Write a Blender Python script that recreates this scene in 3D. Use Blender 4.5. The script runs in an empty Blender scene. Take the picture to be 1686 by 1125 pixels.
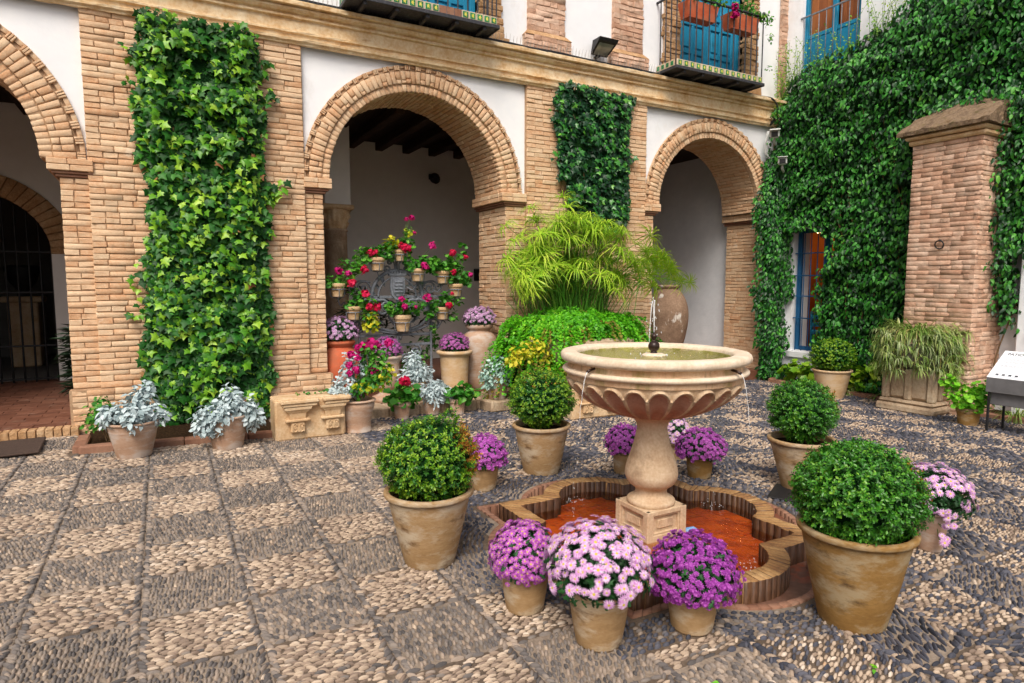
import bpy, math, random
import numpy as np
from mathutils import Vector, Matrix, geometry

rng = np.random.default_rng(11)
random.seed(11)
PI = math.pi
scn = bpy.context.scene
COL = scn.collection

# ------------------------------------------------------------------ camera
cam_d = bpy.data.cameras.new('camera')
cam = bpy.data.objects.new('camera', cam_d)
COL.objects.link(cam)
cam.location = (0, 0, 1.6)
cam.rotation_euler = (math.radians(90 - 5.325), 0, math.radians(-28.861))
cam_d.sensor_width = 36
cam_d.lens = 22.335
cam_d.clip_start = 0.05
cam_d.clip_end = 400
scn.camera = cam

# ------------------------------------------------------------------ sky, sun, exposure
SUN_EL, SUN_AZ = math.radians(50), math.radians(216)      # azimuth clockwise from +Y
world = bpy.data.worlds.new('World')
scn.world = world
world.use_nodes = True
wt = world.node_tree
wt.nodes.clear()
wo = wt.nodes.new('ShaderNodeOutputWorld')
wb = wt.nodes.new('ShaderNodeBackground')
ws = wt.nodes.new('ShaderNodeTexSky')
ws.sky_type = 'NISHITA'
ws.sun_disc = False
ws.sun_elevation = SUN_EL
ws.sun_rotation = SUN_AZ
ws.air_density = 1.0
ws.dust_density = 6.0
ws.ozone_density = 0.6
wb.inputs['Strength'].default_value = 0.085
wt.links.new(ws.outputs[0], wb.inputs['Color'])
wt.links.new(wb.outputs[0], wo.inputs['Surface'])

sun_d = bpy.data.lights.new('sun', 'SUN')
sun = bpy.data.objects.new('sun', sun_d)
COL.objects.link(sun)
sun_d.energy = 1.5
sun_d.angle = math.radians(26)
sun_d.color = (1.0, 0.95, 0.88)
sdir = Vector((math.sin(SUN_AZ) * math.cos(SUN_EL), math.cos(SUN_AZ) * math.cos(SUN_EL), math.sin(SUN_EL)))
sun.rotation_euler = sdir.to_track_quat('Z', 'Y').to_euler()
sun.location = (-4, -6, 12)

vs = scn.view_settings
vs.view_transform = 'Standard'
vs.look = 'None'
vs.gamma = 1
vs.exposure = 0.72
vs.use_curve_mapping = False
scn.cycles.max_bounces = 8
scn.cycles.diffuse_bounces = 4
scn.cycles.transparent_max_bounces = 12
scn.cycles.use_denoising = True

# ------------------------------------------------------------------ helpers
SLOPE = -0.0197
def gz(x): return SLOPE * (x + 0.86)          # the paving falls gently towards the right wing

# camera model, used only to rank which repeats show largest
_th, _yw = math.radians(5.325), math.radians(28.861)
_fw = np.array([math.sin(_yw) * math.cos(_th), math.cos(_yw) * math.cos(_th), -math.sin(_th)])
_rt = np.array([math.cos(_yw), -math.sin(_yw), 0.])
_up = np.cross(_rt, _fw)
def view(P):
    v = np.asarray(P, float) - np.array([0, 0, 1.6])
    z = v @ _fw
    zz = np.where(z > 0.05, z, 0.05)
    return (v @ _rt) / zz / 0.806, (v @ _up) / zz / 0.538, z      # +-1 at the frame's edges

def lin(h):
    h = h.lstrip('#')
    c = [int(h[i:i + 2], 16) / 255 for i in (0, 2, 4)]
    return tuple(x / 12.92 if x <= 0.04045 else ((x + 0.055) / 1.055) ** 2.4 for x in c)

def link_mesh(name, V, faces, mats=(), parent=None, smooth=False, mi=None):
    """V (n,3); faces: list of int arrays (k,3) or (k,4), or a python list of index lists."""
    me = bpy.data.meshes.new(name)
    V = np.asarray(V, np.float32).reshape(-1, 3)
    groups = [np.asarray(f, np.int32) for f in faces if len(f)]
    loops = np.concatenate([g.ravel() for g in groups])
    tot = np.concatenate([np.full(len(g), g.shape[1], np.int32) for g in groups])
    start = np.concatenate([[0], np.cumsum(tot)[:-1]]).astype(np.int32)
    me.vertices.add(len(V)); me.vertices.foreach_set('co', V.ravel())
    me.loops.add(len(loops)); me.loops.foreach_set('vertex_index', loops)
    me.polygons.add(len(tot)); me.polygons.foreach_set('loop_start', start); me.polygons.foreach_set('loop_total', tot)
    if smooth is True:
        me.polygons.foreach_set('use_smooth', np.ones(len(tot), bool))
    elif smooth is not False and smooth is not None:
        me.polygons.foreach_set('use_smooth', np.concatenate(smooth).astype(bool))
    if mi is not None:
        me.polygons.foreach_set('material_index', np.concatenate(mi).astype(np.int32))
    for m in (mats if isinstance(mats, (list, tuple)) else [mats]):
        me.materials.append(m)
    me.update(calc_edges=True)
    o = bpy.data.objects.new(name, me)
    COL.objects.link(o)
    if parent is not None:
        o.parent = parent
    return o

class MB:
    """Collects shapes, builds them as one mesh object."""
    def __init__(s):
        s.V, s.F, s.S, s.M, s.n = [], [], [], [], 0
    def add(s, V, *faces, smooth=False, m=0):
        V = np.asarray(V, float).reshape(-1, 3)
        for f in faces:
            f = np.asarray(f, int)
            if len(f) == 0: continue
            s.F.append(f + s.n); s.S.append(np.full(len(f), smooth)); s.M.append(np.full(len(f), m))
        s.V.append(V); s.n += len(V)
        return s
    def box(s, x0, x1, y0, y1, z0, z1, m=0, jit=0.0):
        V = np.array([[x0, y0, z0], [x1, y0, z0], [x1, y1, z0], [x0, y1, z0], [x0, y0, z1], [x1, y0, z1], [x1, y1, z1], [x0, y1, z1]], float)
        if jit: V += rng.uniform(-jit, jit, V.shape)
        return s.add(V, BOXF, m=m)
    def bbox(s, x0, x1, y0, y1, z0, z1, b=0.01, m=0, jit=0.0, smooth=False):
        """box with chamfered edges"""
        V, f4, f3 = bevel_box(x0, x1, y0, y1, z0, z1, b)
        if jit: V = V + rng.uniform(-jit, jit, V.shape)
        return s.add(V, f4, f3, m=m, smooth=smooth)
    def tube(s, pts, r, n=8, m=0, cap=True, smooth=True):
        V, f = tube(pts, r, n, cap)
        return s.add(V, *f, smooth=smooth, m=m)
    def lathe(s, prof, n=32, loc=(0, 0, 0), m=0, smooth=True, mod=None, a0=0.0):
        V, f = lathe(prof, n, mod)
        return s.add(V + np.array(loc), f, smooth=smooth, m=m)
    def build(s, name, mats, parent=None):
        return link_mesh(name, np.concatenate(s.V), s.F, mats, parent, smooth=s.S, mi=s.M)

BOXF = np.array([[0, 3, 2, 1], [4, 5, 6, 7], [0, 1, 5, 4], [1, 2, 6, 5], [2, 3, 7, 6], [3, 0, 4, 7]])

def bevel_box(x0, x1, y0, y1, z0, z1, b):
    lo, hi = np.array([x0, y0, z0]), np.array([x1, y1, z1])
    idx, V = {}, []
    for sx in (0, 1):
        for sy in (0, 1):
            for sz in (0, 1):
                c = np.where([sx, sy, sz], hi, lo)
                d = np.where([sx, sy, sz], -1., 1.)
                for ax in range(3):
                    p = c.copy()
                    for k in range(3):
                        if k != ax: p[k] += d[k] * b
                    idx[(sx, sy, sz, ax)] = len(V); V.append(p)
    f4, f3 = [], []
    for ax in range(3):
        a, c = [(1, 2), (2, 0), (0, 1)][ax]
        for s in (0, 1):
            q = []
            for u, v in ((0, 0), (1, 0), (1, 1), (0, 1)):
                k = [0, 0, 0]; k[ax] = s; k[a] = u; k[c] = v
                q.append(idx[(*k, ax)])
            f4.append(q if s else q[::-1])
        for u in (0, 1):
            for v in (0, 1):
                k0 = [0, 0, 0]; k0[a] = u; k0[c] = v
                k1 = list(k0); k1[ax] = 1
                q = [idx[(*k0, a)], idx[(*k1, a)], idx[(*k1, c)], idx[(*k0, c)]]
                f4.append(q if (u == v) else q[::-1])
    for sx in (0, 1):
        for sy in (0, 1):
            for sz in (0, 1):
                t = [idx[(sx, sy, sz, k)] for k in range(3)]
                f3.append(t if (sx + sy + sz) % 2 else t[::-1])
    return np.array(V), np.array(f4), np.array(f3)

def tube(pts, r, n=8, cap=True):
    P = np.asarray(pts, float); k = len(P)
    R = np.broadcast_to(np.asarray(r, float), (k,))
    T = np.gradient(P, axis=0); T /= np.linalg.norm(T, axis=1)[:, None] + 1e-12
    u = np.cross(T[0], [0, 0, 1.]);
    if np.linalg.norm(u) < 1e-3: u = np.array([1., 0, 0])
    u /= np.linalg.norm(u)
    U = []
    for i in range(k):
        u = u - T[i] * (u @ T[i]); u /= np.linalg.norm(u) + 1e-12; U.append(u)
    U = np.array(U); W = np.cross(T, U)
    a = np.arange(n) * 2 * PI / n
    V = P[:, None, :] + R[:, None, None] * (np.cos(a)[None, :, None] * U[:, None, :] + np.sin(a)[None, :, None] * W[:, None, :])
    V = V.reshape(-1, 3)
    f = []
    for i in range(k - 1):
        for j in range(n):
            j2 = (j + 1) % n
            f.append([i * n + j, i * n + j2, (i + 1) * n + j2, (i + 1) * n + j])
    fs = [np.array(f)]
    if cap:
        V = np.vstack([V, P[:1], P[-1:]])
        t = [[k * n, (j + 1) % n, j] for j in range(n)] + [[k * n + 1, (k - 1) * n + j, (k - 1) * n + (j + 1) % n] for j in range(n)]
        fs.append(np.array(t))
    return V, fs

def lathe(prof, n=32, mod=None):
    P = np.asarray(prof, float); k = len(P)
    a = np.arange(n) * 2 * PI / n
    A, I = np.meshgrid(a, np.arange(k))
    R = P[:, 0][:, None] * np.ones(n); Z = P[:, 1][:, None] * np.ones(n)
    if mod is not None: R, Z = mod(A, R, Z)
    V = np.stack([R * np.cos(A), R * np.sin(A), Z], -1).reshape(-1, 3)
    i, j = np.meshgrid(np.arange(k - 1), np.arange(n), indexing='ij')
    j2 = (j + 1) % n
    f = np.stack([i * n + j, i * n + j2, (i + 1) * n + j2, (i + 1) * n + j], -1).reshape(-1, 4)
    return V, f

def spline(pts, n=8):
    P = np.asarray(pts, float)
    Q = np.vstack([2 * P[0] - P[1], P, 2 * P[-1] - P[-2]])
    out = []
    for i in range(1, len(Q) - 2):
        for t in np.linspace(0, 1, n, endpoint=False):
            a, b, c, d = Q[i - 1], Q[i], Q[i + 1], Q[i + 2]
            out.append(.5 * (2 * b + (c - a) * t + (2 * a - 5 * b + 4 * c - d) * t * t + (3 * b - a - 3 * c + d) * t ** 3))
    out.append(P[-1])
    return np.array(out)

def scatter(TV, TF, pos, R, scale):
    """copies of a template: TV (m,3), TF list of faces, pos (n,3), R (n,3,3) columns = local axes, scale (n,) or (n,3)"""
    n, m = len(pos), len(TV)
    s = np.asarray(scale, float)
    L = TV[None] * (s[:, None, None] if s.ndim == 1 else s[:, None, :])
    V = np.einsum('nij,nmj->nmi', R, L) + np.asarray(pos)[:, None, :]
    off = (np.arange(n) * m)[:, None, None]
    F = [(np.asarray(f)[None] + off).reshape(-1, np.asarray(f).shape[1]) for f in TF]
    return V.reshape(-1, 3), F

def nrm(v): return v / (np.linalg.norm(v, axis=-1, keepdims=True) + 1e-9)
def frames(z, tip):
    """columns x,y,z with z the face normal and y as near to TIP as can be"""
    z = nrm(np.asarray(z, float))
    y = nrm(tip - z * (tip * z).sum(-1, keepdims=True))
    x = np.cross(y, z)
    return np.stack([x, y, z], -1)
def rand_unit(n):
    return nrm(rng.normal(size=(n, 3)))

def hash2(i, j, s):
    return np.modf(np.sin(i * 127.1 + j * 311.7 + s * 74.7) * 43758.5453)[0] % 1.0
def vnoise(x, y, seed=0):
    xi, yi = np.floor(x), np.floor(y); fx, fy = x - xi, y - yi
    fx = fx * fx * (3 - 2 * fx); fy = fy * fy * (3 - 2 * fy)
    a, b = hash2(xi, yi, seed), hash2(xi + 1, yi, seed)
    c, d = hash2(xi, yi + 1, seed), hash2(xi + 1, yi + 1, seed)
    return (a * (1 - fx) + b * fx) * (1 - fy) + (c * (1 - fx) + d * fx) * fy
def fbm(x, y, seed=0): return .55 * vnoise(x, y, seed) + .3 * vnoise(2.1 * x, 2.1 * y, seed + 1) + .15 * vnoise(4.3 * x, 4.3 * y, seed + 2)

def tag(o, label=None, cat=None, group=None, kind=None):
    if label: o['label'] = label
    if cat: o['category'] = cat
    if group: o['group'] = group
    if kind: o['kind'] = kind
    return o
def thing(name, label, cat, loc=(0, 0, 0), rz=0.0, group=None):
    o = bpy.data.objects.new(name, None)
    o.empty_display_size = .1
    COL.objects.link(o)
    o.location = loc; o.rotation_euler = (0, 0, rz)
    return tag(o, label, cat, group)
def inst(name, me, parent, loc, R=None, scale=1.0):
    """an object of its own that shares mesh data"""
    o = bpy.data.objects.new(name, me)
    COL.objects.link(o)
    s = (scale,) * 3 if np.isscalar(scale) else tuple(scale)
    M = Matrix.Translation(Vector(loc))
    if R is not None: M = M @ Matrix([list(r) for r in R]).to_4x4()
    M = M @ Matrix.Diagonal(Vector((*s, 1)))
    o.parent = parent
    o.matrix_local = M
    return o

# ------------------------------------------------------------------ materials
def _n(t, kind, **kw):
    n = t.nodes.new(kind)
    for k, v in kw.items(): setattr(n, k, v)
    return n
def material(name, ramp, rand=0.5, noise=((6, .5),), rough=.85, spec=.3, bump=((60, .3, .004),), trans=0.0, stain=None, metal=0.0, coord='Object', stretch=(1, 1, 1), coat=0.0, stains=()):
    """base colour from a ramp over (random per piece)*rand + noise; bump from noise; stain=(colour, scale, low, high) patches of weathering"""
    m = bpy.data.materials.new(name); m.use_nodes = True
    t = m.node_tree; t.nodes.clear(); L = t.links.new
    out = _n(t, 'ShaderNodeOutputMaterial'); b = _n(t, 'ShaderNodeBsdfPrincipled')
    b.inputs['Roughness'].default_value = rough
    b.inputs['Specular IOR Level'].default_value = spec
    b.inputs['Metallic'].default_value = metal
    if coat: b.inputs['Coat Weight'].default_value = coat; b.inputs['Coat Roughness'].default_value = .15
    tc = _n(t, 'ShaderNodeTexCoord'); mp = _n(t, 'ShaderNodeMapping'); mp.inputs['Scale'].default_value = stretch
    L(tc.outputs[coord], mp.inputs['Vector'])
    vec = mp.outputs[0]
    val = None
    if rand > 0:
        g = _n(t, 'ShaderNodeNewGeometry'); oi = _n(t, 'ShaderNodeObjectInfo')
        ad = _n(t, 'ShaderNodeMath', operation='ADD'); L(g.outputs['Random Per Island'], ad.inputs[0]); L(oi.outputs['Random'], ad.inputs[1])
        fr = _n(t, 'ShaderNodeMath', operation='FRACT'); L(ad.outputs[0], fr.inputs[0])
        mu = _n(t, 'ShaderNodeMath', operation='MULTIPLY'); L(fr.outputs[0], mu.inputs[0]); mu.inputs[1].default_value = rand
        val = mu.outputs[0]
    tot = rand
    for sc, w in noise:
        nz = _n(t, 'ShaderNodeTexNoise'); nz.inputs['Scale'].default_value = sc; nz.inputs['Detail'].default_value = 5
        L(vec, nz.inputs['Vector'])
        mr = _n(t, 'ShaderNodeMapRange'); mr.inputs[1].default_value = .28; mr.inputs[2].default_value = .72; mr.inputs[4].default_value = w
        L(nz.outputs['Fac'], mr.inputs[0]); tot += w
        if val is None: val = mr.outputs[0]
        else:
            ad = _n(t, 'ShaderNodeMath', operation='ADD'); L(val, ad.inputs[0]); L(mr.outputs[0], ad.inputs[1]); val = ad.outputs[0]
    cr = _n(t, 'ShaderNodeValToRGB')
    e = cr.color_ramp.elements
    while len(e) < len(ramp): e.new(.5)
    for k, (p, c) in enumerate(ramp):
        e[k].position = p; e[k].color = (*(lin(c) if isinstance(c, str) else c), 1)
    if val is not None:
        dv = _n(t, 'ShaderNodeMath', operation='DIVIDE'); L(val, dv.inputs[0]); dv.inputs[1].default_value = max(tot, 1e-3)
        L(dv.outputs[0], cr.inputs['Fac'])
    colour = cr.outputs[0]
    for st in ((stain,) if stain else ()) + tuple(stains):
        c, sc, lo, hi = st[:4]
        nz = _n(t, 'ShaderNodeTexNoise'); nz.inputs['Scale'].default_value = sc; nz.inputs['Detail'].default_value = 8; nz.inputs['Roughness'].default_value = .65
        if len(st) > 4:
            m2 = _n(t, 'ShaderNodeMapping'); m2.inputs['Scale'].default_value = st[4]; L(tc.outputs[coord], m2.inputs['Vector']); L(m2.outputs[0], nz.inputs['Vector'])
        else: L(vec, nz.inputs['Vector'])
        mr = _n(t, 'ShaderNodeMapRange'); mr.inputs[1].default_value = lo; mr.inputs[2].default_value = hi; L(nz.outputs['Fac'], mr.inputs[0])
        mx = _n(t, 'ShaderNodeMix', data_type='RGBA'); L(mr.outputs[0], mx.inputs[0]); L(colour, mx.inputs[6]); mx.inputs[7].default_value = (*lin(c), 1)
        colour = mx.outputs[2]
    L(colour, b.inputs['Base Color'])
    prev = None
    for sc, st, ds in bump:
        nz = _n(t, 'ShaderNodeTexNoise'); nz.inputs['Scale'].default_value = sc; nz.inputs['Detail'].default_value = 6
        L(vec, nz.inputs['Vector'])
        bp = _n(t, 'ShaderNodeBump'); bp.inputs['Strength'].default_value = st; bp.inputs['Distance'].default_value = ds
        L(nz.outputs['Fac'], bp.inputs['Height'])
        if prev is not None: L(prev, bp.inputs['Normal'])
        prev = bp.outputs[0]
    if prev is not None: L(prev, b.inputs['Normal'])
    if trans > 0:
        tr = _n(t, 'ShaderNodeBsdfTranslucent'); L(colour, tr.inputs['Color'])
        mx = _n(t, 'ShaderNodeMixShader'); mx.inputs[0].default_value = trans
        L(b.outputs[0], mx.inputs[1]); L(tr.outputs[0], mx.inputs[2]); L(mx.outputs[0], out.inputs['Surface'])
    else:
        L(b.outputs[0], out.inputs['Surface'])
    return m

M = {}
M['brick'] = material('brick', [(0, '#b67d57'), (.2, '#c99c76'), (.5, '#d4b391'), (.8, '#dcc2a2'), (1, '#e2cdb2')], rand=.48, noise=((16, .32), (70, .30)), rough=.92, spec=.15, bump=((38, .5, .008), (160, .5, .004)), stain=('#8d6b50', 9, .60, .80), stains=(('#e6d6c0', 6, .62, .80),))
M['brick_old'] = material('brick_old', [(0, '#a67b63'), (.4, '#c6a189'), (.75, '#d6b8a2'), (1, '#dec8b7')], rand=.5, noise=((9, .5), (60, .2)), rough=.95, spec=.1, bump=((30, .7, .012), (120, .5, .005)), stain=('#8a7566', 5, .52, .75))
M['mortar'] = material('mortar', [(0, '#967a5f'), (.5, '#ae9073'), (1, '#bfa385')], rand=0, noise=((10, .6), (70, .4)), rough=.97, spec=.08, bump=((60, .7, .01),))
M['mortar_old'] = material('mortar_old', [(0, '#b39a86'), (.5, '#c8af9a'), (1, '#d6c0ad')], rand=0, noise=((8, .6), (50, .4)), rough=.97, spec=.08, bump=((40, .8, .014),))
M['plaster'] = material('plaster', [(0, '#e4e8ed'), (.5, '#ebeef2'), (1, '#f0f2f4')], rand=0, noise=((1.3, .6), (8, .4)), rough=.9, spec=.2, bump=((5, .25, .03), (90, .2, .003)), stain=('#d3cfc8', 1.6, .60, .85, (1, 1, .5)))
M['plaster_in'] = material('plaster_in', [(0, '#d9d7d3'), (.5, '#e2e0dd'), (1, '#e8e7e4')], rand=0, noise=((1.0, .6), (6, .4)), rough=.92, spec=.15, bump=((9, .2, .02), (90, .15, .003)))
M['plaster_blue'] = material('plaster_blue', [(0, '#d0d4da'), (.5, '#dadee3'), (1, '#e4e7eb')], rand=0, noise=((1.0, .6), (6, .4)), rough=.92, spec=.15, bump=((7, .4, .03), (90, .2, .003)))
M['cornice'] = material('cornice', [(0, '#b98f5c'), (.3, '#d3b184'), (.6, '#e2cba6'), (1, '#ece0c8')], rand=.1, noise=((5, .6), (24, .4)), rough=.93, spec=.12, bump=((30, .5, .01), (140, .4, .004)), stain=('#a5713a', 4, .6, .8, (1, 1, 2.5)), stains=(('#6b5a48', 7, .66, .8),))
M['rubble'] = material('rubble', [(0, '#8f6a48'), (.4, '#b08a64'), (.75, '#c6a682'), (1, '#d3ba9a')], rand=.3, noise=((8, .5), (40, .4)), rough=.97, spec=.08, bump=((14, .8, .03), (70, .7, .01)))
M['stone'] = material('stone', [(0, '#b08a63'), (.4, '#c9a982'), (.75, '#d8bf9c'), (1, '#e2d0b3')], rand=0, noise=((7, .55), (50, .35)), rough=.9, spec=.15, bump=((40, .45, .006), (200, .5, .003)), stain=('#7b6a52', 6, .62, .8))
M['stone_fountain'] = material('stone_fountain', [(0, '#a88868'), (.35, '#bfa384'), (.7, '#cfb89a'), (1, '#d9c8ae')], rand=0, noise=((6, .55), (60, .35)), rough=.82, spec=.25, bump=((50, .3, .004), (260, .4, .002)), stain=('#7d624c', 4.5, .55, .76), stains=(('#a58068', 3, .58, .8), ('#e3d6c4', 7, .66, .76)))
M['stone_rim'] = material('stone_rim', [(0, '#c9b094'), (.4, '#d6c3aa'), (.8, '#e2d3be'), (1, '#eaddcc')], rand=0, noise=((8, .5), (60, .4)), rough=.8, spec=.25, bump=((45, .35, .005), (240, .4, .002)), stain=('#96825a', 7, .64, .8))
M['flute'] = material('flute', [(0, '#9a6f5c'), (.5, '#b28873'), (1, '#c09a84')], rand=0, noise=((9, .6), (60, .4)), rough=.88, spec=.2, bump=((60, .4, .004), (240, .4, .002)))
M['stone_grey'] = material('stone_grey', [(0, '#857059'), (.4, '#a69078'), (.75, '#b9a78f'), (1, '#c8b9a3')], rand=0, noise=((6, .6), (40, .4)), rough=.93, spec=.12, bump=((25, .6, .012), (130, .5, .004)), stain=('#5f564a', 5, .55, .75, (1, 1, .35)), stains=(('#c2a987', 9, .62, .75, (2, 2, .2)),))
def pot_mat(name, a, b_, c, d, stain, s2=None):
    return material(name, [(0, a), (.35, b_), (.7, c), (1, d)], rand=.25, noise=((5, .55), (45, .25)), rough=.85, spec=.2, bump=((35, .3, .004), (180, .4, .002)), stretch=(1, 1, 2.2), stain=(stain, 4, .47, .60, (1, 1, 2.2)), stains=(s2,) if s2 else ())
M['terracotta'] = pot_mat('terracotta', '#836747', '#9c7e58', '#af916b', '#bda17d', '#bcab92', ('#6e5338', 5, .54, .68))
M['terracotta_dark'] = pot_mat('terracotta_dark', '#73542f', '#896839', '#9c7a49', '#ab8b5c', '#a39070', ('#57442e', 5, .55, .70))
M['terracotta_pink'] = pot_mat('terracotta_pink', '#96715a', '#ab8a72', '#b99c86', '#c5ae9b', '#bfb0a4', ('#c9bcb2', 5, .6, .78))
M['terracotta_red'] = pot_mat('terracotta_red', '#a84b30', '#b85a3b', '#c26847', '#c97555', '#b0664a')
M['terracotta_cream'] = pot_mat('terracotta_cream', '#ab8962', '#bf9f77', '#cbb08c', '#d4be9e', '#c9b295')
M['terracotta_kerb'] = material('terracotta_kerb', [(0, '#75503f'), (.4, '#8b6552'), (.8, '#9b7864'), (1, '#a68a78')], rand=.5, noise=((10, .5), (60, .3)), rough=.9, spec=.15, bump=((40, .5, .006),), stain=('#7b6352', 7, .58, .75))
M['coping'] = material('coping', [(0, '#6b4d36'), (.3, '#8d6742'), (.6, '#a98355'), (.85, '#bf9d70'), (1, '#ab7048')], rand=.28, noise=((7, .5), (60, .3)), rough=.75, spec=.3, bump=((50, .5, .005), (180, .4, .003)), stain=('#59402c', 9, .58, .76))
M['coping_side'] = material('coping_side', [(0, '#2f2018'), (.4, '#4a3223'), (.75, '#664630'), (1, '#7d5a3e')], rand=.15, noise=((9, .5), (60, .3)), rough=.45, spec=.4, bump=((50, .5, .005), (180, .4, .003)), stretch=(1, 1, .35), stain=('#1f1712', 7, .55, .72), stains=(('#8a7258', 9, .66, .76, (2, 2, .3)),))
M['pool_tile'] = material('pool_tile', [(0, '#8d360c'), (.4, '#b55014'), (.75, '#cb661e'), (1, '#d77d30')], rand=.15, noise=((4, .5), (30, .3)), rough=.6, spec=.3, bump=((40, .3, .004),))
M['soil'] = material('soil', [(0, '#1c140d'), (.6, '#33261a'), (1, '#4a3826')], rand=0, noise=((40, 1),), rough=1, spec=.05, bump=((70, .8, .02),))
M['iron'] = material('iron', [(0, '#565b63'), (.6, '#747a83'), (1, '#90969e')], rand=.2, noise=((30, .6),), rough=.6, spec=.4, bump=((80, .3, .003),))
M['iron_balcony'] = material('iron_balcony', [(0, '#26272b'), (.6, '#38393f'), (1, '#505259')], rand=.2, noise=((30, .6),), rough=.6, spec=.4, bump=((80, .3, .003),))
M['iron_dark'] = material('iron_dark', [(0, '#111113'), (1, '#232326')], rand=.2, noise=((30, .6),), rough=.6, spec=.4, bump=((80, .3, .003),))
M['wood_dark'] = material('wood_dark', [(0, '#1d130c'), (.6, '#33231a'), (1, '#473325')], rand=.4, noise=((6, .5),), rough=.8, spec=.2, bump=((30, .4, .006),), stretch=(6, .6, 6))
M['blue_paint'] = material('blue_paint', [(0, '#0f6f93'), (.5, '#1683ab'), (1, '#2492ba')], rand=.3, noise=((3, .5), (20, .3)), rough=.55, spec=.35, bump=((40, .2, .003),), stain=('#0c5571', 5, .6, .8))
M['blue_deep'] = material('blue_deep', [(0, '#0a3f63'), (.5, '#105280'), (1, '#1a6696')], rand=.3, noise=((3, .5), (20, .3)), rough=.5, spec=.4, bump=((40, .2, .003),))
M['gallery_tile'] = material('gallery_tile', [(0, '#4d2f24'), (.4, '#6a4434'), (.8, '#7f5644'), (1, '#936a56')], rand=.6, noise=((6, .5), (30, .3)), rough=.55, spec=.35, bump=((40, .3, .004),), stain=('#8e7a6c', 5, .6, .8))
# ------------------------------------------------------------------ materials of leaves, flowers, stones
M['bed'] = material('bed', [(0, '#75685b'), (.5, '#908273'), (1, '#a69889')], rand=0, noise=((6, .5), (60, .5)), rough=.97, spec=.08, bump=((90, .8, .006),), stain=('#5c544d', 1.2, .5, .75))

M['pebble_light'] = material('pebble_light', [(0, '#574b43'), (.2, '#806f62'), (.5, '#a5927f'), (.75, '#bba893'), (.92, '#d0c2b2'), (1, '#b8874e')], rand=.75, noise=((.9, .35), (40, .1)), rough=.8, spec=.25, bump=((90, .4, .003),))
M['pebble_dark'] = material('pebble_dark', [(0, '#3b3938'), (.3, '#605b59'), (.6, '#7f766e'), (.85, '#9c8c7d'), (.95, '#b3a494'), (1, '#ad865c')], rand=1.1, noise=((.9, .35), (40, .1)), rough=.75, spec=.3, bump=((90, .4, .003),))
M['pebble_blue'] = material('pebble_blue', [(0, '#23252c'), (.35, '#3b3d47'), (.7, '#54555f'), (.92, '#706a69'), (1, '#95806a')], rand=1.1, noise=((.9, .3), (40, .1)), rough=.7, spec=.35, bump=((90, .4, .003),))

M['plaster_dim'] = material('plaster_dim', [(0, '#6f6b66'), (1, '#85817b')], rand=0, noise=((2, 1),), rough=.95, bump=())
# ------------------------------------------------------------------ quatrefoil outlines of the pool
PC = np.array([2.85, 3.22])
def quatrefoil(S, c, r, ns=6, na=20):
    """closed outline: per side a corner, ns steps along the straight, na steps of arc, ns steps"""
    ya = math.sqrt(max(r * r - max(S - c, 0) ** 2, 0)); a0 = math.atan2(ya, S - c) if S > c else PI / 2
    side = []
    for k in range(ns): side.append((S, -S + (S - ya) * k / ns))
    for k in range(na): 
        a = -a0 + 2 * a0 * k / na
        side.append((c + r * math.cos(a), r * math.sin(a)))
    for k in range(ns): side.append((S, ya + (S - ya) * k / ns))
    side = np.array(side); out = []
    for q in range(4):
        ca, sa = math.cos(q * PI / 2), math.sin(q * PI / 2)
        out.append(side @ np.array([[ca, sa], [-sa, ca]]))
    return np.concatenate(out)
Q_IN, Q_OUT = quatrefoil(.648, .56, .315), quatrefoil(.765, .56, .432)
Q_G0, Q_G1 = quatrefoil(.845, .56, .565), quatrefoil(.885, .56, .605)

# ------------------------------------------------------------------ the paving
def tess(outer, hole):
    a = [Vector((x, y, 0)) for x, y in outer]; b = [Vector((x, y, 0)) for x, y in hole]
    t = geometry.tessellate_polygon([a, b])
    return np.array(outer.tolist() + hole.tolist()), np.array(t)
outer = np.array([(-14., -12.), (10.4, -12.), (10.4, 8.3), (-14., 8.3)])
P2, T2 = tess(outer, Q_G1 + PC)
ground = link_mesh('patio_pavement', np.column_stack([P2, gz(P2[:, 0])]), [T2], M['bed'])
# the mortar is pale between the dark stones with gap shade painted in between the tight pale ones
_t = M['bed'].node_tree; _b = [n for n in _t.nodes if n.type == 'BSDF_PRINCIPLED'][0]
_src = _b.inputs['Base Color'].links[0].from_socket
_tc = _n(_t, 'ShaderNodeTexCoord'); _mp = _n(_t, 'ShaderNodeMapping'); _mp.vector_type = 'POINT'
_mp.inputs['Scale'].default_value = (1 / .491, 1 / .491, 0); _mp.inputs['Location'].default_value = (-.335 / .491, -6.83 / .491, .25)
_ck = _n(_t, 'ShaderNodeTexChecker'); _ck.inputs['Scale'].default_value = 1
_ck.inputs['Color2'].default_value = (1, 1, 1, 1); _ck.inputs['Color1'].default_value = (.50, .47, .45, 1)
_mx = _n(_t, 'ShaderNodeMix', data_type='RGBA', blend_type='MULTIPLY'); _mx.inputs[0].default_value = 1
_t.links.new(_tc.outputs['Object'], _mp.inputs[0]); _t.links.new(_mp.outputs[0], _ck.inputs['Vector'])
_t.links.new(_src, _mx.inputs[6]); _t.links.new(_ck.outputs['Color'], _mx.inputs[7]); _t.links.new(_mx.outputs[2], _b.inputs['Base Color'])
tag(ground, 'cobbled courtyard paving of pale and dark pebble squares', kind='structure')

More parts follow.
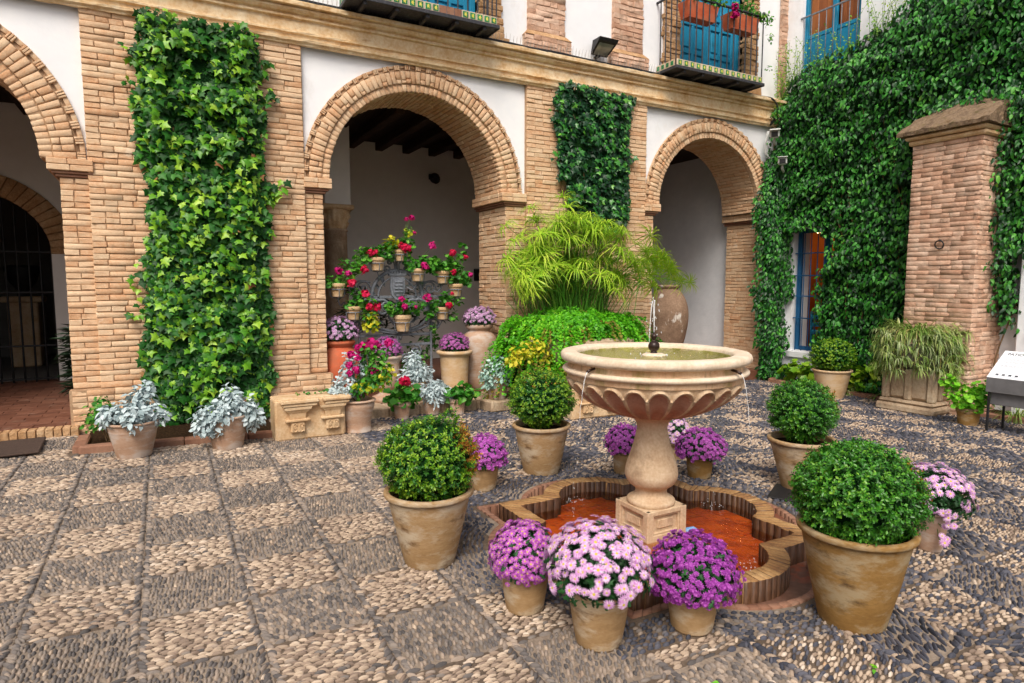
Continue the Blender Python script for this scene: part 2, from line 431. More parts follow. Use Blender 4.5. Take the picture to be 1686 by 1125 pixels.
# pebbles: pale squares laid along the wall, dark squares laid across, rows of dark stones on the lines
CELL, GX, GY = .491, .335, 6.83
def pebble_field():
    out = []                                        # x, y, ang, len, wid, kind(0 pale,1 dark,2 blue)
    X0, X1, Y0, Y1 = -2.6, 9.75, .75, 7.95
    i0, i1 = math.floor((X0 - GX) / CELL), math.ceil((X1 - GX) / CELL)
    j0, j1 = math.floor((Y0 - GY) / CELL), math.ceil((Y1 - GY) / CELL)
    for i in range(i0, i1):
        for j in range(j0, j1):
            cx, cy = GX + i * CELL, GY + j * CELL
            dark = (i + j) % 2 == 0
            right = cx > 1.9 + .25 * math.sin(j * 2.3)
            far = max(0, min(1, (math.hypot(cx, cy) - 4.5) / 4))
            k = 1 + .12 * far                       # stones a little larger where the lens cannot tell them apart
            m = .032
            if dark:
                L_, W_ = (.041 * k, .0200 * k) if not right else (.078 * k, .0210 * k)
                base = PI / 2 + rng.uniform(-.5, .5) if not right else (-.35 + (i * 1.7 + j) % 2 * .9)
            else:
                L_, W_ = (.054 * k, .0128 * k) if not right else (.048 * k, .0190 * k)
                base = rng.uniform(-.12, .12) if not right else rng.uniform(-.4, .4)
            ca, sa = math.cos(base), math.sin(base)
            n = int(CELL * .75 / W_) + 2; q = int(CELL * .75 / L_) + 2
            for a in range(-n, n + 1):
                sh = rng.uniform(0, L_)
                for b in range(-q, q + 1):
                    u, v = b * L_ + sh + rng.normal(0, .006), a * W_ + rng.normal(0, .0028)
                    x, y = u * ca - v * sa, u * sa + v * ca
                    if abs(x) < CELL / 2 - m and abs(y) < CELL / 2 - m * .8:
                        out.append((cx + CELL / 2 + x, cy + CELL / 2 + y, base + rng.normal(0, .16), L_ * rng.uniform(.8, 1.12), W_ * rng.uniform(.78, 1.08), ((2 if right else 1) if rng.random() > (.10 if right else .06) else 0) if dark else (0 if rng.random() > (.22 if right else .07) else (2 if right else 1))))
    # lines across and along
    for i in range(i0, i1 + 1):
        x = GX + i * CELL
        for y in np.arange(Y0, Y1, .027):
            for s in (-1, 1):
                out.append((x + s * .020 + rng.normal(0, .004), y + rng.normal(0, .004), s * .75 + PI / 2 + rng.normal(0, .15), .056 * rng.uniform(.8, 1.15), .025 * rng.uniform(.8, 1.15), (0 if rng.random() < .06 else 1) if x < 2.2 else (0 if rng.random() < .3 else 2)))
    for j in range(j0, j1 + 1):
        y = GY + j * CELL
        for x in np.arange(X0, X1, .064):
            out.append((x + rng.normal(0, .008), y + rng.normal(0, .006), rng.normal(0, .14), .068 * rng.uniform(.75, 1.15), .024 * rng.uniform(.8, 1.25), (0 if rng.random() < .12 else 1) if x < 2.2 else (0 if rng.random() < .2 else 2)))
    A = np.array(out)
    # rings of dark stones round the pool
    ring = []
    d = A[:, :2] - PC
    def inside(S, c, r, d):
        box = (np.abs(d) < S).all(1)
        for k in ((c, 0), (-c, 0), (0, c), (0, -c)): box |= ((d - np.array(k)) ** 2).sum(1) < r * r
        return box
    A = A[~inside(1.16, .66, .76, d)]
    for off in np.arange(.94, 1.15, .025):
        e = off - .92
        o = quatrefoil(.915 + e, .56 + e * .3, .62 + e * .9, 6, 20)
        o2 = np.vstack([o, o[:1]]); seg = np.diff(o2, axis=0); ln = np.hypot(*seg.T); s = np.concatenate([[0], np.cumsum(ln)])
        for t in np.arange(rng.uniform(0, .05), s[-1], .046):
            k = min(np.searchsorted(s, t, 'right') - 1, len(seg) - 1); f = (t - s[k]) / ln[k]
            p = o2[k] + seg[k] * f
            ring.append((p[0] + PC[0] + rng.normal(0, .004), p[1] + PC[1] + rng.normal(0, .004), math.atan2(seg[k][1], seg[k][0]) + rng.normal(0, .2), .046 * rng.uniform(.8, 1.1), .020 * rng.uniform(.8, 1.1), 2 if rng.random() < .75 else 1))
    A = np.vstack([A, np.array(ring)])
    d = A[:, :2] - PC
    A = A[~inside(.90, .56, .615, d)]
    return A[(A[:, 0] < 9.62) & (A[:, 0] > X0) & ~((A[:, 0] > -.82) & (A[:, 0] < 1.0) & (A[:, 1] > 7.0)) & ~((A[:, 1] > 7.5) & (A[:, 0] > 1.5) & (A[:, 0] < 4.45))]
PEB = pebble_field()
vx, vy, vz = view(np.column_stack([PEB[:, 0], PEB[:, 1], gz(PEB[:, 0])]))
keep = (vz > .15) & (np.abs(vx) < 1.5) & (np.abs(vy) < 1.75)
keep &= (np.abs(vx) < 1.15) | (vz > 1.2)
PEB, vx, vy, vz = PEB[keep], vx[keep], vy[keep], vz[keep]

def pebble_template():
    a = np.arange(7) * 2 * PI / 7
    r0 = np.column_stack([np.cos(a) * .5, np.sin(a) * .5, np.full(7, -.35)])
    r1 = np.column_stack([np.cos(a + .2) * .47, np.sin(a + .2) * .47, np.full(7, .45)])
    r2 = np.column_stack([np.cos(a) * .25, np.sin(a) * .22, np.full(7, .90)])
    V = np.vstack([r0, r1, r2, [[0, 0, 1.]]])
    f4 = [[k * 7 + j, k * 7 + (j + 1) % 7, (k + 1) * 7 + (j + 1) % 7, (k + 1) * 7 + j] for k in (0, 1) for j in range(7)]
    f3 = [[14 + j, 14 + (j + 1) % 7, 21] for j in range(7)]
    return V, [np.array(f4), np.array(f3)]
PV, PF = pebble_template()
mats3 = [M['pebble_light'], M['pebble_dark'], M['pebble_blue']]
def pebble_frames(A):
    c, s = np.cos(A[:, 2]), np.sin(A[:, 2]); z = np.zeros(len(A))
    tilt = rng.normal(0, .12, len(A)); 
    R = np.stack([np.stack([c, s, SLOPE * c + tilt * .5], -1), np.stack([-s, c, -SLOPE * s + rng.normal(0, .12, len(A))], -1), np.stack([z - SLOPE, z, z + 1], -1)], -1)
    S = np.column_stack([A[:, 3] * .94, A[:, 4] * .90, np.where(A[:, 5] == 0, .0125, np.where(A[:, 5] == 1, .0145, .018)) * rng.uniform(.6, 1.25, len(A))])
    return R, S
size = PEB[:, 3] * PEB[:, 4] / vz ** 2 * ((np.abs(vx) < .99) & (np.abs(vy) < .985))
near = np.argsort(-size)[:300]
rest = np.setdiff1d(np.arange(len(PEB)), near)
def low_pebble():
    a = np.arange(5) * 2 * PI / 5
    V = np.vstack([np.column_stack([np.cos(a) * .52, np.sin(a) * .52, np.full(5, -.3)]), np.column_stack([np.cos(a) * .43, np.sin(a) * .43, np.full(5, .62)]), [[0, 0, 1.]]])
    return V, [np.array([[j, (j + 1) % 5, 5 + (j + 1) % 5, 5 + j] for j in range(5)]), np.array([[5 + j, 5 + (j + 1) % 5, 10] for j in range(5)])]
LV, LF = low_pebble()
Vs, Q4, Q3, m4, m3, nv_ = [], [], [], [], [], 0
for sel, (tv, tf) in ((rest[(vz[rest] < 2.9) & (np.abs(vx[rest]) < 1.05) & (np.abs(vy[rest]) < 1.05)], (PV, PF)), (rest[~((vz[rest] < 2.9) & (np.abs(vx[rest]) < 1.05) & (np.abs(vy[rest]) < 1.05))], (LV, LF))):
    Rr, Sr = pebble_frames(PEB[sel])
    Vp, Fp = scatter(tv, tf, np.column_stack([PEB[sel, :2], gz(PEB[sel, 0])]), Rr, Sr)
    kinds = PEB[sel, 5].astype(int)
    Vs.append(Vp); Q4.append(Fp[0] + nv_); Q3.append(Fp[1] + nv_); m4.append(np.repeat(kinds, len(tf[0]))); m3.append(np.repeat(kinds, len(tf[1]))); nv_ += len(Vp)
pb = link_mesh('pebbles', np.vstack(Vs), [np.vstack(Q4), np.vstack(Q3)], mats3, ground, smooth=True, mi=[np.concatenate(m4), np.concatenate(m3)])
tag(pb, kind='stuff')
pme = []
for k in range(3):
    o = link_mesh('pebble', PV, PF, [mats3[k]], None, smooth=True); pme.append(o.data); bpy.data.objects.remove(o)
Rn, Sn = pebble_frames(PEB[near])
for q, i in enumerate(near):
    inst('pebble', pme[int(PEB[i, 5])], ground, (PEB[i, 0], PEB[i, 1], gz(PEB[i, 0])), Rn[q], Sn[q])

# ------------------------------------------------------------------ bricks
def brick8(fr, bk, bev=.006, jit=.0025, far_bevel=False):
    """a brick from its four front and four back corners (same order); front edges bevelled"""
    fr, bk = np.asarray(fr, float), np.asarray(bk, float)
    fr = fr + rng.normal(0, jit, fr.shape)
    d = nrm(fr - bk); c = fr.mean(0)
    inner = fr + (c - fr) * np.minimum(.45, 1.3 * bev / (np.linalg.norm(c - fr, axis=1) + 1e-6))[:, None]
    # second ring so that ends keep their bevel on long faces
    e1 = nrm(np.roll(fr, -1, 0) - fr); e2 = nrm(np.roll(fr, 1, 0) - fr)
    inner = fr + (e1 + e2) * bev
    inner = inner + rng.normal(0, jit * .6, inner.shape)
    V = np.vstack([bk, fr - d * bev, inner])
    f = []
    for k in range(4):
        k2 = (k + 1) % 4
        f += [[k, k2, 4 + k2, 4 + k], [4 + k, 4 + k2, 8 + k2, 8 + k]]
    f.append([8, 9, 10, 11])
    f = np.array(f)
    n = np.cross(V[9] - V[8], V[11] - V[8])
    if n @ d.mean(0) < 0: f = f[:, ::-1]
    return V, f
class Bricks:
    """gathers bricks; the largest in view become objects of their own, the rest one part"""
    def __init__(s): s.B = []
    def add(s, fr, bk, parent, mat, bev=.006, jit=.0025, kind='brick'):
        s.B.append((*brick8(fr, bk, bev, jit), parent, mat, kind, np.mean(fr, 0)))
    def build(s, limit=300, stuff_parent=None, stuff_name='bricks'):
        C = np.array([b[5] for b in s.B]); x, y, z = view(C)
        N = np.array([np.cross(b[0][9] - b[0][8], b[0][11] - b[0][8]) for b in s.B])
        facing = (N * np.sign((N * (C - np.array([b[0][:4].mean(0) for b in s.B]))).sum(1))[:, None])
        cosv = (facing * (np.array([0, 0, 1.6]) - C)).sum(1)
        sc = np.clip(cosv, 0, None) / np.linalg.norm(C - [0, 0, 1.6], axis=1) ** 3 * ((np.abs(x) < 1) & (np.abs(y) < 1) & (z > 0))
        order = np.argsort(-sc); alone = set(order[:limit].tolist())
        rest = {}
        for i, b in enumerate(s.B):
            if i in alone and sc[i] > 0: link_mesh(b[4], b[0], [b[1]], b[3], b[2])
            else: rest.setdefault(b[3].name, MB()).add(b[0], b[1])
        for k, mb in rest.items():
            tag(mb.build(stuff_name, M[k], stuff_parent), kind='stuff')

def wall_bricks(B, parent, mat, P, U, N, w, z0, z1, course=.062, lens=(.27, .13), joint=.008, proud=.008, depth=.05, skip=None, jit=.0022, bev=.0045, kind='brick', big=False):
    """running bond on a wall face: P origin (x,y), U along, N outward (2D), width w"""
    n = max(1, round((z1 - z0) / course)); ch = (z1 - z0) / n
    P, U, N = np.array(P, float), np.array(U, float), np.array(N, float)
    for r in range(n):
        za, zb = z0 + r * ch + joint / 2, z0 + (r + 1) * ch - joint / 2
        cuts, t = [0.], 0.
        flip = r % 2
        while t < w - .02:
            l = lens[1] if (flip and t == 0) or rng.random() < .28 else lens[0]
            l *= rng.uniform(.88, 1.1)
            t += l
            if w - t < .07: t = w
            cuts.append(min(t, w))
        for a, b in zip(cuts[:-1], cuts[1:]):
            if skip and skip((a + b) / 2, (za + zb) / 2): continue
            pr = proud + rng.normal(0, .003)
            dz = rng.normal(0, .002, 4)
            a_, b_ = a + (joint / 2 if a > 0 else -.004), b - (joint / 2 if b < w else -.004)
            pts = [(a_, za + dz[0]), (b_, za + dz[1]), (b_, zb + dz[2]), (a_, zb + dz[3])]
            fr = [(*(P + U * u + N * pr), z) for u, z in pts]
            bk = [(*(P + U * u - N * depth), z) for u, z in pts]
            B.add(fr, bk, parent, mat, bev=bev, jit=jit, kind=kind)

# ------------------------------------------------------------------ the arcaded wing
YF = 8.06                                           # face of the pilasters
YR = 8.11                                           # face of jamb strips and plaster
YB = 8.97                                           # gallery side of the wall
ZS, ZC = 2.87, 4.40                                 # springing, underside of the cornice
wing = thing('arcaded_wing', 'brick and white plaster palace wing with three round arches', 'building', (0, 0, 0))
BR = Bricks()
VOUS = Bricks()

ARCH = [dict(c=-2.15, Ro=1.53, Ri=1.13, x0=-3.43, x1=-.857), dict(c=3.09, Ro=1.52, Ri=1.20, x0=1.80, x1=4.373), dict(c=8.40, Ro=1.50, Ri=1.18, x0=7.10, x1=9.75)]
PIL = [(-.605, 1.575), (4.69, 6.885)]               # pilasters
# pier cores, pilaster cores
pier_spans = [(-.857, 1.80), (4.373, 7.10), (9.75, 10.6), (-5.2, -3.43)]
for x0, x1 in pier_spans:
    p = MB()
    p.box(x0 + .004, x1 - .004, YR + .006, YB, -.3, ZS)
    p.build('pier', M['mortar'], wing)
for x0, x1 in PIL + [(-5.3, -3.7), (9.93, 10.6)]:
    MB().box(x0 + .006, x1 - .006, YF + .006, YR + .05, -.3, ZC + .02).build('pilaster', M['mortar'], wing)
pl = MB()
for (x0, x1) in ((-.86, 1.82), (4.36, 7.12)):
    pl.box(x0 - .03, x1 + .03, YF - .05, YR + .05, -.3, .46)
pl.build('plinth', M['mortar'], wing)

def in_ivy1(u, z): return 0
# pilaster faces: skip what the ivy wholly covers
IVY1 = (-.08, 1.06, .45, 4.36)
IVY2 = (5.2, 6.45, 2.85, 4.4)
def sk1(u, z): 
    x = PIL[0][0] + u
    return IVY1[0] + .12 < x < IVY1[1] - .12 and .3 < z < IVY1[3] - .15
def sk2(u, z):
    x = PIL[1][0] + u
    return (IVY2[0] + .15 < x < IVY2[1] - .15 and IVY2[2] < z < IVY2[3] - .12) or (4.85 < x < 6.3 and z < 1.0)
wall_bricks(BR, wing, M['brick'], (PIL[0][0], YF), (1, 0), (0, -1), PIL[0][1] - PIL[0][0], .47, ZC, skip=sk1)
wall_bricks(BR, wing, M['brick'], (PIL[1][0], YF), (1, 0), (0, -1), PIL[1][1] - PIL[1][0], .47, ZC, skip=sk2)
wall_bricks(BR, wing, M['brick'], (-.86, YF - .05), (1, 0), (0, -1), 2.68, -.06, .46, skip=lambda u, z: .95 < u < 1.75)
wall_bricks(BR, wing, M['brick'], (4.36, YF - .05), (1, 0), (0, -1), 2.76, -.16, .46, skip=lambda u, z: .4 < u < 1.9)
# plinth side that looks into arch 2 from the right pier
wall_bricks(BR, wing, M['brick'], (4.36 - .0, YB), (0, -1), (-1, 0), YB - YF + .05, -.16, .46, proud=.03)
# jamb strips (front) left and right of each opening
for (x0, x1) in ((-.857, -.605), (1.575, 1.80), (4.373, 4.69), (6.885, 7.10), (9.75, 9.93)):
    wall_bricks(BR, wing, M['brick'], (x0, YR), (1, 0), (0, -1), x1 - x0, .47, ZS - .19, lens=(.24, .12))
# jamb faces that look towards the left, seen through arches 2 and 3 (and arch 1 from a step aside)
for xj in (4.373, 9.75):
    wall_bricks(BR, wing, M['brick'], (xj, YB), (0, -1), (-1, 0), YB - YR, .47 if xj < 5 else -.25, ZS - .19, proud=.014)
# pilaster returns beside the plaster panels
for xp, nx in ((1.575, 1), (6.885, 1), (4.69, -1)):
    MB().box(xp - .012, xp + .012, YF + .014, YR + .01, .46, ZC).build('pilaster_return', M['mortar'], wing)

def pol(c, r, a, y): return (c + r * math.cos(a), y, ZS + r * math.sin(a))
for k, A in enumerate(ARCH):
    c, Ro, Ri = A['c'], A['Ro'], A['Ri']
    e0 = A['x0'] - .23 if k else A['x0'] - .3; e1 = A['x1'] + .32 if k < 2 else 10.15
    # plaster spandrels with real thickness: front and back faces and the barrel
    na = 48
    an = np.linspace(0, PI, na + 1)
    for xx in (e0, e1):                            # put a ray exactly through each corner
        q = math.atan2(ZC + .03 - ZS, xx - c); an[np.argmin(np.abs(an - q))] = q
    def fan(y, rr, x0, x1, z1):
        inn = np.column_stack([c + rr * np.cos(an), np.full(na + 1, y), ZS + rr * np.sin(an)])
        outp = []
        for a in an:
            ca, sa = math.cos(a), math.sin(a)
            ts = []
            if sa > 1e-6: ts.append((z1 - ZS) / sa)
            if ca > 1e-6: ts.append((x1 - c) / ca)
            if ca < -1e-6: ts.append((x0 - c) / ca)
            t = max(min(ts), rr)
            outp.append((c + t * ca, y, ZS + t * sa))
        V = np.vstack([inn, outp]); n = na + 1
        f = np.array([[i, i + n, i + n + 1, i + 1] for i in range(na)])
        return V, f
    sp = MB()
    sp.add(*fan(YR + .006, Ri + .05, e0, e1, ZC + .03)); V, f = fan(YB - .01, Ri + .01, e0, e1, ZC + .03); sp.add(V, f[:, ::-1])
    sp.build('plaster_panel', M['plaster'], wing)
    # barrel
    b0 = np.column_stack([c + (Ri + .012) * np.cos(an), np.full(na + 1, YR + .0), ZS + (Ri + .012) * np.sin(an)])
    b1 = b0.copy(); b1[:, 1] = YB
    link_mesh('vault_core', np.vstack([b0, b1]), [np.array([[i, i + 1, i + na + 2, i + na + 1] for i in range(na)])], M['mortar'], wing)
    # backing ring of mortar behind the voussoirs
    V0 = np.array([pol(c, Ri + .01, a, YR - .012) for a in an] + [pol(c, Ro - .012, a, YR - .012) for a in an] + [pol(c, Ro - .012, a, YR + .02) for a in an])
    n = na + 1
    link_mesh('arch_core', V0, [np.array([[i, i + n, i + n + 1, i + 1] for i in range(na)] + [[i + n, i + 2 * n, i + 2 * n + 1, i + n + 1] for i in range(na)])], M['mortar'], wing)
    # three rings: headers, stretchers, dentils
    wtot = Ro - Ri
    r1, r2 = Ri + .29 * wtot, Ri + .80 * wtot
    nv = int(PI * (Ri + .15) / .066)
    for i in range(nv):
        a, b = PI * i / nv, PI * (i + 1) / nv
        g = .010
        for (ra, rb, front) in ((Ri, r1 - .004, YR - .018), (r1 + .008, r2 - .006, YR - .045)):
            ga, gb = g / ra / 2, g / rb / 2
            pr = front + rng.normal(0, .003)
            if ra > Ri and rng.random() < .35:
                rm = ra + (rb - ra) * rng.uniform(.25, .4); segs = ((ra, rm - .004), (rm + .004, rb))
            else: segs = ((ra, rb),)
            for sa_, sb_ in segs:
                q = lambda y: [pol(c, sa_, a + ga, y), pol(c, sb_, a + gb, y), pol(c, sb_, b - gb, y), pol(c, sa_, b - ga, y)]
                VOUS.add(q(pr), q(YR + .06), wing, M['brick'], kind='voussoir')
        # dentil: thin bricks on edge, every other place set back
        rd0, rd1 = r2 + .006, Ro
        for t in range(3):
            a2, b2 = a + (b - a) * (t + .06) / 3, a + (b - a) * (t + .80) / 3
            if i % 2 == 0:
                q = lambda y: [pol(c, rd0, a2, y), pol(c, rd1, a2, y), pol(c, rd1, b2, y), pol(c, rd0, b2, y)]
                VOUS.add(q(YR - .05 + rng.normal(0, .002)), q(YR + .0), wing, M['brick'], bev=.003, jit=.001, kind='dentil')
        if i % 2 == 1:
            q = lambda y: [pol(c, rd0 + .028, a, y), pol(c, rd1, a, y), pol(c, rd1, b, y), pol(c, rd0 + .028, b, y)]
            VOUS.add(q(YR - .028), q(YR + .0), wing, M['brick'], bev=.003, jit=.001, kind='dentil')
        # soffit bricks
        if k == 0 and a > 1.5: continue
        if a > 2.2: continue
        ys = [YR + .075]; 
        first = .16 if i % 2 else .28
        while ys[-1] < YB - .05: ys.append(min(ys[-1] + (first if len(ys) == 1 else .27) * rng.uniform(.9, 1.1), YB))
        for y0, y1 in zip(ys[:-1], ys[1:]):
            if y1 - y0 < .05: continue
            rr = Ri + rng.normal(0, .003); ga = g / Ri / 2
            q = lambda r: [pol(c, r, a + ga, y0 + .005), pol(c, r, a + ga, y1 - .005), pol(c, r, b - ga, y1 - .005), pol(c, r, b - ga, y0 + .005)]
            BR.add(q(rr), q(rr + .05), wing, M['brick'])
    # imposts: projecting courses under the springing
    for side, xj in ((0, A['x0']), (1, A['x1'])):
        s = 1 if side == 0 else -1                 # towards the opening
        outx = xj - s * (.23 if side == 0 else .30)
        for z0, z1, pj, mt in ((ZS - .062, ZS - .004, .105, 'brick'), (ZS - .125, ZS - .066, .105, 'brick'), (ZS - .155, ZS - .128, .07, 'terracotta_kerb'), (ZS - .185, ZS - .157, .04, 'terracotta_kerb')):
            yy = YR - pj * .75
            xa, xb = sorted((outx, xj + s * pj))
            nb = 1 if z1 - z0 < .04 else 2
            cutx = np.linspace(xa, xb, nb + 1) + np.r_[0, rng.uniform(-.03, .03, nb - 1), 0]
            for x0, x1 in zip(cutx[:-1], cutx[1:]):
                o = MB(); o.bbox(x0 + .002, x1 - .002, yy + .14, YR + .03, z0, z1, .005, jit=.001)
                V = bevel_box(x0 + .002, x1 - .002, yy, YR + .03, z0, z1, .006)
                o = MB(); o.add(V[0], V[1], V[2]); o.build('impost_brick', M[mt], wing)
            if side == 1:                           # the course running back along the jamb
                cy = np.linspace(YR + .03, YB + .06, 4)
                for y0, y1 in zip(cy[:-1], cy[1:]):
                    V = bevel_box(xj - pj, xj + .03, y0 + .004, y1 - .004, z0, z1, .006)
                    o = MB(); o.add(V[0], V[1], V[2]); o.build('impost_brick', M[mt], wing)
# solid fill above the arches
core = MB(); core.box(-5.3, 10.6, YB - .02, YB + .0, ZC - .02, ZC + .4)
core.box(-5.3, 10.6, YR + .02, YB, ZC + .03, ZC + .42)
for x0, x1 in ((-5.2, -3.66), (-.63, 1.6), (4.66, 6.9), (9.9, 10.6)):
    core.box(x0, x1, YR + .03, YB - .015, ZS, ZC + .03)
core.build('wall_core', M['mortar'], wing)

# cornice: a moulded profile run along the wing
prof = [(.0, 4.385), (.028, 4.387), (.034, 4.405), (.060, 4.422), (.064, 4.448), (.030, 4.456), (.026, 4.463), (.030, 4.50), (.058, 4.508), (.060, 4.528), (.030, 4.536), (.026, 4.545), (.028, 4.668), (.062, 4.676), (.064, 4.696), (.046, 4.703), (.046, 4.712), (.085, 4.728), (.108, 4.752), (.110, 4.768), (.090, 4.774), (.092, 4.782), (.150, 4.79), (.154, 4.832), (.140, 4.842), (-.2, 4.86)]
xs = np.concatenate([[-5.3], np.arange(-4.6, 10.0, .95) + rng.uniform(-.15, .15, 16), [10.5]])
for a, b in zip(xs[:-1], xs[1:]):
    o = MB(); off = rng.normal(0, .002); n = len(prof)
    steps = 12
    tt = np.linspace(a - .001, b + .001, steps)
    V = []
    for x in tt:
        for d, z in prof: V.append((x, YF - d + off + rng.normal(0, .0022), z + rng.normal(0, .0018)))
    f = [[s * n + j, (s + 1) * n + j, (s + 1) * n + j + 1, s * n + j + 1] for s in range(steps - 1) for j in range(n - 1)]
    o.add(V, f, smooth=False)
    o.build('cornice_block', M['cornice'], wing)
# cable bundle lying on the cornice
cb = MB()
for q in range(3):
    pts = [(x, YF - .085 + .022 * q + rng.normal(0, .006), 4.862 + .022 * (q == 1) + abs(rng.normal(0, .004))) for x in np.arange(-2.5, 9.0, .45)]
    pts += [(9.35, YF - .07, 4.86), (9.6, YF - .16, 4.82), (9.70, YF - .2, 4.66), (9.71, YF - .14, 4.5), (9.69, YF - .06, 4.40 + .02 * q)]
    cb.tube(spline(pts, 4), .014, 6)
tag(cb.build('cable_bundle', M['iron_dark']), 'black cable bundle lying along the top of the cornice', 'cable')

# ---------------------------------------- upper storey
YU = 8.14
def upper_wall():
    holes = [(-3.11, -1.1), (2.20, 4.20), (7.47, 9.54)]
    doors = [(2.62, 3.96, 4.95), (7.60, 9.07, 5.02), (-2.7, -1.34, 4.95)]
    w = MB()
    xs = sorted([-5.3, 10.6] + [d for t in doors for d in t[:2]])
    for a, b in zip(xs[:-1], xs[1:]):
        dz = [t for t in doors if abs(t[0] - a) < 1e-6]
        if dz: w.box(a, b, YU, YU + .5, 4.4, dz[0][2]); w.box(a, b, YU, YU + .5, 7.25, 8.6)
        else: w.box(a, b, YU, YU + .5, 4.4, 8.6)
    w.build('upper_wall', M['plaster'], wing)
upper_wall()
def upper_pilaster(x0, x1):
    MB().box(x0 + .01, x1 - .01, YU - .04, YU + .02, 4.8, 8.5).build('pilaster', M['mortar_old'], wing)
    MB().box(x0 - .075, x1 + .075, YU - .10, YU + .01, 4.8, 5.09).build('pilaster_base', M['mortar_old'], wing)
    wall_bricks(BR, wing, M['brick_old'], (x0, YU - .04), (1, 0), (0, -1), x1 - x0, 5.16, 7.2, course=.075, proud=.014, jit=.005)
    wall_bricks(BR, wing, M['brick_old'], (x0 - .08, YU - .10), (1, 0), (0, -1), x1 - x0 + .16, 4.82, 5.09, course=.075, proud=.012, jit=.005)
    V = np.array([(x0 - .085, YU - .115, 5.09), (x1 + .085, YU - .115, 5.09), (x1 + .01, YU - .05, 5.17), (x0 - .01, YU - .05, 5.17), (x0 - .085, YU + .01, 5.09), (x1 + .085, YU + .01, 5.09), (x1 + .01, YU + .01, 5.17), (x0 - .01, YU + .01, 5.17)])
    MB().add(V, [[0, 1, 2, 3], [1, 5, 6, 2], [4, 0, 3, 7], [3, 2, 6, 7], [0, 4, 5, 1]]).build('pilaster_cap', M['rubble'], wing)
for a, b in ((.93, 1.50), (4.73, 5.34), (6.23, 6.80)): upper_pilaster(a, b)
# quoin strip in the corner
MB().box(10.06, 10.2, YU - .05, YU + .02, 4.8, 8.5).build('pilaster', M['rubble'], wing)
wall_bricks(BR, wing, M['brick_old'], (10.0, YU - .06), (1, 0), (0, -1), .16, 4.82, 7.6, course=.075, lens=(.3, .15), jit=.005)

def balcony_door(x0, x1, zb):
    """rough brick reveal, blue panelled double door"""
    for a, b, nm in ((x0 - .36, x0, 'l'), (x1, x1 + .36, 'r')):
        o = MB()
        z = 4.87
        while z < 7.3:
            h = rng.uniform(.06, .1); cut = rng.uniform(.3, .7)
            wv = rng.uniform(-.03, .03)
            aa, bb = (a + wv, b) if nm == 'l' else (a, b + wv)
            m = aa + (bb - aa) * cut
            o.bbox(aa, m - .004, YU - .05 + rng.normal(0, .007), YU + .12, z, z + h - .006, .012, jit=.005)
            o.bbox(m + .004, bb, YU - .05 + rng.normal(0, .007), YU + .12, z, z + h - .006, .012, jit=.005)
            z += h
        tag(o.build('door_surround', M['rubble'], wing), kind='stuff')
        MB().box(a + .02, b - .005 if nm == 'l' else b - .02, YU - .035, YU + .12, 4.86, 7.3).build('reveal_core', M['mortar_old'], wing)
        xr = x0 if nm == 'l' else x1
        MB().box(min(xr, xr + (.0 if nm == 'l' else .006)), xr + .006, YU + .0, YU + .2, 4.9, 7.3).build('reveal', M['rubble'], wing)
    # sill wall under the balcony, rough
    o = MB()
    gx, gz_ = np.linspace(x0 - .45, x1 + .45, 40), np.linspace(4.85, zb + .02, 6)
    X, Z = np.meshgrid(gx, gz_)
    Y = YU - .05 - .03 * fbm(X * 6, Z * 6, 3)
    V = np.column_stack([X.ravel(), Y.ravel(), Z.ravel()]); n = 40
    f = np.array([[i * n + j, i * n + j + 1, (i + 1) * n + j + 1, (i + 1) * n + j] for i in range(5) for j in range(n - 1)])
    o.add(V, f, smooth=True); o.build('sill_wall', M['rubble'], wing)
    d = bpy.data.objects.new('balcony_door', None); COL.objects.link(d); d.parent = wing
    yd = YU + .10
    f = MB()
    f.bbox(x0 + .008, x0 + .09, yd - .03, yd + .06, zb, 7.24, .008); f.bbox(x1 - .09, x1 - .008, yd - .03, yd + .06, zb, 7.24, .008)
    f.build('door_frame', M['blue_paint'], d)
    xm = (x0 + x1) / 2
    for a, b in ((x0 + .095, xm - .004), (xm + .004, x1 - .095)):
        g = MB(); st = .075
        g.bbox(a, a + st, yd, yd + .045, zb + .01, 7.2, .006); g.bbox(b - st, b, yd, yd + .045, zb + .01, 7.2, .006)
        zz = [zb + .01, zb + .16, zb + .40, zb + .86, zb + 1.02, zb + 1.5, zb + 2.18]
        for z in zz: g.bbox(a + st, b - st, yd + .004, yd + .04, z, z + .075, .005)
        mid = (a + b) / 2
        g.bbox(mid - .03, mid + .03, yd + .006, yd + .038, zb + .235, zb + 1.5, .005)
        g.box(a + .02, b - .02, yd + .03, yd + .04, zb, 7.2)
        g.build('door_leaf', M['blue_paint'], d)
        for z0, z1 in zip(zz[:-1], zz[1:]):
            for p0, p1 in ((a + st, mid - .03), (mid + .03, b - st)):
                MB().bbox(p0 + .03, p1 - .03, yd + .012, yd + .034, z0 + .105, max(z1 - .03, z0 + .115), .01).build('door_panel', M['blue_paint'], d)
balcony_door(2.62, 3.96, 4.95)
balcony_door(7.60, 9.07, 5.02)

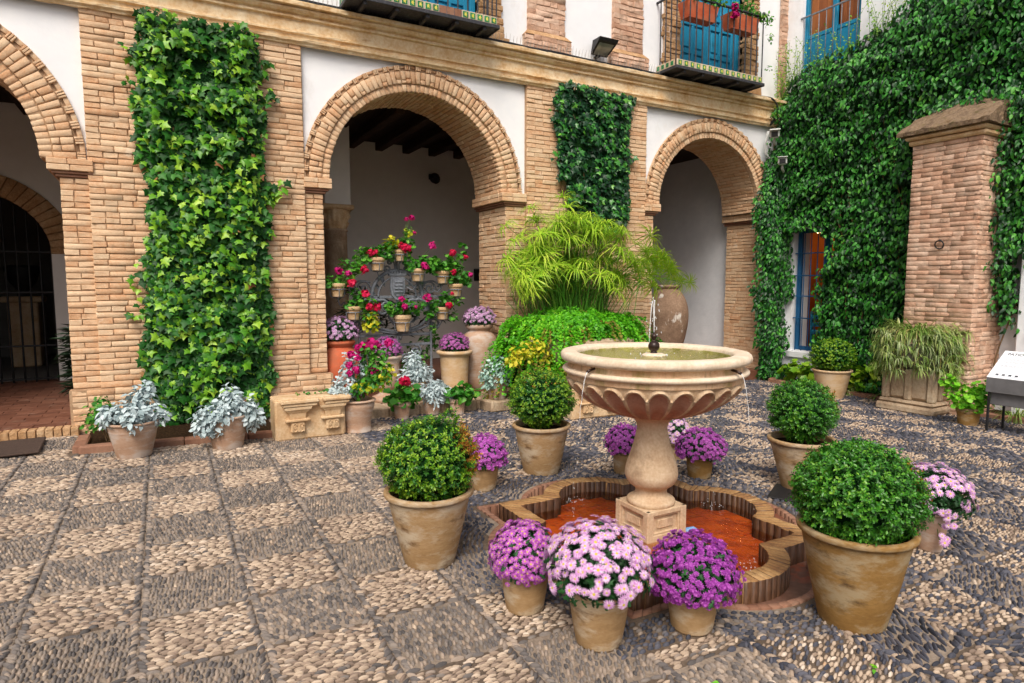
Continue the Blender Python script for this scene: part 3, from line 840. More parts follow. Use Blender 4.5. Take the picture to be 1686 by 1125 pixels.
M['tile_cream'] = material('tile_cream', [(0, '#b9a488'), (1, '#d8c9ae')], rand=.5, noise=((20, .5),), rough=.5, spec=.4, bump=((60, .3, .002),))
M['tile_green'] = material('tile_green', [(0, '#12623a'), (1, '#1f8a52')], rand=.5, noise=((20, .5),), rough=.35, spec=.5, bump=())
M['tile_yellow'] = material('tile_yellow', [(0, '#c7c23f'), (1, '#e0d868')], rand=.5, noise=((20, .5),), rough=.35, spec=.5, bump=())
def balcony(x0, x1, zb, tiles, miss=()):
    yo = YU - .50                                   # outer edge
    b = bpy.data.objects.new('balcony', None); COL.objects.link(b); b.parent = wing
    s = MB(); s.bbox(x0, x1, yo, YU - .02, zb, zb + .03, .006)
    s.bbox(x0 - .005, x1 + .005, yo - .012, yo + .012, zb - .012, zb + .035, .004)
    s.bbox(x0 - .012, x0 + .012, yo, YU, zb - .012, zb + .035, .004); s.bbox(x1 - .012, x1 + .012, yo, YU, zb - .012, zb + .035, .004)
    for k in range(5):
        x = x0 + (x1 - x0) * (k + .5) / 5; s.bbox(x - .025, x + .025, yo + .02, YU, zb - .05, zb - .002, .006)
    s.build('balcony_slab', M['iron_balcony'], b)
    n = tiles; w = (x1 - x0 - .04) / n
    tz0, tz1 = zb + .037, zb + .135
    for k in range(n):
        xa = x0 + .02 + k * w
        t = MB().bbox(xa + .003, xa + w - .003, yo + .014, yo + .03, tz0, tz1, .003).build('tile', M['tile_cream' if k not in miss else 'terracotta_kerb'], b)
        if k in miss: continue
        cx = xa + w / 2; h = .036
        g = MB(); g.bbox(cx - h, cx + h, yo + .0105, yo + .0145, (tz0 + tz1) / 2 - h, (tz0 + tz1) / 2 + h, .001)
        g.build('tile_emblem_field', M['tile_green'], b)
        em = np.array([(-.012, -.03), (.0, -.012), (.012, -.03), (.02, -.026), (.012, -.004), (.026, .002), (.012, .01), (.016, .024), (.004, .03), (-.006, .016), (-.02, .02), (-.014, .004), (-.024, -.006), (-.012, -.01)])
        z0 = (tz0 + tz1) / 2
        mb = MB(); V = [(cx + x * .9, yo + .0085, z0 + z * .9) for x, z in em] + [(cx + x * .9, yo + .0105, z0 + z * .9) for x, z in em] + [(cx, yo + .0085, z0)]
        m = len(em)
        mb.add(V, [[2 * m, (j + 1) % m, j] for j in range(m)], [[j, (j + 1) % m, m + (j + 1) % m, m + j] for j in range(m)])
        mb.build('tile_emblem', M['tile_yellow'], b)
    for ys in (x0 + .012, x1 - .012):
        for k in range(4):
            ya = yo + .06 + k * .105
            MB().bbox(ys - .006, ys + .006, ya, ya + .098, tz0, tz1, .003).build('tile', M['tile_cream'], b)
            dx = -.0085 if ys < (x0 + x1) / 2 else .0085
            MB().bbox(ys + dx - .002, ys + dx + .002, ya + .02, ya + .078, tz0 + .018, tz1 - .018, .001).build('tile_emblem_field', M['tile_green'], b)
    # railing
    zr = zb + 1.13
    nb = int((x1 - x0) / .135)
    bm_ = MB().tube([(0, 0, 0), (0, 0, zr - zb - .03)], .0105, 6, cap=False).build('baluster', M['iron_balcony'], b)
    me = bm_.data; bpy.data.objects.remove(bm_)
    for k in range(nb + 1):
        inst('baluster', me, b, (x0 + .02 + (x1 - x0 - .04) * k / nb, yo + .04, zb + .03))
    for ys in (x0 + .02, x1 - .02):
        for k in range(1, 4): inst('baluster', me, b, (ys, yo + .04 + k * .12, zb + .03))
    r = MB()
    r.bbox(x0 - .01, x1 + .01, yo + .02, yo + .06, zr - .03, zr, .006)
    r.bbox(x0, x0 + .04, yo + .06, YU, zr - .03, zr, .006); r.bbox(x1 - .04, x1, yo + .06, YU, zr - .03, zr, .006)
    for xx in (x0 + .02, x1 - .02): r.lathe([(0, 0), (.02, .01), (.03, .035), (.02, .06), (0, .07)], 12, (xx, yo + .04, zr))
    r.build('handrail', M['iron_balcony'], b)
    return yo, zr
balcony(2.06, 4.02, 4.90, 19, miss=(11, 12, 13))
BY, BZ = balcony(7.10, 9.06, 4.90, 15)

# ---------------------------------------- the gallery behind the arches
gl = MB(); gl.box(-6.5, 10.0, 8.60, 12.0, -.3, .10)
gl.build('gallery_floor', M['gallery_tile'], wing)
def floor_tiles():
    y0, n = 7.9, 0
    for (x0, x1, ya, yb) in ((-2.9, -.86, 8.05, 11.7),):
        ys = np.arange(ya, yb, .14)
        for r, y in enumerate(ys):
            for x in np.arange(x0 - (.14 if r % 2 else 0), x1, .28):
                a, b = max(x, x0), min(x + .275, x1)
                if b - a < .03: continue
                z = .112 + rng.normal(0, .0012)
                MB().bbox(a, b, y, min(y + .136, yb), .09, z, .002).build('floor_tile', M['gallery_tile'], wing)
floor_tiles()
for x0, x1, z in ((-3.43, -.86, .10), (1.80, 4.37, .06), (7.10, 9.75, -.02)):
    MB().box(x0, x1, 8.04, 8.62, -.3, z).build('threshold', M['gallery_tile'], wing)
# header bricks on the edge of the first step, and the step under the middle arch
for k in range(30):
    x = -3.0 + k * .073
    if x > -.87: break
    MB().bbox(x, x + .066, 7.90, 8.06, -.04, .10 + rng.normal(0, .002), .006, jit=.002).build('step_brick', M['rubble'], wing)
st = MB()
for k in range(7):
    x = 1.62 + k * .40
    st = MB().bbox(x + .003, x + .395, 7.52, 8.06, -.2, .055 + rng.normal(0, .002), .012, jit=.002).build('step_slab', M['stone_grey'], wing)
gw = MB()
gw.box(-1.06, 10.2, 11.7, 11.9, 0, 4.3); gw.box(-6.6, -3.74, 11.7, 11.9, 0, 4.3)
gw.box(-3.74, -1.06, 11.702, 11.9, 3.3, 4.3)
gw.box(-6.7, -6.5, 8.5, 11.9, 0, 4.3)
gw.build('gallery_wall', M['plaster_in'], wing)
MB().box(9.9, 10.1, YB, 11.7, -.3, 4.3).build('gallery_end_wall', M['plaster_blue'], wing)
MB().box(-6.6, 10.2, YB - .05, 11.9, 4.16, 4.4).build('gallery_ceiling', M['wood_dark'], wing)
bm_ = MB().bbox(-.07, .07, YB, 11.7, 4.01, 4.16, .012).build('ceiling_beam', M['wood_dark'], wing)
me = bm_.data
for k in range(26): 
    if k != 12: inst('ceiling_beam', me, wing, ((k - 12) * .52, 0, 0))
# inner doorway with brick arch, grille gate and dark room behind
da = MB()
c0, R0, R1, zc0 = -2.4, 1.0, 1.32, 2.02
an = np.linspace(0, PI, 33)
V = [(c0 + R1 * math.cos(a), 11.69, zc0 + .93 * R1 * math.sin(a)) for a in an] + [(c0 + 2.2 * math.cos(a) if abs(math.cos(a)) > .7 else c0 + 1.5 * math.cos(a), 11.69, zc0 + 1.05) for a in an]
for i in range(30):
    a, b = PI * i / 30 + .004, PI * (i + 1) / 30 - .004
    q = lambda y: [(c0 + r * math.cos(t), y, zc0 + .9 * r * math.sin(t)) for r, t in ((R0, a), (R1, a), (R1, b), (R0, b))]
    VOUS.add(q(11.67 + rng.normal(0, .003)), q(11.92), wing, M['rubble'], kind='voussoir')
fill = MB()
for i in range(32):
    a, b = an[i], an[i + 1]
    def out(a):
        x, z = c0 + R1 * math.cos(a), zc0 + .9 * R1 * math.sin(a); return (x, z)
    (xa, za), (xb, zb) = out(a), out(b)
    fill.add([(xa, 11.70, za), (xb, 11.70, zb), (xb, 11.70, 3.3), (xa, 11.70, 3.3)], [[0, 1, 2, 3]])
for s in (-1, 1):
    fill.box(*sorted((c0 + s * 1.0, c0 + s * 1.34)), 11.66, 11.9, 0, zc0)
    xa, xb = sorted((c0 + s * R1, c0 + s * 1.345)); fill.add([(xa, 11.704, zc0), (xb, 11.704, zc0), (xb, 11.704, 3.3), (xa, 11.704, 3.3)], [[0, 1, 2, 3]])
fill.build('doorway_wall', M['plaster_in'], wing)
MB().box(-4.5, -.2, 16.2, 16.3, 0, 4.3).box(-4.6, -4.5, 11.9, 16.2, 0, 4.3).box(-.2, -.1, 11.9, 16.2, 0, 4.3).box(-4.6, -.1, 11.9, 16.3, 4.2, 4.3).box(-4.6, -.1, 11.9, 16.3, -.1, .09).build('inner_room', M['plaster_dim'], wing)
gate = thing('iron_gate', 'dark iron bar gate in the inner brick doorway behind the left arch', 'gate', (c0, 11.8, .1))
bo = MB().tube([(0, 0, 0), (0, 0, 1)], .014, 6).build('gate_bar', M['iron_dark'], gate); me = bo.data; bpy.data.objects.remove(bo)
for k in range(15):
    x = -.98 + k * .14
    inst('gate_bar', me, gate, (x, 0, 0), None, (1, 1, 1.9 + .9 * math.sqrt(max(0, 1 - x * x))))
for z in (.05, .55, 1.35, 1.95): MB().bbox(-1, 1, -.012, .012, z - .015, z + .015, .004).build('gate_rail', M['iron_dark'], gate)
# antique column with capital inside the middle arch
col_ = thing('stone_column', 'antique grey stone column with carved capital inside the middle arch', 'column', (2.50, 10.4, .1))
MB().lathe([(.0, 0), (.27, 0), (.27, .1), (.22, .14), (.24, .19), (.19, .24), (.185, .3), (.175, 2.30), (.19, 2.31), (.19, 2.34), (.17, 2.35), (0, 2.35)], 32).build('shaft', M['stone_grey'], col_)
def capmod(A, R, Z):
    t = np.clip((Z - .0) / .3, 0, 1)
    return R + .018 * np.cos(8 * A) * np.sin(t * PI * 2.2) + .012 * np.cos(16 * A) * np.sin(t * PI), Z
cp = MB().lathe([(.165, 0), (.175, .04), (.2, .1), (.185, .12), (.215, .2), (.2, .22), (.25, .30), (.0, .30)], 64, (0, 0, 2.35), mod=capmod)
cp.bbox(-.25, .25, -.25, .25, 2.64, 2.72, .02, jit=.004)
cp.build('capital', M['stone'], col_)
MB().box(-.2, .2, -.2, .2, 2.72, 4.0).build('pier_block', M['plaster_in'], col_)
# ------------------------------------------------------------------ right wing, ivy-clad
XW = 10.15
rw = thing('ivy_clad_wing', 'white plastered wing almost wholly covered by dark climbing ivy', 'building')
W1 = (6.60, 7.76, .36, 2.56)                         # lower window: y0 y1 z0 z1
W2 = (6.69, 7.78, 5.0, 7.3)                          # upper window
wl = MB()
def wallbox(y0, y1, z0, z1): wl.box(XW, XW + .45, y0, y1, z0, z1)
wallbox(W1[1], 8.6, -.4, 8.6); wallbox(-6, W1[0], -.4, 8.6)
wallbox(W1[0], W1[1], -.4, W1[2]); wallbox(W1[0], W1[1], W1[3], W2[2]); wallbox(W1[0], W2[0], W2[2], 8.6)
wallbox(W2[0], W2[1], W2[3], 8.6); wallbox(W2[0], W1[0] if W1[0] > W2[0] else W2[0], W2[2], W2[3])
wl.box(XW, XW + .45, W1[0], W2[0], W2[2], 8.6) if False else None
wl.box(XW, XW + .45, W2[1], W1[1], W2[2], 8.6) if W1[1] > W2[1] else None
wl.build('plaster_wall', M['plaster'], rw)
MB().bbox(9.93, XW + .02, 3.0, 4.14, -.3, 2.35, .012).build('wall_pilaster', M['plaster'], rw)
MB().bbox(XW - .06, XW + .02, W1[0] - .05, W1[1] + .04, W1[2] - .13, W1[2] - .01, .012).build('window_sill', M['plaster'], rw)
def blue_window(nm, y0, y1, z0, z1, mid, xf, glass=True):
    w = bpy.data.objects.new(nm, None); COL.objects.link(w); w.parent = rw
    f = MB(); t = .075
    f.bbox(xf, xf + .06, y0 + .004, y0 + t, z0 + .004, z1 - .004, .006); f.bbox(xf, xf + .06, y1 - t, y1 - .004, z0 + .004, z1 - .004, .006)
    f.bbox(xf + .002, xf + .058, y0 + t, y1 - t, z0 + .004, z0 + t, .006); f.bbox(xf + .002, xf + .058, y0 + t, y1 - t, z1 - t, z1 - .004, .006)
    for a in mid: f.bbox(xf + .004, xf + .056, a - .045, a + .045, z0 + t, z1 - t, .006)
    f.build('window_frame', M['blue_deep'] if z0 < 2 else M['blue_paint'], w)
    return w
M['orange_wall'] = material('orange_wall', [(0, '#8a4c1a'), (1, '#ad6a2c')], rand=0, noise=((2, 1),), rough=.9, bump=())
w1 = blue_window('barred_window', *W1, mid=(7.18,), xf=XW + .12)
b = MB().tube([(0, 0, 0), (0, 0, W1[3] - W1[2])], .009, 6, cap=False).build('window_bar', M['blue_deep'], w1); me = b.data; bpy.data.objects.remove(b)
for k in range(9): inst('window_bar', me, w1, (XW + .05, W1[0] + .06 + k * .13, W1[2]))
for z in (.95, 1.35, 1.72, 2.12): MB().bbox(XW + .04, XW + .06, W1[0], W1[1], z - .01, z + .01, .003).build('window_rail', M['blue_deep'], w1)
# room behind: orange wall, timber shutter leaves, a lit lamp
rm = MB(); rm.box(XW + 3.2, XW + 3.3, 5.6, 9.6, -.1, 3.2).box(XW + .45, XW + 3.3, 9.6, 9.7, -.1, 3.2).box(XW + .45, XW + 3.3, 5.5, 5.6, -.1, 3.2)
rm.box(XW + .45, XW + 3.3, 5.5, 9.7, 3.2, 3.3)
rm.build('room_wall', M['orange_wall'], rw)
MB().box(XW + .45, XW + 3.3, 5.5, 9.7, -.1, .0).build('room_floor', M['gallery_tile'], rw)
M['wood_warm'] = material('wood_warm', [(0, '#6b3a1c'), (.5, '#935630'), (1, '#b5733f')], rand=.5, noise=((3, .6),), rough=.6, stretch=(4, 4, .6), bump=((30, .3, .004),))
for k in range(3): MB().bbox(XW + .5 + .0, XW + .54, 8.0 + k * .0 + .16 * k, 8.15 + .16 * k, .3, 2.6, .006).build('shutter_board', M['wood_warm'], rw)
lampt = thing('room_lamp', 'small lit lamp hanging inside the room behind the barred window', 'lamp', (XW + 1.5, 8.35, 2.62))
M['lamp_glow'] = bpy.data.materials.new('lamp_glow'); M['lamp_glow'].use_nodes = True
bs = M['lamp_glow'].node_tree.nodes['Principled BSDF']; bs.inputs['Emission Color'].default_value = (1, .62, .25, 1); bs.inputs['Emission Strength'].default_value = 8
MB().lathe([(0, -.045), (.025, -.035), (.032, -.01), (.025, .02), (.012, .05), (0, .05)], 16).build('bulb', M['lamp_glow'], lampt)
MB().tube([(0, 0, .05), (0, 0, .58)], .006, 6).build('lamp_rod', M['iron_dark'], lampt)
ld = bpy.data.lights.new('room_lamp_light', 'POINT'); ld.energy = 22; ld.color = (1, .66, .34); ld.shadow_soft_size = .12
lo = bpy.data.objects.new('room_lamp_light', ld); COL.objects.link(lo); lo.location = (XW + 1.9, 8.6, 2.7)
def chair(loc, rz, label):
    c = thing('blue_chair', label, 'chair', loc, rz, 'blue chairs behind the barred window')
    MB().bbox(-.2, .2, -.2, .2, .43, .46, .01).build('seat', M['blue_paint'], c)
    for z in (.62, .76, .90): MB().bbox(-.2, .2, .17, .2, z, z + .08, .008).build('back_rail', M['blue_paint'], c)
    for x in (-.18, .18):
        MB().tube([(x, .185, 0), (x, .185, .46), (x, .215, 1.0)], .018, 6).build('leg', M['blue_paint'], c)
        MB().tube([(x, -.18, 0), (x, -.18, .44)], .018, 6).build('leg', M['blue_paint'], c)
chair((XW + .95, 7.75, 0.0), 1.9, 'blue slat-back chair standing just behind the barred window')
chair((XW + 1.75, 8.35, 0.0), .6, 'blue slat-back chair deeper in the orange room, past the nearer one')
w2 = blue_window('upper_window', *W2, mid=(7.20,), xf=XW + .06)
for y0, y1 in ((W2[0] + .08, 7.15), (7.25, W2[1] - .08)):
    MB().bbox(XW + .075, XW + .11, y0, y1, W2[2] + .06, 5.86, .01).build('lower_panel', M['blue_paint'], w2)
    MB().bbox(XW + .068, XW + .118, y0, y1, 5.86, 5.93, .006).build('cross_rail', M['blue_paint'], w2)
    for k in range(3):
        ya = y0 + (y1 - y0) * k / 3
        MB().bbox(XW + .13, XW + .15, ya + .004, ya + (y1 - y0) / 3 - .004, 5.9, 7.25, .004).build('shutter_board', M['wood_warm'], w2)
MB().bbox(XW + .055, XW + .105, W2[1] - .02, W2[1] + .05, 5.85, 6.0, .01).build('hinge_block', M['blue_paint'], w2)
rl = MB(); rl.bbox(XW - .02, XW + .0, W2[0] - .02, W2[1] + .02, 6.22, 6.25, .004); rl.build('window_rail', M['iron'], w2)
for k in range(8): MB().tube([(XW - .01, W2[0] + .05 + k * .14, 5.3), (XW - .01, W2[0] + .05 + k * .14, 6.22)], .007, 6).build('window_bar', M['iron'], w2)
MB().box(XW + .5, XW + .52, 6.4, 8.1, 4.8, 7.5).build('room_back', M['wood_dark'], w2)
dp = thing('drainpipe', 'white painted drainpipe beside the barred window, half hidden by ivy', 'pipe', (XW - .06, 7.92, 0))
MB().tube([(0, 0, -.2), (0, 0, 2.7)], .045, 12).build('pipe', M['plaster'], dp)
for z in (.4, 1.4, 2.4): MB().lathe([(.05, -.02), (.056, -.015), (.056, .015), (.05, .02)], 12, (0, 0, z)).build('pipe_bracket', M['iron'], dp)
# planting strip and terracotta kerbs along both walls
def kerb(pts, label, h=.07, w=.11, L=.30, group=None, z=None):
    root = thing('planter_kerb', label, 'kerb', (0, 0, 0))
    for (x0, y0), (x1, y1) in zip(pts[:-1], pts[1:]):
        d = math.hypot(x1 - x0, y1 - y0); n = max(1, round(d / L)); a = math.atan2(y1 - y0, x1 - x0)
        for k in range(n):
            u = (k + .5) / n; x, y = x0 + (x1 - x0) * u, y0 + (y1 - y0) * u
            o = MB().bbox(-d / n / 2 + .003, d / n / 2 - .003, -w / 2, w / 2, -.1, h, .012, jit=.003).build('kerb_tile', M['terracotta_kerb'], root)
            o.location = (x, y, gz(x)); o.rotation_euler = (0, 0, a + rng.normal(0, .008))
    return root
kerb([(9.62, 7.72), (9.62, -1.0)], 'low terracotta kerb at the foot of the ivy wall behind the lectern')
kerb([(9.62, 7.72), (9.95, 7.9)], 'short terracotta kerb return below the ivy at the courtyard corner', L=.2)
kerb([(-.74, 7.62), (-.74, 7.10), (1.02, 7.02)], 'terracotta kerb edging the bed below the bright left ivy')
s1 = MB().box(9.66, XW, -1.0, 7.7, -.4, -.17).build('soil_bed', M['soil'])
tag(s1, 'dark soil bed at the foot of the ivy wall', kind='structure')
s2 = MB().box(-.72, 1.02, 7.05, 8.02, -.3, .02).build('soil_bed', M['soil'])
tag(s2, 'dark soil bed below the left ivy', kind='structure')

# ------------------------------------------------------------------ brick buttress
bt = thing('brick_buttress', 'weathered pink brick buttress with sloped mossy cap and iron ring', 'buttress')
XB, YN, YFr, ZT = 9.37, 4.42, 5.29, 3.50
MB().box(XB + .012, XW + .02, YN + .012, YFr - .012, -.4, ZT).build('buttress_core', M['mortar_old'], bt)
B2 = Bricks()
wall_bricks(B2, bt, M['brick_old'], (XB, YFr), (0, -1), (-1, 0), YFr - YN, -.22, ZT, course=.064, lens=(.28, .14), proud=.003, jit=.002, bev=.003, joint=.006)
wall_bricks(B2, bt, M['brick_old'], (XB, YN), (1, 0), (0, -1), XW - XB, -.22, ZT, course=.064, lens=(.28, .14), proud=.004, jit=.003, bev=.0035, joint=.007)
B2.build(300, bt)
def capring(x0, y0, y1, z0, z1, nm, mat, b=.015):
    MB().bbox(x0, XW, y0, y1, z0, z1, b, jit=.004).build(nm, mat, bt)
capring(XB - .05, YN - .05, YFr + .05, ZT, ZT + .07, 'cap_moulding', M['stone'], .02)
capring(XB - .10, YN - .08, YFr + .09, ZT + .072, ZT + .13, 'cap_moulding', M['stone'], .025)
M['moss_stone'] = material('moss_stone', [(0, '#54463a'), (.35, '#766453'), (.7, '#948069'), (1, '#b5a38b')], rand=0, noise=((9, .6), (40, .4)), rough=.97, spec=.06, bump=((22, .9, .02), (120, .6, .005)), stain=('#4d4a1e', 5, .55, .72), stains=(('#5a4632', 9, .5, .7),))
cx = MB()
nu, nv2 = 16, 10
V = []
for i in range(nv2 + 1):
    t = i / nv2
    for j in range(nu + 1):
        u = j / nu
        x = XB - .16 + t * (XW - XB + .16)
        inset = t * .06
        y = (YFr + .15 - inset) + u * ((YN - .13 + inset) - (YFr + .15 - inset))
        z = ZT + .185 + .56 * t ** .9 * (1 - .35 * abs(2 * u - 1) ** 3 * t)
        V.append((x + rng.normal(0, .006), y + rng.normal(0, .006), z + rng.normal(0, .009)))
f = [[i * (nu + 1) + j, i * (nu + 1) + j + 1, (i + 1) * (nu + 1) + j + 1, (i + 1) * (nu + 1) + j] for i in range(nv2) for j in range(nu)]
cx.add(V, f, smooth=True)
top0 = [V[j] for j in range(nu + 1)]
low0 = [(p[0] + .01, p[1], ZT + .133) for p in top0]
cx.add(top0 + low0, [[j + 1, j, nu + 1 + j, nu + 2 + j] for j in range(nu)])
sd = [V[i * (nu + 1) + nu] for i in range(nv2 + 1)]; sl = [(p[0], p[1] + .0, ZT + .133) for p in sd]
cx.add(sd + sl, [[i + 1, i, nv2 + 1 + i, nv2 + 2 + i] for i in range(nv2)])
sd = [V[i * (nu + 1)] for i in range(nv2 + 1)]; sl = [(p[0], p[1], ZT + .133) for p in sd]
cx.add(sd + sl, [[i, i + 1, nv2 + 2 + i, nv2 + 1 + i] for i in range(nv2)])
cx.box(XB - .14, XW, YN - .11, YFr + .13, ZT + .131, ZT + .18)
cx.build('sloped_cap', M['moss_stone'], bt)
rg = MB(); a = np.linspace(0, 2 * PI, 17)
rg.tube([(XB - .045 - .01 * math.cos(t), 4.85 + .055 * math.sin(t), 2.11 + .055 * math.cos(t)) for t in a], .009, 6, cap=False)
rg.tube([(XB + .02, 4.85, 2.165), (XB - .05, 4.85, 2.172)], .012, 6)
rg.build('iron_ring', M['iron_dark'], bt)

# ------------------------------------------------------------------ sunken gutter, pool, fountain
pool = thing('quatrefoil_pool', 'low four-lobed brick pool with orange tile floor under the fountain', 'pool', (PC[0], PC[1], 0))
ZT_, ZWAT = .0, -.085
nq = len(Q_IN)
for i in range(nq):
    j = (i + 1) % nq
    a, b, c, d = Q_IN[i], Q_OUT[i], Q_OUT[j], Q_IN[j]
    P4 = np.array([a, b, c, d]); cc = P4.mean(0)
    if np.linalg.norm(Q_OUT[j] - Q_OUT[i]) < .01: continue
    zt = ZT_ + rng.normal(0, .002)
    def shrink(P4, g):
        # close joints on the two long sides only
        e = P4.copy(); 
        ti = nrm(P4[3] - P4[0]); to = nrm(P4[2] - P4[1])
        gi = min(g, .35 * np.linalg.norm(P4[3] - P4[0])); go = min(g, .35 * np.linalg.norm(P4[2] - P4[1]))
        e[0] += ti * gi; e[3] -= ti * gi; e[1] += to * go; e[2] -= to * go
        return e
    E = shrink(P4, .0012)
    top = [(*p, zt) for p in E]; bot = [(*p, -.30) for p in E]
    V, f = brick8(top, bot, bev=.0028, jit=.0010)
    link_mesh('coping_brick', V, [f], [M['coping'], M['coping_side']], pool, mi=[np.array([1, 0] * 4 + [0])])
def ring_sheet(A, B, za, zb, nm, mat, flip=False):
    n = len(A)
    V = np.vstack([np.column_stack([A, np.full(n, za)]), np.column_stack([B, np.full(n, zb)])])
    f = np.array([[i, n + i, n + (i + 1) % n, (i + 1) % n] for i in range(n)])
    return link_mesh(nm, V, [f], mat, pool)
# mortar core in the joints
q1 = Q_IN + (Q_OUT - Q_IN) * .02; q2 = Q_IN + (Q_OUT - Q_IN) * .98
n = nq
V = np.vstack([np.column_stack([q, np.full(n, z)]) for q, z in ((q1, -.3), (q1, ZT_ - .007), (q2, ZT_ - .007), (q2, -.3))])
f = np.array([[k * n + i, k * n + (i + 1) % n, (k + 1) * n + (i + 1) % n, (k + 1) * n + i] for k in range(3) for i in range(n)])
link_mesh('coping_core', V, [f], M['coping'], pool)
M['gutter'] = material('gutter', [(0, '#4d3428'), (.5, '#6b4a3a'), (1, '#86685a')], rand=.0, noise=((5, .6), (30, .4)), rough=.5, spec=.4, bump=((40, .4, .004),), stain=('#b24a18', 3, .52, .7), stains=(('#5b4a3e', 6, .55, .75),))
ring_sheet(Q_OUT * .985, Q_G0 * 1.01, -.128, -.122, 'gutter_floor', M['gutter'])
for i in range(0, nq):
    j = (i + 1) % nq
    E = np.array([Q_G0[i], Q_G1[i], Q_G1[j], Q_G0[j]])
    if np.linalg.norm(E[1] - E[2]) < .012: continue
    ti = nrm(E[3] - E[0]); to = nrm(E[2] - E[1]); g = .0008
    E[0] += ti * g; E[3] -= ti * g; E[1] += to * g; E[2] -= to * g
    zt = gz(E[:, 0] + PC[0]).mean() + .012 + rng.normal(0, .001)
    V, f = brick8([(*p, zt) for p in E], [(*p, -.3) for p in E], bev=.003, jit=.0008)
    link_mesh('gutter_kerb_brick', V, [f], M['terracotta_kerb'], pool)
# tile floor
fl = np.column_stack([Q_IN * 1.02, np.full(nq, -.150)])
link_mesh('pool_bed', np.vstack([fl, [[0, 0, -.150]]]), [np.array([[i, (i + 1) % nq, nq] for i in range(nq)])], M['pool_tile'], pool)
def in_q(p, S, c, r):
    if max(abs(p[0]), abs(p[1])) < S: return True
    return any((p[0] - k[0]) ** 2 + (p[1] - k[1]) ** 2 < r * r for k in ((c, 0), (-c, 0), (0, c), (0, -c)))
t0 = MB().bbox(-.064, .064, -.134, .134, -.02, 0, .002).build('floor_tile', M['pool_tile'], pool); tme = t0.data; bpy.data.objects.remove(t0)
for i in range(-7, 8):
    for j in range(-4, 5):
        p = (i * .132, j * .272 + (.136 if i % 2 else 0))
        if in_q(p, .648, .56, .315): inst('floor_tile', tme, pool, (p[0], p[1], -.133 + rng.normal(0, .001)), np.array([[1, 0, 0], [0, 1, 0], [rng.normal(0, .006), rng.normal(0, .006), 1]]))
# water: fresnel mix of reflection and tinted transmission, rippled
def water_mat(name, tint, scale, strength):
    m = bpy.data.materials.new(name); m.use_nodes = True; t = m.node_tree; t.nodes.clear(); L = t.links.new
    o = _n(t, 'ShaderNodeOutputMaterial'); tr = _n(t, 'ShaderNodeBsdfTransparent'); tr.inputs[0].default_value = (*tint, 1)
    gl_ = _n(t, 'ShaderNodeBsdfGlossy'); gl_.inputs['Roughness'].default_value = .03
    fr = _n(t, 'ShaderNodeFresnel'); fr.inputs[0].default_value = 1.33
    tc = _n(t, 'ShaderNodeTexCoord'); nz = _n(t, 'ShaderNodeTexNoise'); nz.inputs['Scale'].default_value = scale; nz.inputs['Detail'].default_value = 3
    L(tc.outputs['Object'], nz.inputs['Vector'])
    wv = _n(t, 'ShaderNodeTexNoise'); wv.inputs['Scale'].default_value = scale * 2.7; L(tc.outputs['Object'], wv.inputs['Vector'])
    ad = _n(t, 'ShaderNodeMath', operation='ADD'); L(nz.outputs['Fac'], ad.inputs[0]); L(wv.outputs['Fac'], ad.inputs[1])
    bp = _n(t, 'ShaderNodeBump'); bp.inputs['Strength'].default_value = strength; bp.inputs['Distance'].default_value = .02; L(ad.outputs[0], bp.inputs['Height'])
    L(bp.outputs[0], gl_.inputs['Normal']); L(bp.outputs[0], fr.inputs['Normal'])
    mx = _n(t, 'ShaderNodeMixShader'); L(fr.outputs[0], mx.inputs[0]); L(tr.outputs[0], mx.inputs[1]); L(gl_.outputs[0], mx.inputs[2]); L(mx.outputs[0], o.inputs[0])
    return m
M['water'] = water_mat('water', (.95, .82, .62), 9, .8)
M['water_basin'] = water_mat('water_basin', (.88, .93, .62), 14, 1.3)
wp = np.column_stack([Q_IN, np.full(nq, ZWAT)])
wo_ = link_mesh('water', np.vstack([wp, [[0, 0, ZWAT]]]), [np.array([[i, (i + 1) % nq, nq] for i in range(nq)])], M['water'], pool)

FX, FY = PC
ft = thing('stone_fountain', 'pale stone fountain with wide fluted basin on a baluster stem', 'fountain', (FX, FY, 0))
# pedestal: square block with sunk framed panels
H = .168; Z0, Z1 = -.2, .118
pd = MB()
fr_ = .035; pz0, pz1 = -.045, .085
pd.box(-H + .028, H - .028, -H + .028, H - .028, Z0, Z1 - .002)
for q in range(4):
    ca, sa = round(math.cos(q * PI / 2)), round(math.sin(q * PI / 2))
    def rot(V): V = np.asarray(V, float); return np.column_stack([V[:, 0] * ca - V[:, 1] * sa, V[:, 0] * sa + V[:, 1] * ca, V[:, 2]])
    def rbox(x0, x1, y0, y1, z0, z1, b):
        V, f4, f3 = bevel_box(x0, x1, y0, y1, z0, z1, b); pd.add(rot(V), f4, f3)
    rbox(-H + .001, -H + .05, -H, -H + .03, Z0, Z1, .004)
    rbox(H - .05, H - .001, -H + .0005, -H + .03, Z0, Z1, .004)
    rbox(-H + .05, H - .05, -H + .001, -H + .03, pz1, Z1, .004)
    rbox(-H + .05, H - .05, -H + .001, -H + .03, Z0, pz0, .004)
    # inner moulding
    rbox(-H + .05, -H + .064, -H + .011, -H + .03, pz0, pz1, .004); rbox(H - .064, H - .05, -H + .011, -H + .03, pz0, pz1, .004)
    rbox(-H + .064, H - .064, -H + .011, -H + .03, pz1 - .014, pz1, .004); rbox(-H + .064, H - .064, -H + .011, -H + .03, pz0, pz0 + .014, .004)
    rbox(-H + .10, H - .10, -H + .016, -H + .03, pz0 + .035, pz1 - .035, .005)
pd.build('pedestal', M['stone_fountain'], ft)
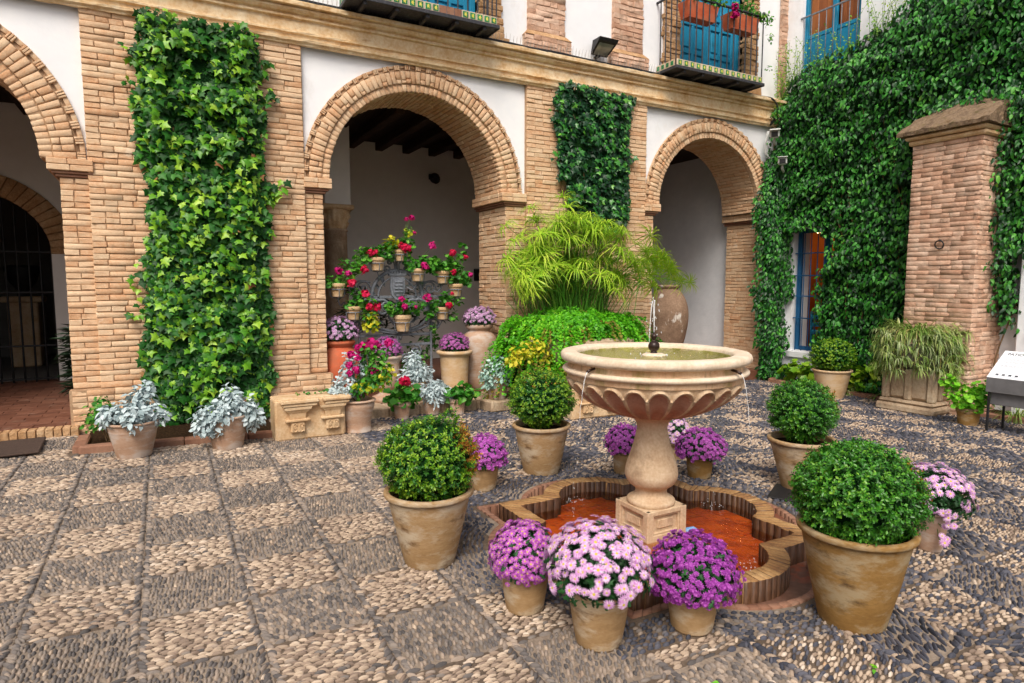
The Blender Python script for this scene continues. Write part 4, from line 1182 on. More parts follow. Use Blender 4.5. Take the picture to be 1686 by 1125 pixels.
stem = spline([(.158, .118), (.162, .135), (.155, .15), (.128, .165), (.108, .185), (.106, .215), (.125, .235), (.155, .26), (.174, .30), (.176, .335), (.166, .385), (.147, .445), (.122, .525), (.106, .60), (.1, .63), (.106, .66), (.12, .685), (.146, .706), (.165, .72), (.17, .735)], 5)
MB().lathe([(0, .118)] + [tuple(p) for p in stem] + [(0, .74)], 64).build('stem', M['stone_fountain'], ft)
# basin: fluted bowl below, mouldings and rim above
NF = 24
bowl = spline([(.150, .715), (.20, .722), (.27, .742), (.36, .778), (.445, .822), (.507, .872), (.547, .925), (.562, .962), (.572, .985)], 8)
zb0, zb1 = .715, .985
def flute(A, R, Z):
    # hollow flutes with rounded tops, raised scallop edge
    ph = (A * NF / (2 * PI)) % 1.0 - .5
    t = (Z - zb0) / (zb1 - zb0)
    arch = .87 - .24 * np.clip(np.abs(ph) / .46, 0, 1) ** 2.8
    s = np.clip((arch - t) / .05, -1, 1)
    across = np.clip((.43 - np.abs(ph)) / .045, -1, 1)
    inn = np.minimum(np.clip(s, 0, 1), np.clip(across, 0, 1))
    low = np.clip((t - .04) / .2, .25, 1)
    deep = (.052 * low) * (inn * (1 - .6 * (np.abs(ph) / .43) ** 2).clip(.2, 1))
    lip = .020 * np.exp(-((arch - t + .035) / .035) ** 2) * (np.abs(ph) < .48) * np.clip((t - .3) / .2, 0, 1)
    below = t < arch
    wallr = np.where(below, .008, -.010 * np.clip((t - arch - .05) / .05, 0, 1))
    return R - deep + lip + wallr, Z
nn = NF * 22
bp_ = np.vstack([bowl])
bp_ = np.column_stack([np.interp(np.linspace(0, 1, 90), np.linspace(0, 1, len(bowl)), bowl[:, k]) for k in (0, 1)])
V, f = lathe(bp_, nn, flute)
# material per face: the hollows are a pinker, unpolished stone
ii = np.repeat(np.arange(89), nn); jj = np.tile(np.arange(nn), 89)
ph = np.abs(((jj + .5) / nn * NF) % 1.0 - .5); tt = (bp_[ii, 1] - zb0) / (zb1 - zb0)
hollow = (ph < .40) & (tt < .87 - .24 * np.clip(ph / .46, 0, 1) ** 2.8 - .05) & (tt > .03)
bw = link_mesh('basin_bowl', V, [f], [M['stone_fountain'], M['flute']], ft, smooth=True, mi=[hollow.astype(int)])
def chips(A, R, Z):
    k = (fbm(np.cos(A) * 9 + 20, np.sin(A) * 9 + Z * 30, 5) - .5)
    chip = np.clip(vnoise(A * 9.5, Z * 0 + 3, 8) - .80, 0, 1) * .10
    return R + k * .006 - chip * ((Z < 1.10) & (Z > 1.062)) , Z + k * .003
band = spline([(.570, .978), (.573, .995), (.573, 1.012)], 4)
ring = spline([(.573, 1.010), (.592, 1.014), (.602, 1.025), (.601, 1.037), (.588, 1.046), (.570, 1.048)], 5)
band2 = [(.570, 1.048), (.565, 1.055), (.562, 1.075), (.568, 1.088)]
rim = spline([(.568, 1.086), (.598, 1.090), (.614, 1.104), (.617, 1.124), (.609, 1.142), (.590, 1.149), (.553, 1.150), (.520, 1.147), (.503, 1.136), (.498, 1.11), (.498, 1.07)], 5)
M['stone_algae'] = material('stone_algae', [(0, '#b8906a'), (.35, '#cba683'), (.7, '#d9bb99'), (1, '#e2cbac')], rand=0, noise=((6, .55), (60, .35)), rough=.82, spec=.25, bump=((50, .3, .004), (260, .4, .002)), stain=('#76742f', 2.6, .5, .68, (2.2, 2.2, .5)), stains=(('#6a5a3c', 5, .58, .74, (3, 3, .4)),))
MB().lathe(np.vstack([band]), 160).build('basin_band', M['stone_algae'], ft)
MB().lathe(ring, 200, mod=chips).build('basin_moulding', M['stone_rim'], ft)
MB().lathe(np.array(band2), 160).build('basin_band', M['stone_algae'], ft)
MB().lathe(rim, 260, mod=chips).build('basin_rim', M['stone_rim'], ft)
M['basin_in'] = material('basin_in', [(0, '#8b8544'), (.5, '#b0a868'), (1, '#c9bf8c')], rand=0, noise=((8, .7), (50, .3)), rough=.8, bump=((40, .4, .004),))
MB().lathe([(.499, 1.12), (.49, 1.06), (.40, .99), (.25, .95), (0.0, .94)], 96).build('basin_inside', M['basin_in'], ft)
MB().lathe([(.4985, 1.118), (.3, 1.1175), (.1, 1.118), (0, 1.118)], 96).build('basin_water', M['water_basin'], ft)
MB().lathe([(.10, .95), (.085, 1.10), (.075, 1.125), (.05, 1.132), (0, 1.133)], 32).build('finial_base', M['stone_rim'], ft)
M['bronze'] = material('bronze', [(0, '#1a1210'), (.6, '#33221c'), (1, '#4b3529')], rand=0, noise=((12, .7), (60, .3)), rough=.35, spec=.5, bump=((60, .3, .002),), metal=.3)
fin = MB(); fin.lathe([(.02, 1.128), (.024, 1.136), (.02, 1.143)] + [(.037 * math.sin(t) + .001, 1.178 - .037 * math.cos(t)) for t in np.linspace(.5, PI - .35, 14)] + [(.012, 1.217), (.011, 1.222), (.017, 1.226)] + [(.019 * math.sin(t) + .001, 1.243 - .019 * math.cos(t)) for t in np.linspace(.7, PI - .3, 8)] + [(.008, 1.268), (.010, 1.275), (0, 1.278)], 28)
fin.build('finial', M['bronze'], ft)
# water: jet over the finial, four spouts
M['spray'] = bpy.data.materials.new('spray'); M['spray'].use_nodes = True
t = M['spray'].node_tree; t.nodes.clear(); o_ = _n(t, 'ShaderNodeOutputMaterial'); a_ = _n(t, 'ShaderNodeBsdfTransparent'); b_ = _n(t, 'ShaderNodeBsdfPrincipled')
b_.inputs['Base Color'].default_value = (.92, .95, .97, 1); b_.inputs['Roughness'].default_value = .15
mx = _n(t, 'ShaderNodeMixShader'); mx.inputs[0].default_value = .5
t.links.new(a_.outputs[0], mx.inputs[1]); t.links.new(b_.outputs[0], mx.inputs[2]); t.links.new(mx.outputs[0], o_.inputs[0])
jet = MB()
for k in range(2):
    a, r = rng.uniform(0, 2 * PI), rng.uniform(.006, .015); h = rng.uniform(.16, .21)
    pts = [(r * s * math.cos(a) * 1.2, r * s * math.sin(a) * 1.2, 1.278 + h * (1 - (1 - s) ** 2)) for s in np.linspace(0, 1, 7)] + [(r * (1 + s * 1.4) * math.cos(a), r * (1 + s * 1.4) * math.sin(a), 1.278 + h - (h + .10) * s * s) for s in np.linspace(.2, 1, 8)]
    jet.tube(pts, np.concatenate([np.linspace(.0028, .0034, 7), np.linspace(.0036, .002, 8)]) * rng.uniform(.7, 1.2, 15), 6)
for k in range(40):
    p = np.array([rng.normal(0, .022), rng.normal(0, .022), rng.uniform(1.25, 1.50)]); s = rng.uniform(.002, .005)
    jet.add(p + s * np.array([[1, 0, 0], [-1, 0, 0], [0, 1, 0], [0, -1, 0], [0, 0, 2], [0, 0, -2.]]), [[0, 2, 4], [2, 1, 4], [1, 3, 4], [3, 0, 4], [2, 0, 5], [1, 2, 5], [3, 1, 5], [0, 3, 5]], smooth=True)
for k in range(60):
    a, r = rng.uniform(0, 2 * PI), abs(rng.normal(.05, .06)); s = rng.uniform(.003, .008)
    jet.add(np.array([r * math.cos(a), r * math.sin(a), 1.121]) + s * np.array([[1, 0, 0], [-1, 0, 0], [0, 1, 0], [0, -1, 0], [0, 0, rng.uniform(.4, 2)], [0, 0, -.4]]), [[0, 2, 4], [2, 1, 4], [1, 3, 4], [3, 0, 4]], smooth=True)
tag(jet.build('water_jet', M['spray'], ft), kind='stuff')
for q, a in enumerate(math.radians(v) for v in (283, 190, 10, 100)):
    ca, sa = math.cos(a), math.sin(a)
    MB().tube([(.555 * ca, .555 * sa, 1.078), (.60 * ca, .60 * sa, 1.070), (.625 * ca, .625 * sa, 1.060)], [.008, .0085, .0095], 8).build('spout', M['bronze'], ft)
    pts = []
    for s in np.linspace(0, .52, 16):
        r = .622 + .13 * s; z = 1.058 - 1.14 * s * s * 1.0
        pts.append((r * ca + rng.normal(0, .0015), r * sa + rng.normal(0, .0015), z))
    sm = MB(); sm.tube(pts, np.linspace(.0034, .0010, 16) * rng.uniform(.6, 1.25, 16), 6)
    rr = .622 + .13
    for k in range(26):                            # the jet breaks into drops on its way down
        s_ = rng.uniform(.5, 1); p = np.array([(.622 + .13 * s_) * ca + rng.normal(0, .006), (.622 + .13 * s_) * sa + rng.normal(0, .006), 1.058 - 1.14 * s_ * s_]); q_ = rng.uniform(.0012, .0028)
        sm.add(p + q_ * np.array([[1, 0, 0], [-1, 0, 0], [0, 1, 0], [0, -1, 0], [0, 0, 2.5], [0, 0, -1.5]]), [[0, 2, 4], [2, 1, 4], [1, 3, 4], [3, 0, 4], [2, 0, 5], [1, 2, 5], [3, 1, 5], [0, 3, 5]], smooth=True)
        p = np.array([rr * ca + rng.normal(0, .05), rr * sa + rng.normal(0, .05), ZWAT + abs(rng.normal(0, .012))]); s = rng.uniform(.002, .0065)
        sm.add(p + s * np.array([[1, 0, 0], [-1, 0, 0], [0, 1, 0], [0, -1, 0], [0, 0, 1.2], [0, 0, -.6]]), [[0, 2, 4], [2, 1, 4], [1, 3, 4], [3, 0, 4]], smooth=True)
    tag(sm.build('water_stream', M['spray'], ft), kind='stuff')
noz = thing('pool_nozzle', 'small blue plastic piece lying in the water beside the pedestal', 'nozzle', (FX + .235, FY - .13, -.10), -.5)
M['blue_plastic'] = material('blue_plastic', [(0, '#5f8fc4'), (1, '#83acd6')], rand=0, noise=((10, 1),), rough=.4, bump=())
MB().tube([(-.07, 0, 0), (-.02, 0, .012), (.03, .004, .02), (.065, .004, .012)], [.012, .022, .022, .006], 10).build('nozzle_body', M['blue_plastic'], noz)
BR.build(300, wing)
VOUS.build(300, wing, 'arch_bricks')
# ------------------------------------------------------------------ leaves and flowers
def leafmat(name, ramp, trans=.25, rough=.45, spec=.4, rand=.8, noise=((2.2, .5),)):
    return material(name, ramp, rand=rand, noise=noise, rough=rough, spec=spec, bump=(), trans=trans)
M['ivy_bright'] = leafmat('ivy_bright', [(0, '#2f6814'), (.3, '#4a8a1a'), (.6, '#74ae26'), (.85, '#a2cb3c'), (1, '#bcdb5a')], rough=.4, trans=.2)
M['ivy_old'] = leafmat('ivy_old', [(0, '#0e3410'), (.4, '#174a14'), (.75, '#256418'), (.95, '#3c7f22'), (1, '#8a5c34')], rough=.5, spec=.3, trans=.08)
M['ivy_withered'] = leafmat('ivy_withered', [(0, '#6f4c2c'), (.6, '#94683f'), (1, '#b08a5c')], rough=.8, trans=.1)
M['ivy_dark'] = leafmat('ivy_dark', [(0, '#1a4f20'), (.4, '#2b6c28'), (.7, '#438a30'), (.9, '#72b23c'), (1, '#a2cf48')], rough=.34, spec=.5, trans=.1)
M['ivy_dark_old'] = leafmat('ivy_dark_old', [(0, '#0a2a18'), (.5, '#133c20'), (1, '#1f5228')], rough=.45, spec=.35, trans=.05)
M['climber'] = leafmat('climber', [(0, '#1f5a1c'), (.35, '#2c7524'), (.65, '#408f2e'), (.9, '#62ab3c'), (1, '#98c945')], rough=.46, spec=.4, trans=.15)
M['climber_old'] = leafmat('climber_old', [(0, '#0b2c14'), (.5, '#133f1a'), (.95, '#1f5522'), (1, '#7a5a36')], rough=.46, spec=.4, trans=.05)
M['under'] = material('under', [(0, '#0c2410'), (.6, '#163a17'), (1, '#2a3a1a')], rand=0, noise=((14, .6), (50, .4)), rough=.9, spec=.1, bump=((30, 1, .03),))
M['boxwood'] = leafmat('boxwood', [(0, '#417a14'), (.35, '#63981d'), (.65, '#8bb52c'), (.88, '#b3cb42'), (1, '#cdd25c')], rough=.38, spec=.45)
M['boxwood_dark'] = leafmat('boxwood_dark', [(0, '#2c6a1a'), (.4, '#438a22'), (.7, '#62a22c'), (.92, '#8cb93a'), (1, '#b0c94c')], rough=.36, spec=.5)
M['boxwood_old'] = leafmat('boxwood_old', [(0, '#1f4f16'), (.5, '#2f6a1c'), (1, '#458428')], rough=.36, spec=.5, trans=.08)
M['boxwood_brown'] = leafmat('boxwood_brown', [(0, '#8a4a18'), (.4, '#b3702a'), (.7, '#c59a3a'), (1, '#b8b84a')], rough=.5)
M['mum_leaf'] = leafmat('mum_leaf', [(0, '#0f2b12'), (.5, '#1c4a20'), (.85, '#2f6630'), (1, '#5c8a44')], rough=.5, trans=.15)
M['geranium_leaf'] = leafmat('geranium_leaf', [(0, '#1f5a1a'), (.4, '#3a8426'), (.75, '#63a835'), (1, '#a5c24a')], rough=.5)
M['geranium_lime'] = leafmat('geranium_lime', [(0, '#4a9a1c'), (.5, '#74c026'), (1, '#b2e048')], rough=.5)
M['yellow_leaf'] = leafmat('yellow_leaf', [(0, '#7d9a1a'), (.4, '#b5bf22'), (.75, '#dcd03a'), (1, '#e8b84a')], rough=.5, trans=.3)
M['dusty'] = leafmat('dusty', [(0, '#8fa3a6'), (.4, '#b3c5c8'), (.75, '#cfdde0'), (1, '#dfe9ea')], rough=.9, spec=.1, trans=.1)
M['dusty_green'] = leafmat('dusty_green', [(0, '#7fa59a'), (.4, '#9fc2b6'), (.75, '#bcd6cc'), (1, '#cfe2da')], rough=.9, spec=.1, trans=.1)
M['papyrus'] = leafmat('papyrus', [(0, '#68a51f'), (.35, '#97c530'), (.7, '#c0dc46'), (.92, '#dce668'), (1, '#d9b25a')], rough=.5, trans=.35)
M['papyrus_stem'] = leafmat('papyrus_stem', [(0, '#2f6a18'), (.6, '#4f8a22'), (1, '#86a838')], rough=.5, trans=.0)
M['fern'] = leafmat('fern', [(0, '#2f7d10'), (.4, '#4fa616'), (.75, '#74c822'), (.95, '#9ddd3a'), (1, '#a07a3a')], rough=.5, trans=.35)
M['fern_dry'] = leafmat('fern_dry', [(0, '#4a5a16'), (.5, '#7d7a26'), (1, '#9a8434')], rough=.7, trans=.2)
M['spider'] = leafmat('spider', [(0, '#4f7a2c'), (.35, '#76973f'), (.65, '#9fb062'), (.88, '#cdd09c'), (1, '#b59a62')], rough=.5, trans=.25)
M['spider_grey'] = leafmat('spider_grey', [(0, '#5f7a44'), (.5, '#93a870'), (1, '#c3caa0')], rough=.5, trans=.25)
M['cycad'] = leafmat('cycad', [(0, '#0c1f10'), (1, '#1c3a20')], trans=.05)
M['stem_brown'] = material('stem_brown', [(0, '#5b4630'), (1, '#8b7252')], rand=.3, noise=((12, .6),), rough=.9, bump=((40, .5, .004),))
M['stem_green'] = material('stem_green', [(0, '#3a6a24'), (1, '#6a8f3a')], rand=.4, noise=((12, .6),), rough=.7, bump=())
def petmat(name, ramp): return leafmat(name, ramp, trans=.3, rough=.6, spec=.2, noise=((6, .3),))
M['pet_purple'] = petmat('pet_purple', [(0, '#a03fa6'), (.4, '#c05fc2'), (.8, '#d684d6'), (1, '#e6aae4')])
M['pet_violet'] = petmat('pet_violet', [(0, '#8a2c94'), (.4, '#a946b0'), (.8, '#c468c8'), (1, '#d890d8')])
M['pet_pink'] = petmat('pet_pink', [(0, '#c67cc8'), (.3, '#dba3db'), (.65, '#ebc6ea'), (1, '#faf0f7')])
M['pet_pale'] = petmat('pet_pale', [(0, '#c48fc8'), (.5, '#dcb6dc'), (1, '#ecd8ec')])
M['pet_mauve'] = petmat('pet_mauve', [(0, '#b05aa8'), (.5, '#c576bd'), (1, '#d696d0')])
M['pet_red'] = petmat('pet_red', [(0, '#c0103f'), (.5, '#d81a50'), (1, '#e83c68')])
M['pet_magenta'] = petmat('pet_magenta', [(0, '#a80a5a'), (.5, '#c81878'), (1, '#dc3a94')])
M['eye'] = material('eye', [(0, '#b9a52a'), (1, '#dccf5a')], rand=.3, noise=((30, 1),), rough=.8, bump=())

def T(pts, faces):
    """leaf template as arrays"""
    V = np.array(pts, float); fs = {}
    for f in faces: fs.setdefault(len(f), []).append(f)
    return V, [np.array(v) for v in fs.values()]
def ivy_leaf(droop=.25):
    o = [(0, .06), (.20, -.10), (.42, -.02), (.33, .16), (.64, .34), (.34, .46), (.22, .62), (0, 1.06)]
    o = o + [(-x, y) for x, y in o[-2:0:-1]]
    P = [(0, .38, .06)] + [(x, y, -.16 * abs(x) - droop * .8 * max(0, y - .4) ** 1.5 + .03 * math.sin(9 * y + 5 * x)) for x, y in o]
    n = len(o)
    return T(P, [[0, 1 + k, 1 + (k + 1) % n] for k in range(n)])
def simple_leaf(w=.36, droop=.2, fold=.18):
    return T([(0, 0, 0), (w * .8, .3, fold * .6), (w * .75, .65, fold * .4 - droop * .4), (0, 1, -droop), (-w * .75, .65, fold * .4 - droop * .4), (-w * .8, .3, fold * .6), (0, .5, -.03)],
             [[0, 1, 6], [1, 2, 6], [2, 3, 6], [3, 4, 6], [4, 5, 6], [5, 0, 6]])
def box_leaf():
    return T([(0, 0, 0), (.30, .5, .12), (0, 1, -.06), (-.30, .5, .12)], [[0, 1, 2], [0, 2, 3]])
def round_leaf(n=9):
    P = [(0, .12, -.10)] 
    for k in range(n):
        a = -PI / 2 + .35 + (2 * PI - .7) * k / (n - 1); r = .5 * (1 + .08 * math.cos(3.2 * k))
        P.append((r * math.cos(a), .45 + r * math.sin(a), .08 * math.cos(5 * a) + .03))
    return T(P, [[0, k, k + 1] for k in range(1, n)])
def lobed_leaf():
    o = [(0, 0), (.06, .25), (.22, .38), (.10, .45), (.08, .55), (.30, .72), (.14, .74), (.12, .85), (.14, 1.0), (0, 1.05)]
    o = o + [(-x, y) for x, y in o[-2:0:-1]]
    P = [(0, .55, .05)] + [(x, y, -.1 * abs(x) - .15 * y * y) for x, y in o]
    n = len(o)
    return T(P, [[0, 1 + k, 1 + (k + 1) % n] for k in range(n)])
CLEAF = simple_leaf(.30, .28, .22)
IVY, SIMPLE, BOXL, ROUND, LOBED = ivy_leaf(), simple_leaf(), box_leaf(), round_leaf(), lobed_leaf()
UPV = np.array([0, 0, 1.])

def leaves(parent, name, tmpl, P, Z, TIP, S, mat, alone=0, part='leaf', mi=None):
    """leaf cover: ALONE of them (the largest in view, lying outermost) as objects of their own, the rest one part"""
    R = frames(Z, TIP)
    idx = np.arange(len(P)); sel = np.array([], int)
    org = np.array(parent.matrix_world.translation) if parent is not None else 0
    if alone:
        W = P + (np.array(parent.location) if parent is not None else 0)
        x, y, z = view(W)
        facing = np.abs((Z * nrm(np.array([0, 0, 1.6]) - W)).sum(1))
        sc = S ** 2 / z ** 2 * facing * ((np.abs(x) < .98) & (np.abs(y) < .98))
        sc = sc * (OUTER_HINT if OUTER_HINT is not None else 1)
        sel = np.argsort(-sc)[:alone]; idx = np.setdiff1d(idx, sel)
    V, F = scatter(tmpl[0], tmpl[1], P[idx], R[idx], S[idx])
    o = link_mesh(name, V, F, mat, parent, smooth=True, mi=None if mi is None else [np.repeat(mi[idx], len(f)) for f in tmpl[1]])
    if alone:
        tag(o, kind='stuff')
        mes = []
        for mm in (mat if isinstance(mat, list) else [mat]):
            m = link_mesh(part, tmpl[0], tmpl[1], mm, None, smooth=True); mes.append(m.data); bpy.data.objects.remove(m)
        for i in sel: inst(part, mes[0 if mi is None else int(mi[i])], parent, P[i], R[i], S[i])
    return o
OUTER_HINT = None

# ---------------------------------------- ivy on the pilasters
def ivy_patch(label, x0, x1, z0, z1, n, size, mat, seed, thick=.16, alone=300, shoots=(), shape=None, yf=YF):
    global OUTER_HINT
    root = thing('climbing_ivy', label, 'ivy', ((x0 + x1) / 2, yf - .02, z0))
    xc = (x0 + x1) / 2
    def edge(z, s):
        return (.10 * (fbm(np.array(z) * 1.3, np.array(z) * 0 + s, seed) - .5) + .06 * (vnoise(np.array(z) * 4.0, np.array(z) * 0 + 3 + s, seed + 2) - .5))
    X = rng.uniform(x0 - .15, x1 + .15, n * 2); Z = rng.uniform(z0 - .02, z1 + .1, n * 2)
    ok = (X > x0 + edge(Z, 1) * 1.6) & (X < x1 + edge(Z, 7) * 1.6) & (Z < z1 + .10 * (fbm(X * 2.5, X * 0, seed + 4) - .5))
    if shape is not None: ok &= shape(X, Z)
    X, Z = X[ok][:n], Z[ok][:n]
    lump = fbm(X * 4.2, Z * 4.2, seed + 9); gap = vnoise(X * 5.5 + 3, Z * 6.5, seed + 12)
    d = thick * (.25 + 1.5 * lump) * np.clip(np.minimum(X - x0, x1 - X) / .18, .35, 1)
    u = rng.beta(1.5, 1.0, len(X)); u = np.where(gap < .30, u * .45, u)
    Y = -d * u - .03
    dense = [(X, Y, Z, u)]
    for (sx, sz, ex, ez, k) in shoots:             # loose shoots creeping over the brick
        t = rng.random(k) ** .8; 
        dense.append((sx + (ex - sx) * t + rng.normal(0, .035, k), -rng.uniform(.03, .09, k), sz + (ez - sz) * t + rng.normal(0, .04, k), np.full(k, .9)))
    X, Y, Z, u = [np.concatenate(c) for c in zip(*dense)]
    m = len(X)
    P = np.column_stack([X - xc, Y, Z - z0])
    nz = np.column_stack([rng.normal(0, .45, m), np.full(m, -1.), rng.normal(.42, .42, m)])
    tip = np.column_stack([rng.normal(0, .75, m), rng.normal(-.4, .35, m), np.full(m, -1.)])
    S = size * rng.uniform(.5, 1.25, m)
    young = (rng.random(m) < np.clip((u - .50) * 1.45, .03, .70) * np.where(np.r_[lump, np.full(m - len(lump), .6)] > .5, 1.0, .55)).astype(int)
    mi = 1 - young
    if len(mat) > 2: mi[rng.random(m) < .008] = 2
    OUTER_HINT = (u > .75) * 1.0
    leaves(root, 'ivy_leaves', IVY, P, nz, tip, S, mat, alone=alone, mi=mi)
    OUTER_HINT = None
    # dark mat of stems and old leaves against the wall
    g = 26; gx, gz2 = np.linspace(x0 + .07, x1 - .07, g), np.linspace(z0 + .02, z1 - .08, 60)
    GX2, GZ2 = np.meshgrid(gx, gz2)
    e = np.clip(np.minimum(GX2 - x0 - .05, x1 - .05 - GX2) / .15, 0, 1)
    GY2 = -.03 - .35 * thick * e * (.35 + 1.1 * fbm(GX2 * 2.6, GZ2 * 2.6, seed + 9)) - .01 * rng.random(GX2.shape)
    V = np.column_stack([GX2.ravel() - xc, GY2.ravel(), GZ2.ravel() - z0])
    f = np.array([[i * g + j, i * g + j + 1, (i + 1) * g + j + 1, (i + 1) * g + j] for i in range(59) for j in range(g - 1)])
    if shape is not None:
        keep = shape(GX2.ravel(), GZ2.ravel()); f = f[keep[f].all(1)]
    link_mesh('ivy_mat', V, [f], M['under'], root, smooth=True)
    for k in range(7):
        xx = rng.uniform(x0 + .2, x1 - .2)
        pts = [(xx - xc + .12 * math.sin(q * 1.1 + k), -.05 - .04 * math.sin(q + k), q * (z1 - z0) / 9) for q in range(9)]
        MB().tube(spline(pts, 3), .012, 5).build('stem', M['stem_brown'], root)
    return root
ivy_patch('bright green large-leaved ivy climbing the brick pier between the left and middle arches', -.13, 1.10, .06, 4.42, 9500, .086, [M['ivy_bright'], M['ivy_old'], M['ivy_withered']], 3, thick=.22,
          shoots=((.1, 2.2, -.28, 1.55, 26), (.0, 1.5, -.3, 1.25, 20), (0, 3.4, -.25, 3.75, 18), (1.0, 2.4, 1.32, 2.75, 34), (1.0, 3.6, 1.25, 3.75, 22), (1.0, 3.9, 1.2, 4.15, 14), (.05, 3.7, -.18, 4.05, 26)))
ivy_patch('dark small-leaved ivy high on the pier between the middle and right arches', 5.16, 6.50, 2.25, 4.46, 5700, .074, [M['ivy_dark'], M['ivy_dark_old']], 17, thick=.20,
          shoots=((5.3, 3.9, 5.0, 4.0, 14), (5.3, 3.4, 5.02, 3.5, 16), (6.4, 3.6, 6.62, 3.5, 12), (5.3, 4.4, 5.45, 4.5, 12)),
          shape=lambda X, Z: (Z > 2.35 + .95 * (X - 5.95) ** 2) & ~((Z < 3.1) & (X < 5.3)))

# ---------------------------------------- the great climber on the right wing
cl = thing('wall_climber', 'dense dark green climber covering the whole right wall around the windows and buttress', 'climber', (XW, 6.0, 0))
def climb_top(Y):
    return np.interp(Y, [1.0, 4.2, 5.6, 6.0, 6.5, 6.9, 7.5, 7.9, 8.15, 8.4], [6.2, 6.1, 6.0, 5.72, 5.5, 5.46, 5.38, 5.2, 4.85, 4.6])
def climb_mask(Y, Z):
    e1 = .14 * (fbm(Y * 2.2, Z * 2.2, 31) - .5); e2 = .10 * (vnoise(Y * 5, Z * 5, 33) - .5)
    Yj, Zj = Y + e1 + e2, Z + .14 * (fbm(Y * 2.2 + 9, Z * 2.2, 35) - .5) + .8 * e2
    ok = Zj < climb_top(Y)
    ok &= ~((Yj > 7.10) & (Yj < 7.98) & (Zj > .5) & (Zj < 2.50))
    ok &= ~((Yj > 6.85) & (Yj < 7.2) & (Zj > 1.9) & (Zj < 2.42))
    ok &= ~((Yj > 7.0) & (Yj < 7.8) & (Zj < .5) & (Zj > .1))
    ok &= ~((Yj < 4.55) & (Zj < 2.6 - (4.55 - Yj) * .0) & ~((Yj > 4.14) & (Zj > 1.05 + .9 * np.abs(Yj - 4.33)) ) & ~((Zj > 2.0) & (Yj > 4.0) & (Yj < 4.6)))
    ok &= ~((Yj > 5.0) & (Yj < 5.4) & (Zj < .2))
    return ok
def climb_depth(Y, Z):
    d = .08 + .26 * fbm(Y * 1.4, Z * 1.4, 40) + .40 * vnoise(Y * 2.4 + .5 * Z, Z * 5.4, 44) ** 1.6
    return d * np.clip((climb_top(Y) - Z) / .5, .35, 1)
N = 54000
Y = rng.uniform(1.5, 8.1, N); Z = rng.uniform(-.1, 6.1, N)
ok = climb_mask(Y, Z) & ~((Y > 4.4) & (Y < 5.32) & (Z < 3.45)) & ~((Y > 4.3) & (Y < 5.45) & (Z > 3.45) & (Z < 3.9))
Y, Z = Y[ok], Z[ok]
u = rng.beta(1.9, 1.0, len(Y)); D = climb_depth(Y, Z) * u
Xc = -D - .02
# the part that turns the corner over the arcade
m2 = 9500
X2 = rng.uniform(-.95, .0, m2); Z2 = rng.uniform(-.15, 4.75, m2)
e = .16 * (fbm(Z2 * 2, Z2 * 0, 51) - .5) + .08 * (vnoise(Z2 * 6, Z2 * 0, 52) - .5)
left = np.interp(Z2, [-.2, .4, 1.0, 2.5, 3.0, 3.4, 3.8, 4.2, 4.6, 4.8], [-.55, -.62, -.72, -.78, -.80, -.72, -.52, -.35, -.2, -.05])
ok = (X2 > left + e * 1.3) & ~((X2 > -.15 + .10 * (Z2 > 1.3)) & (Z2 < 2.55) & (Z2 > .1))
X2, Z2 = X2[ok], Z2[ok]
d2 = (.10 + .30 * fbm(X2 * 2 + 7, Z2 * 1.8, 55)) * np.clip((X2 - (left + e * 1.3)[ok]) / .2 + .3, .3, 1)
Y2 = 8.04 - d2 * rng.beta(3, 1, len(X2)) - np.clip((X2 + .25) / .25, 0, 1) * .15
# festoon hanging down the buttress side and over its top
hz = []
for (ya, za, yb, zb, k, w) in ((4.62, 3.6, 4.35, 1.05, 420, .12), (4.5, 2.5, 4.15, 1.9, 120, .1), (4.5, 3.7, 4.4, 2.4, 330, .14), (4.45, 3.95, 4.2, 2.9, 260, .16)):
    t = rng.random(k); hz.append(np.column_stack([-rng.uniform(.1, .62, k) * (1 - .4 * t), ya + (yb - ya) * t + rng.normal(0, w * .5, k) - .14, za + (zb - za) * t + rng.normal(0, w, k)]))
for k in range(220):
    hz.append(np.array([[-rng.uniform(.15, .5), 5.36 + rng.normal(0, .05), rng.uniform(.4, 4.0)]]))
for k in range(170):
    y = rng.uniform(4.3, 5.5); hz.append(np.array([[-rng.uniform(.02, .35), y, 4.12 + rng.normal(0, .07) - .1 * (y < 4.6)]]))
for k in range(420):                               # over the back half of the buttress cap
    t_ = rng.uniform(.45, 1.0); y = rng.uniform(4.25, 5.45); x_ = 9.21 + t_ * .94 - XW
    if t_ < .62 + .2 * math.sin(y * 7): continue
    hz.append(np.array([[x_, y, 3.70 + .56 * t_ ** .9 + abs(rng.normal(.03, .03))]]))
hz = np.vstack(hz)
P = np.vstack([np.column_stack([Xc, Y - 6.0, Z]), np.column_stack([X2, Y2 - 6.0, Z2]), hz - [0, 6.0, 0]])
onw = len(Y); oncor = len(Y2); m = len(P)
nz = np.vstack([np.column_stack([np.full(onw, -1.), rng.normal(-.1, .6, onw), rng.normal(.65, .55, onw)]),
                np.column_stack([rng.normal(-.35, .45, oncor), np.full(oncor, -1.), rng.normal(.55, .42, oncor)]),
                np.column_stack([rng.normal(-.6, .4, len(hz)), rng.normal(-.8, .4, len(hz)), rng.normal(.5, .4, len(hz))])])
tip = np.column_stack([rng.normal(-.35, .4, m), rng.normal(0, .6, m), rng.normal(-1, .3, m)])
S = .078 * rng.uniform(.5, 1.3, m)
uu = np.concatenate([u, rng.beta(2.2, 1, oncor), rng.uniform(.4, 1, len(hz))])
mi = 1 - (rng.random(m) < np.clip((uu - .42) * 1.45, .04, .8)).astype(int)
leaves(cl, 'climber_leaves', CLEAF, P, nz, tip, S, [M['climber'], M['climber_old']], mi=mi)
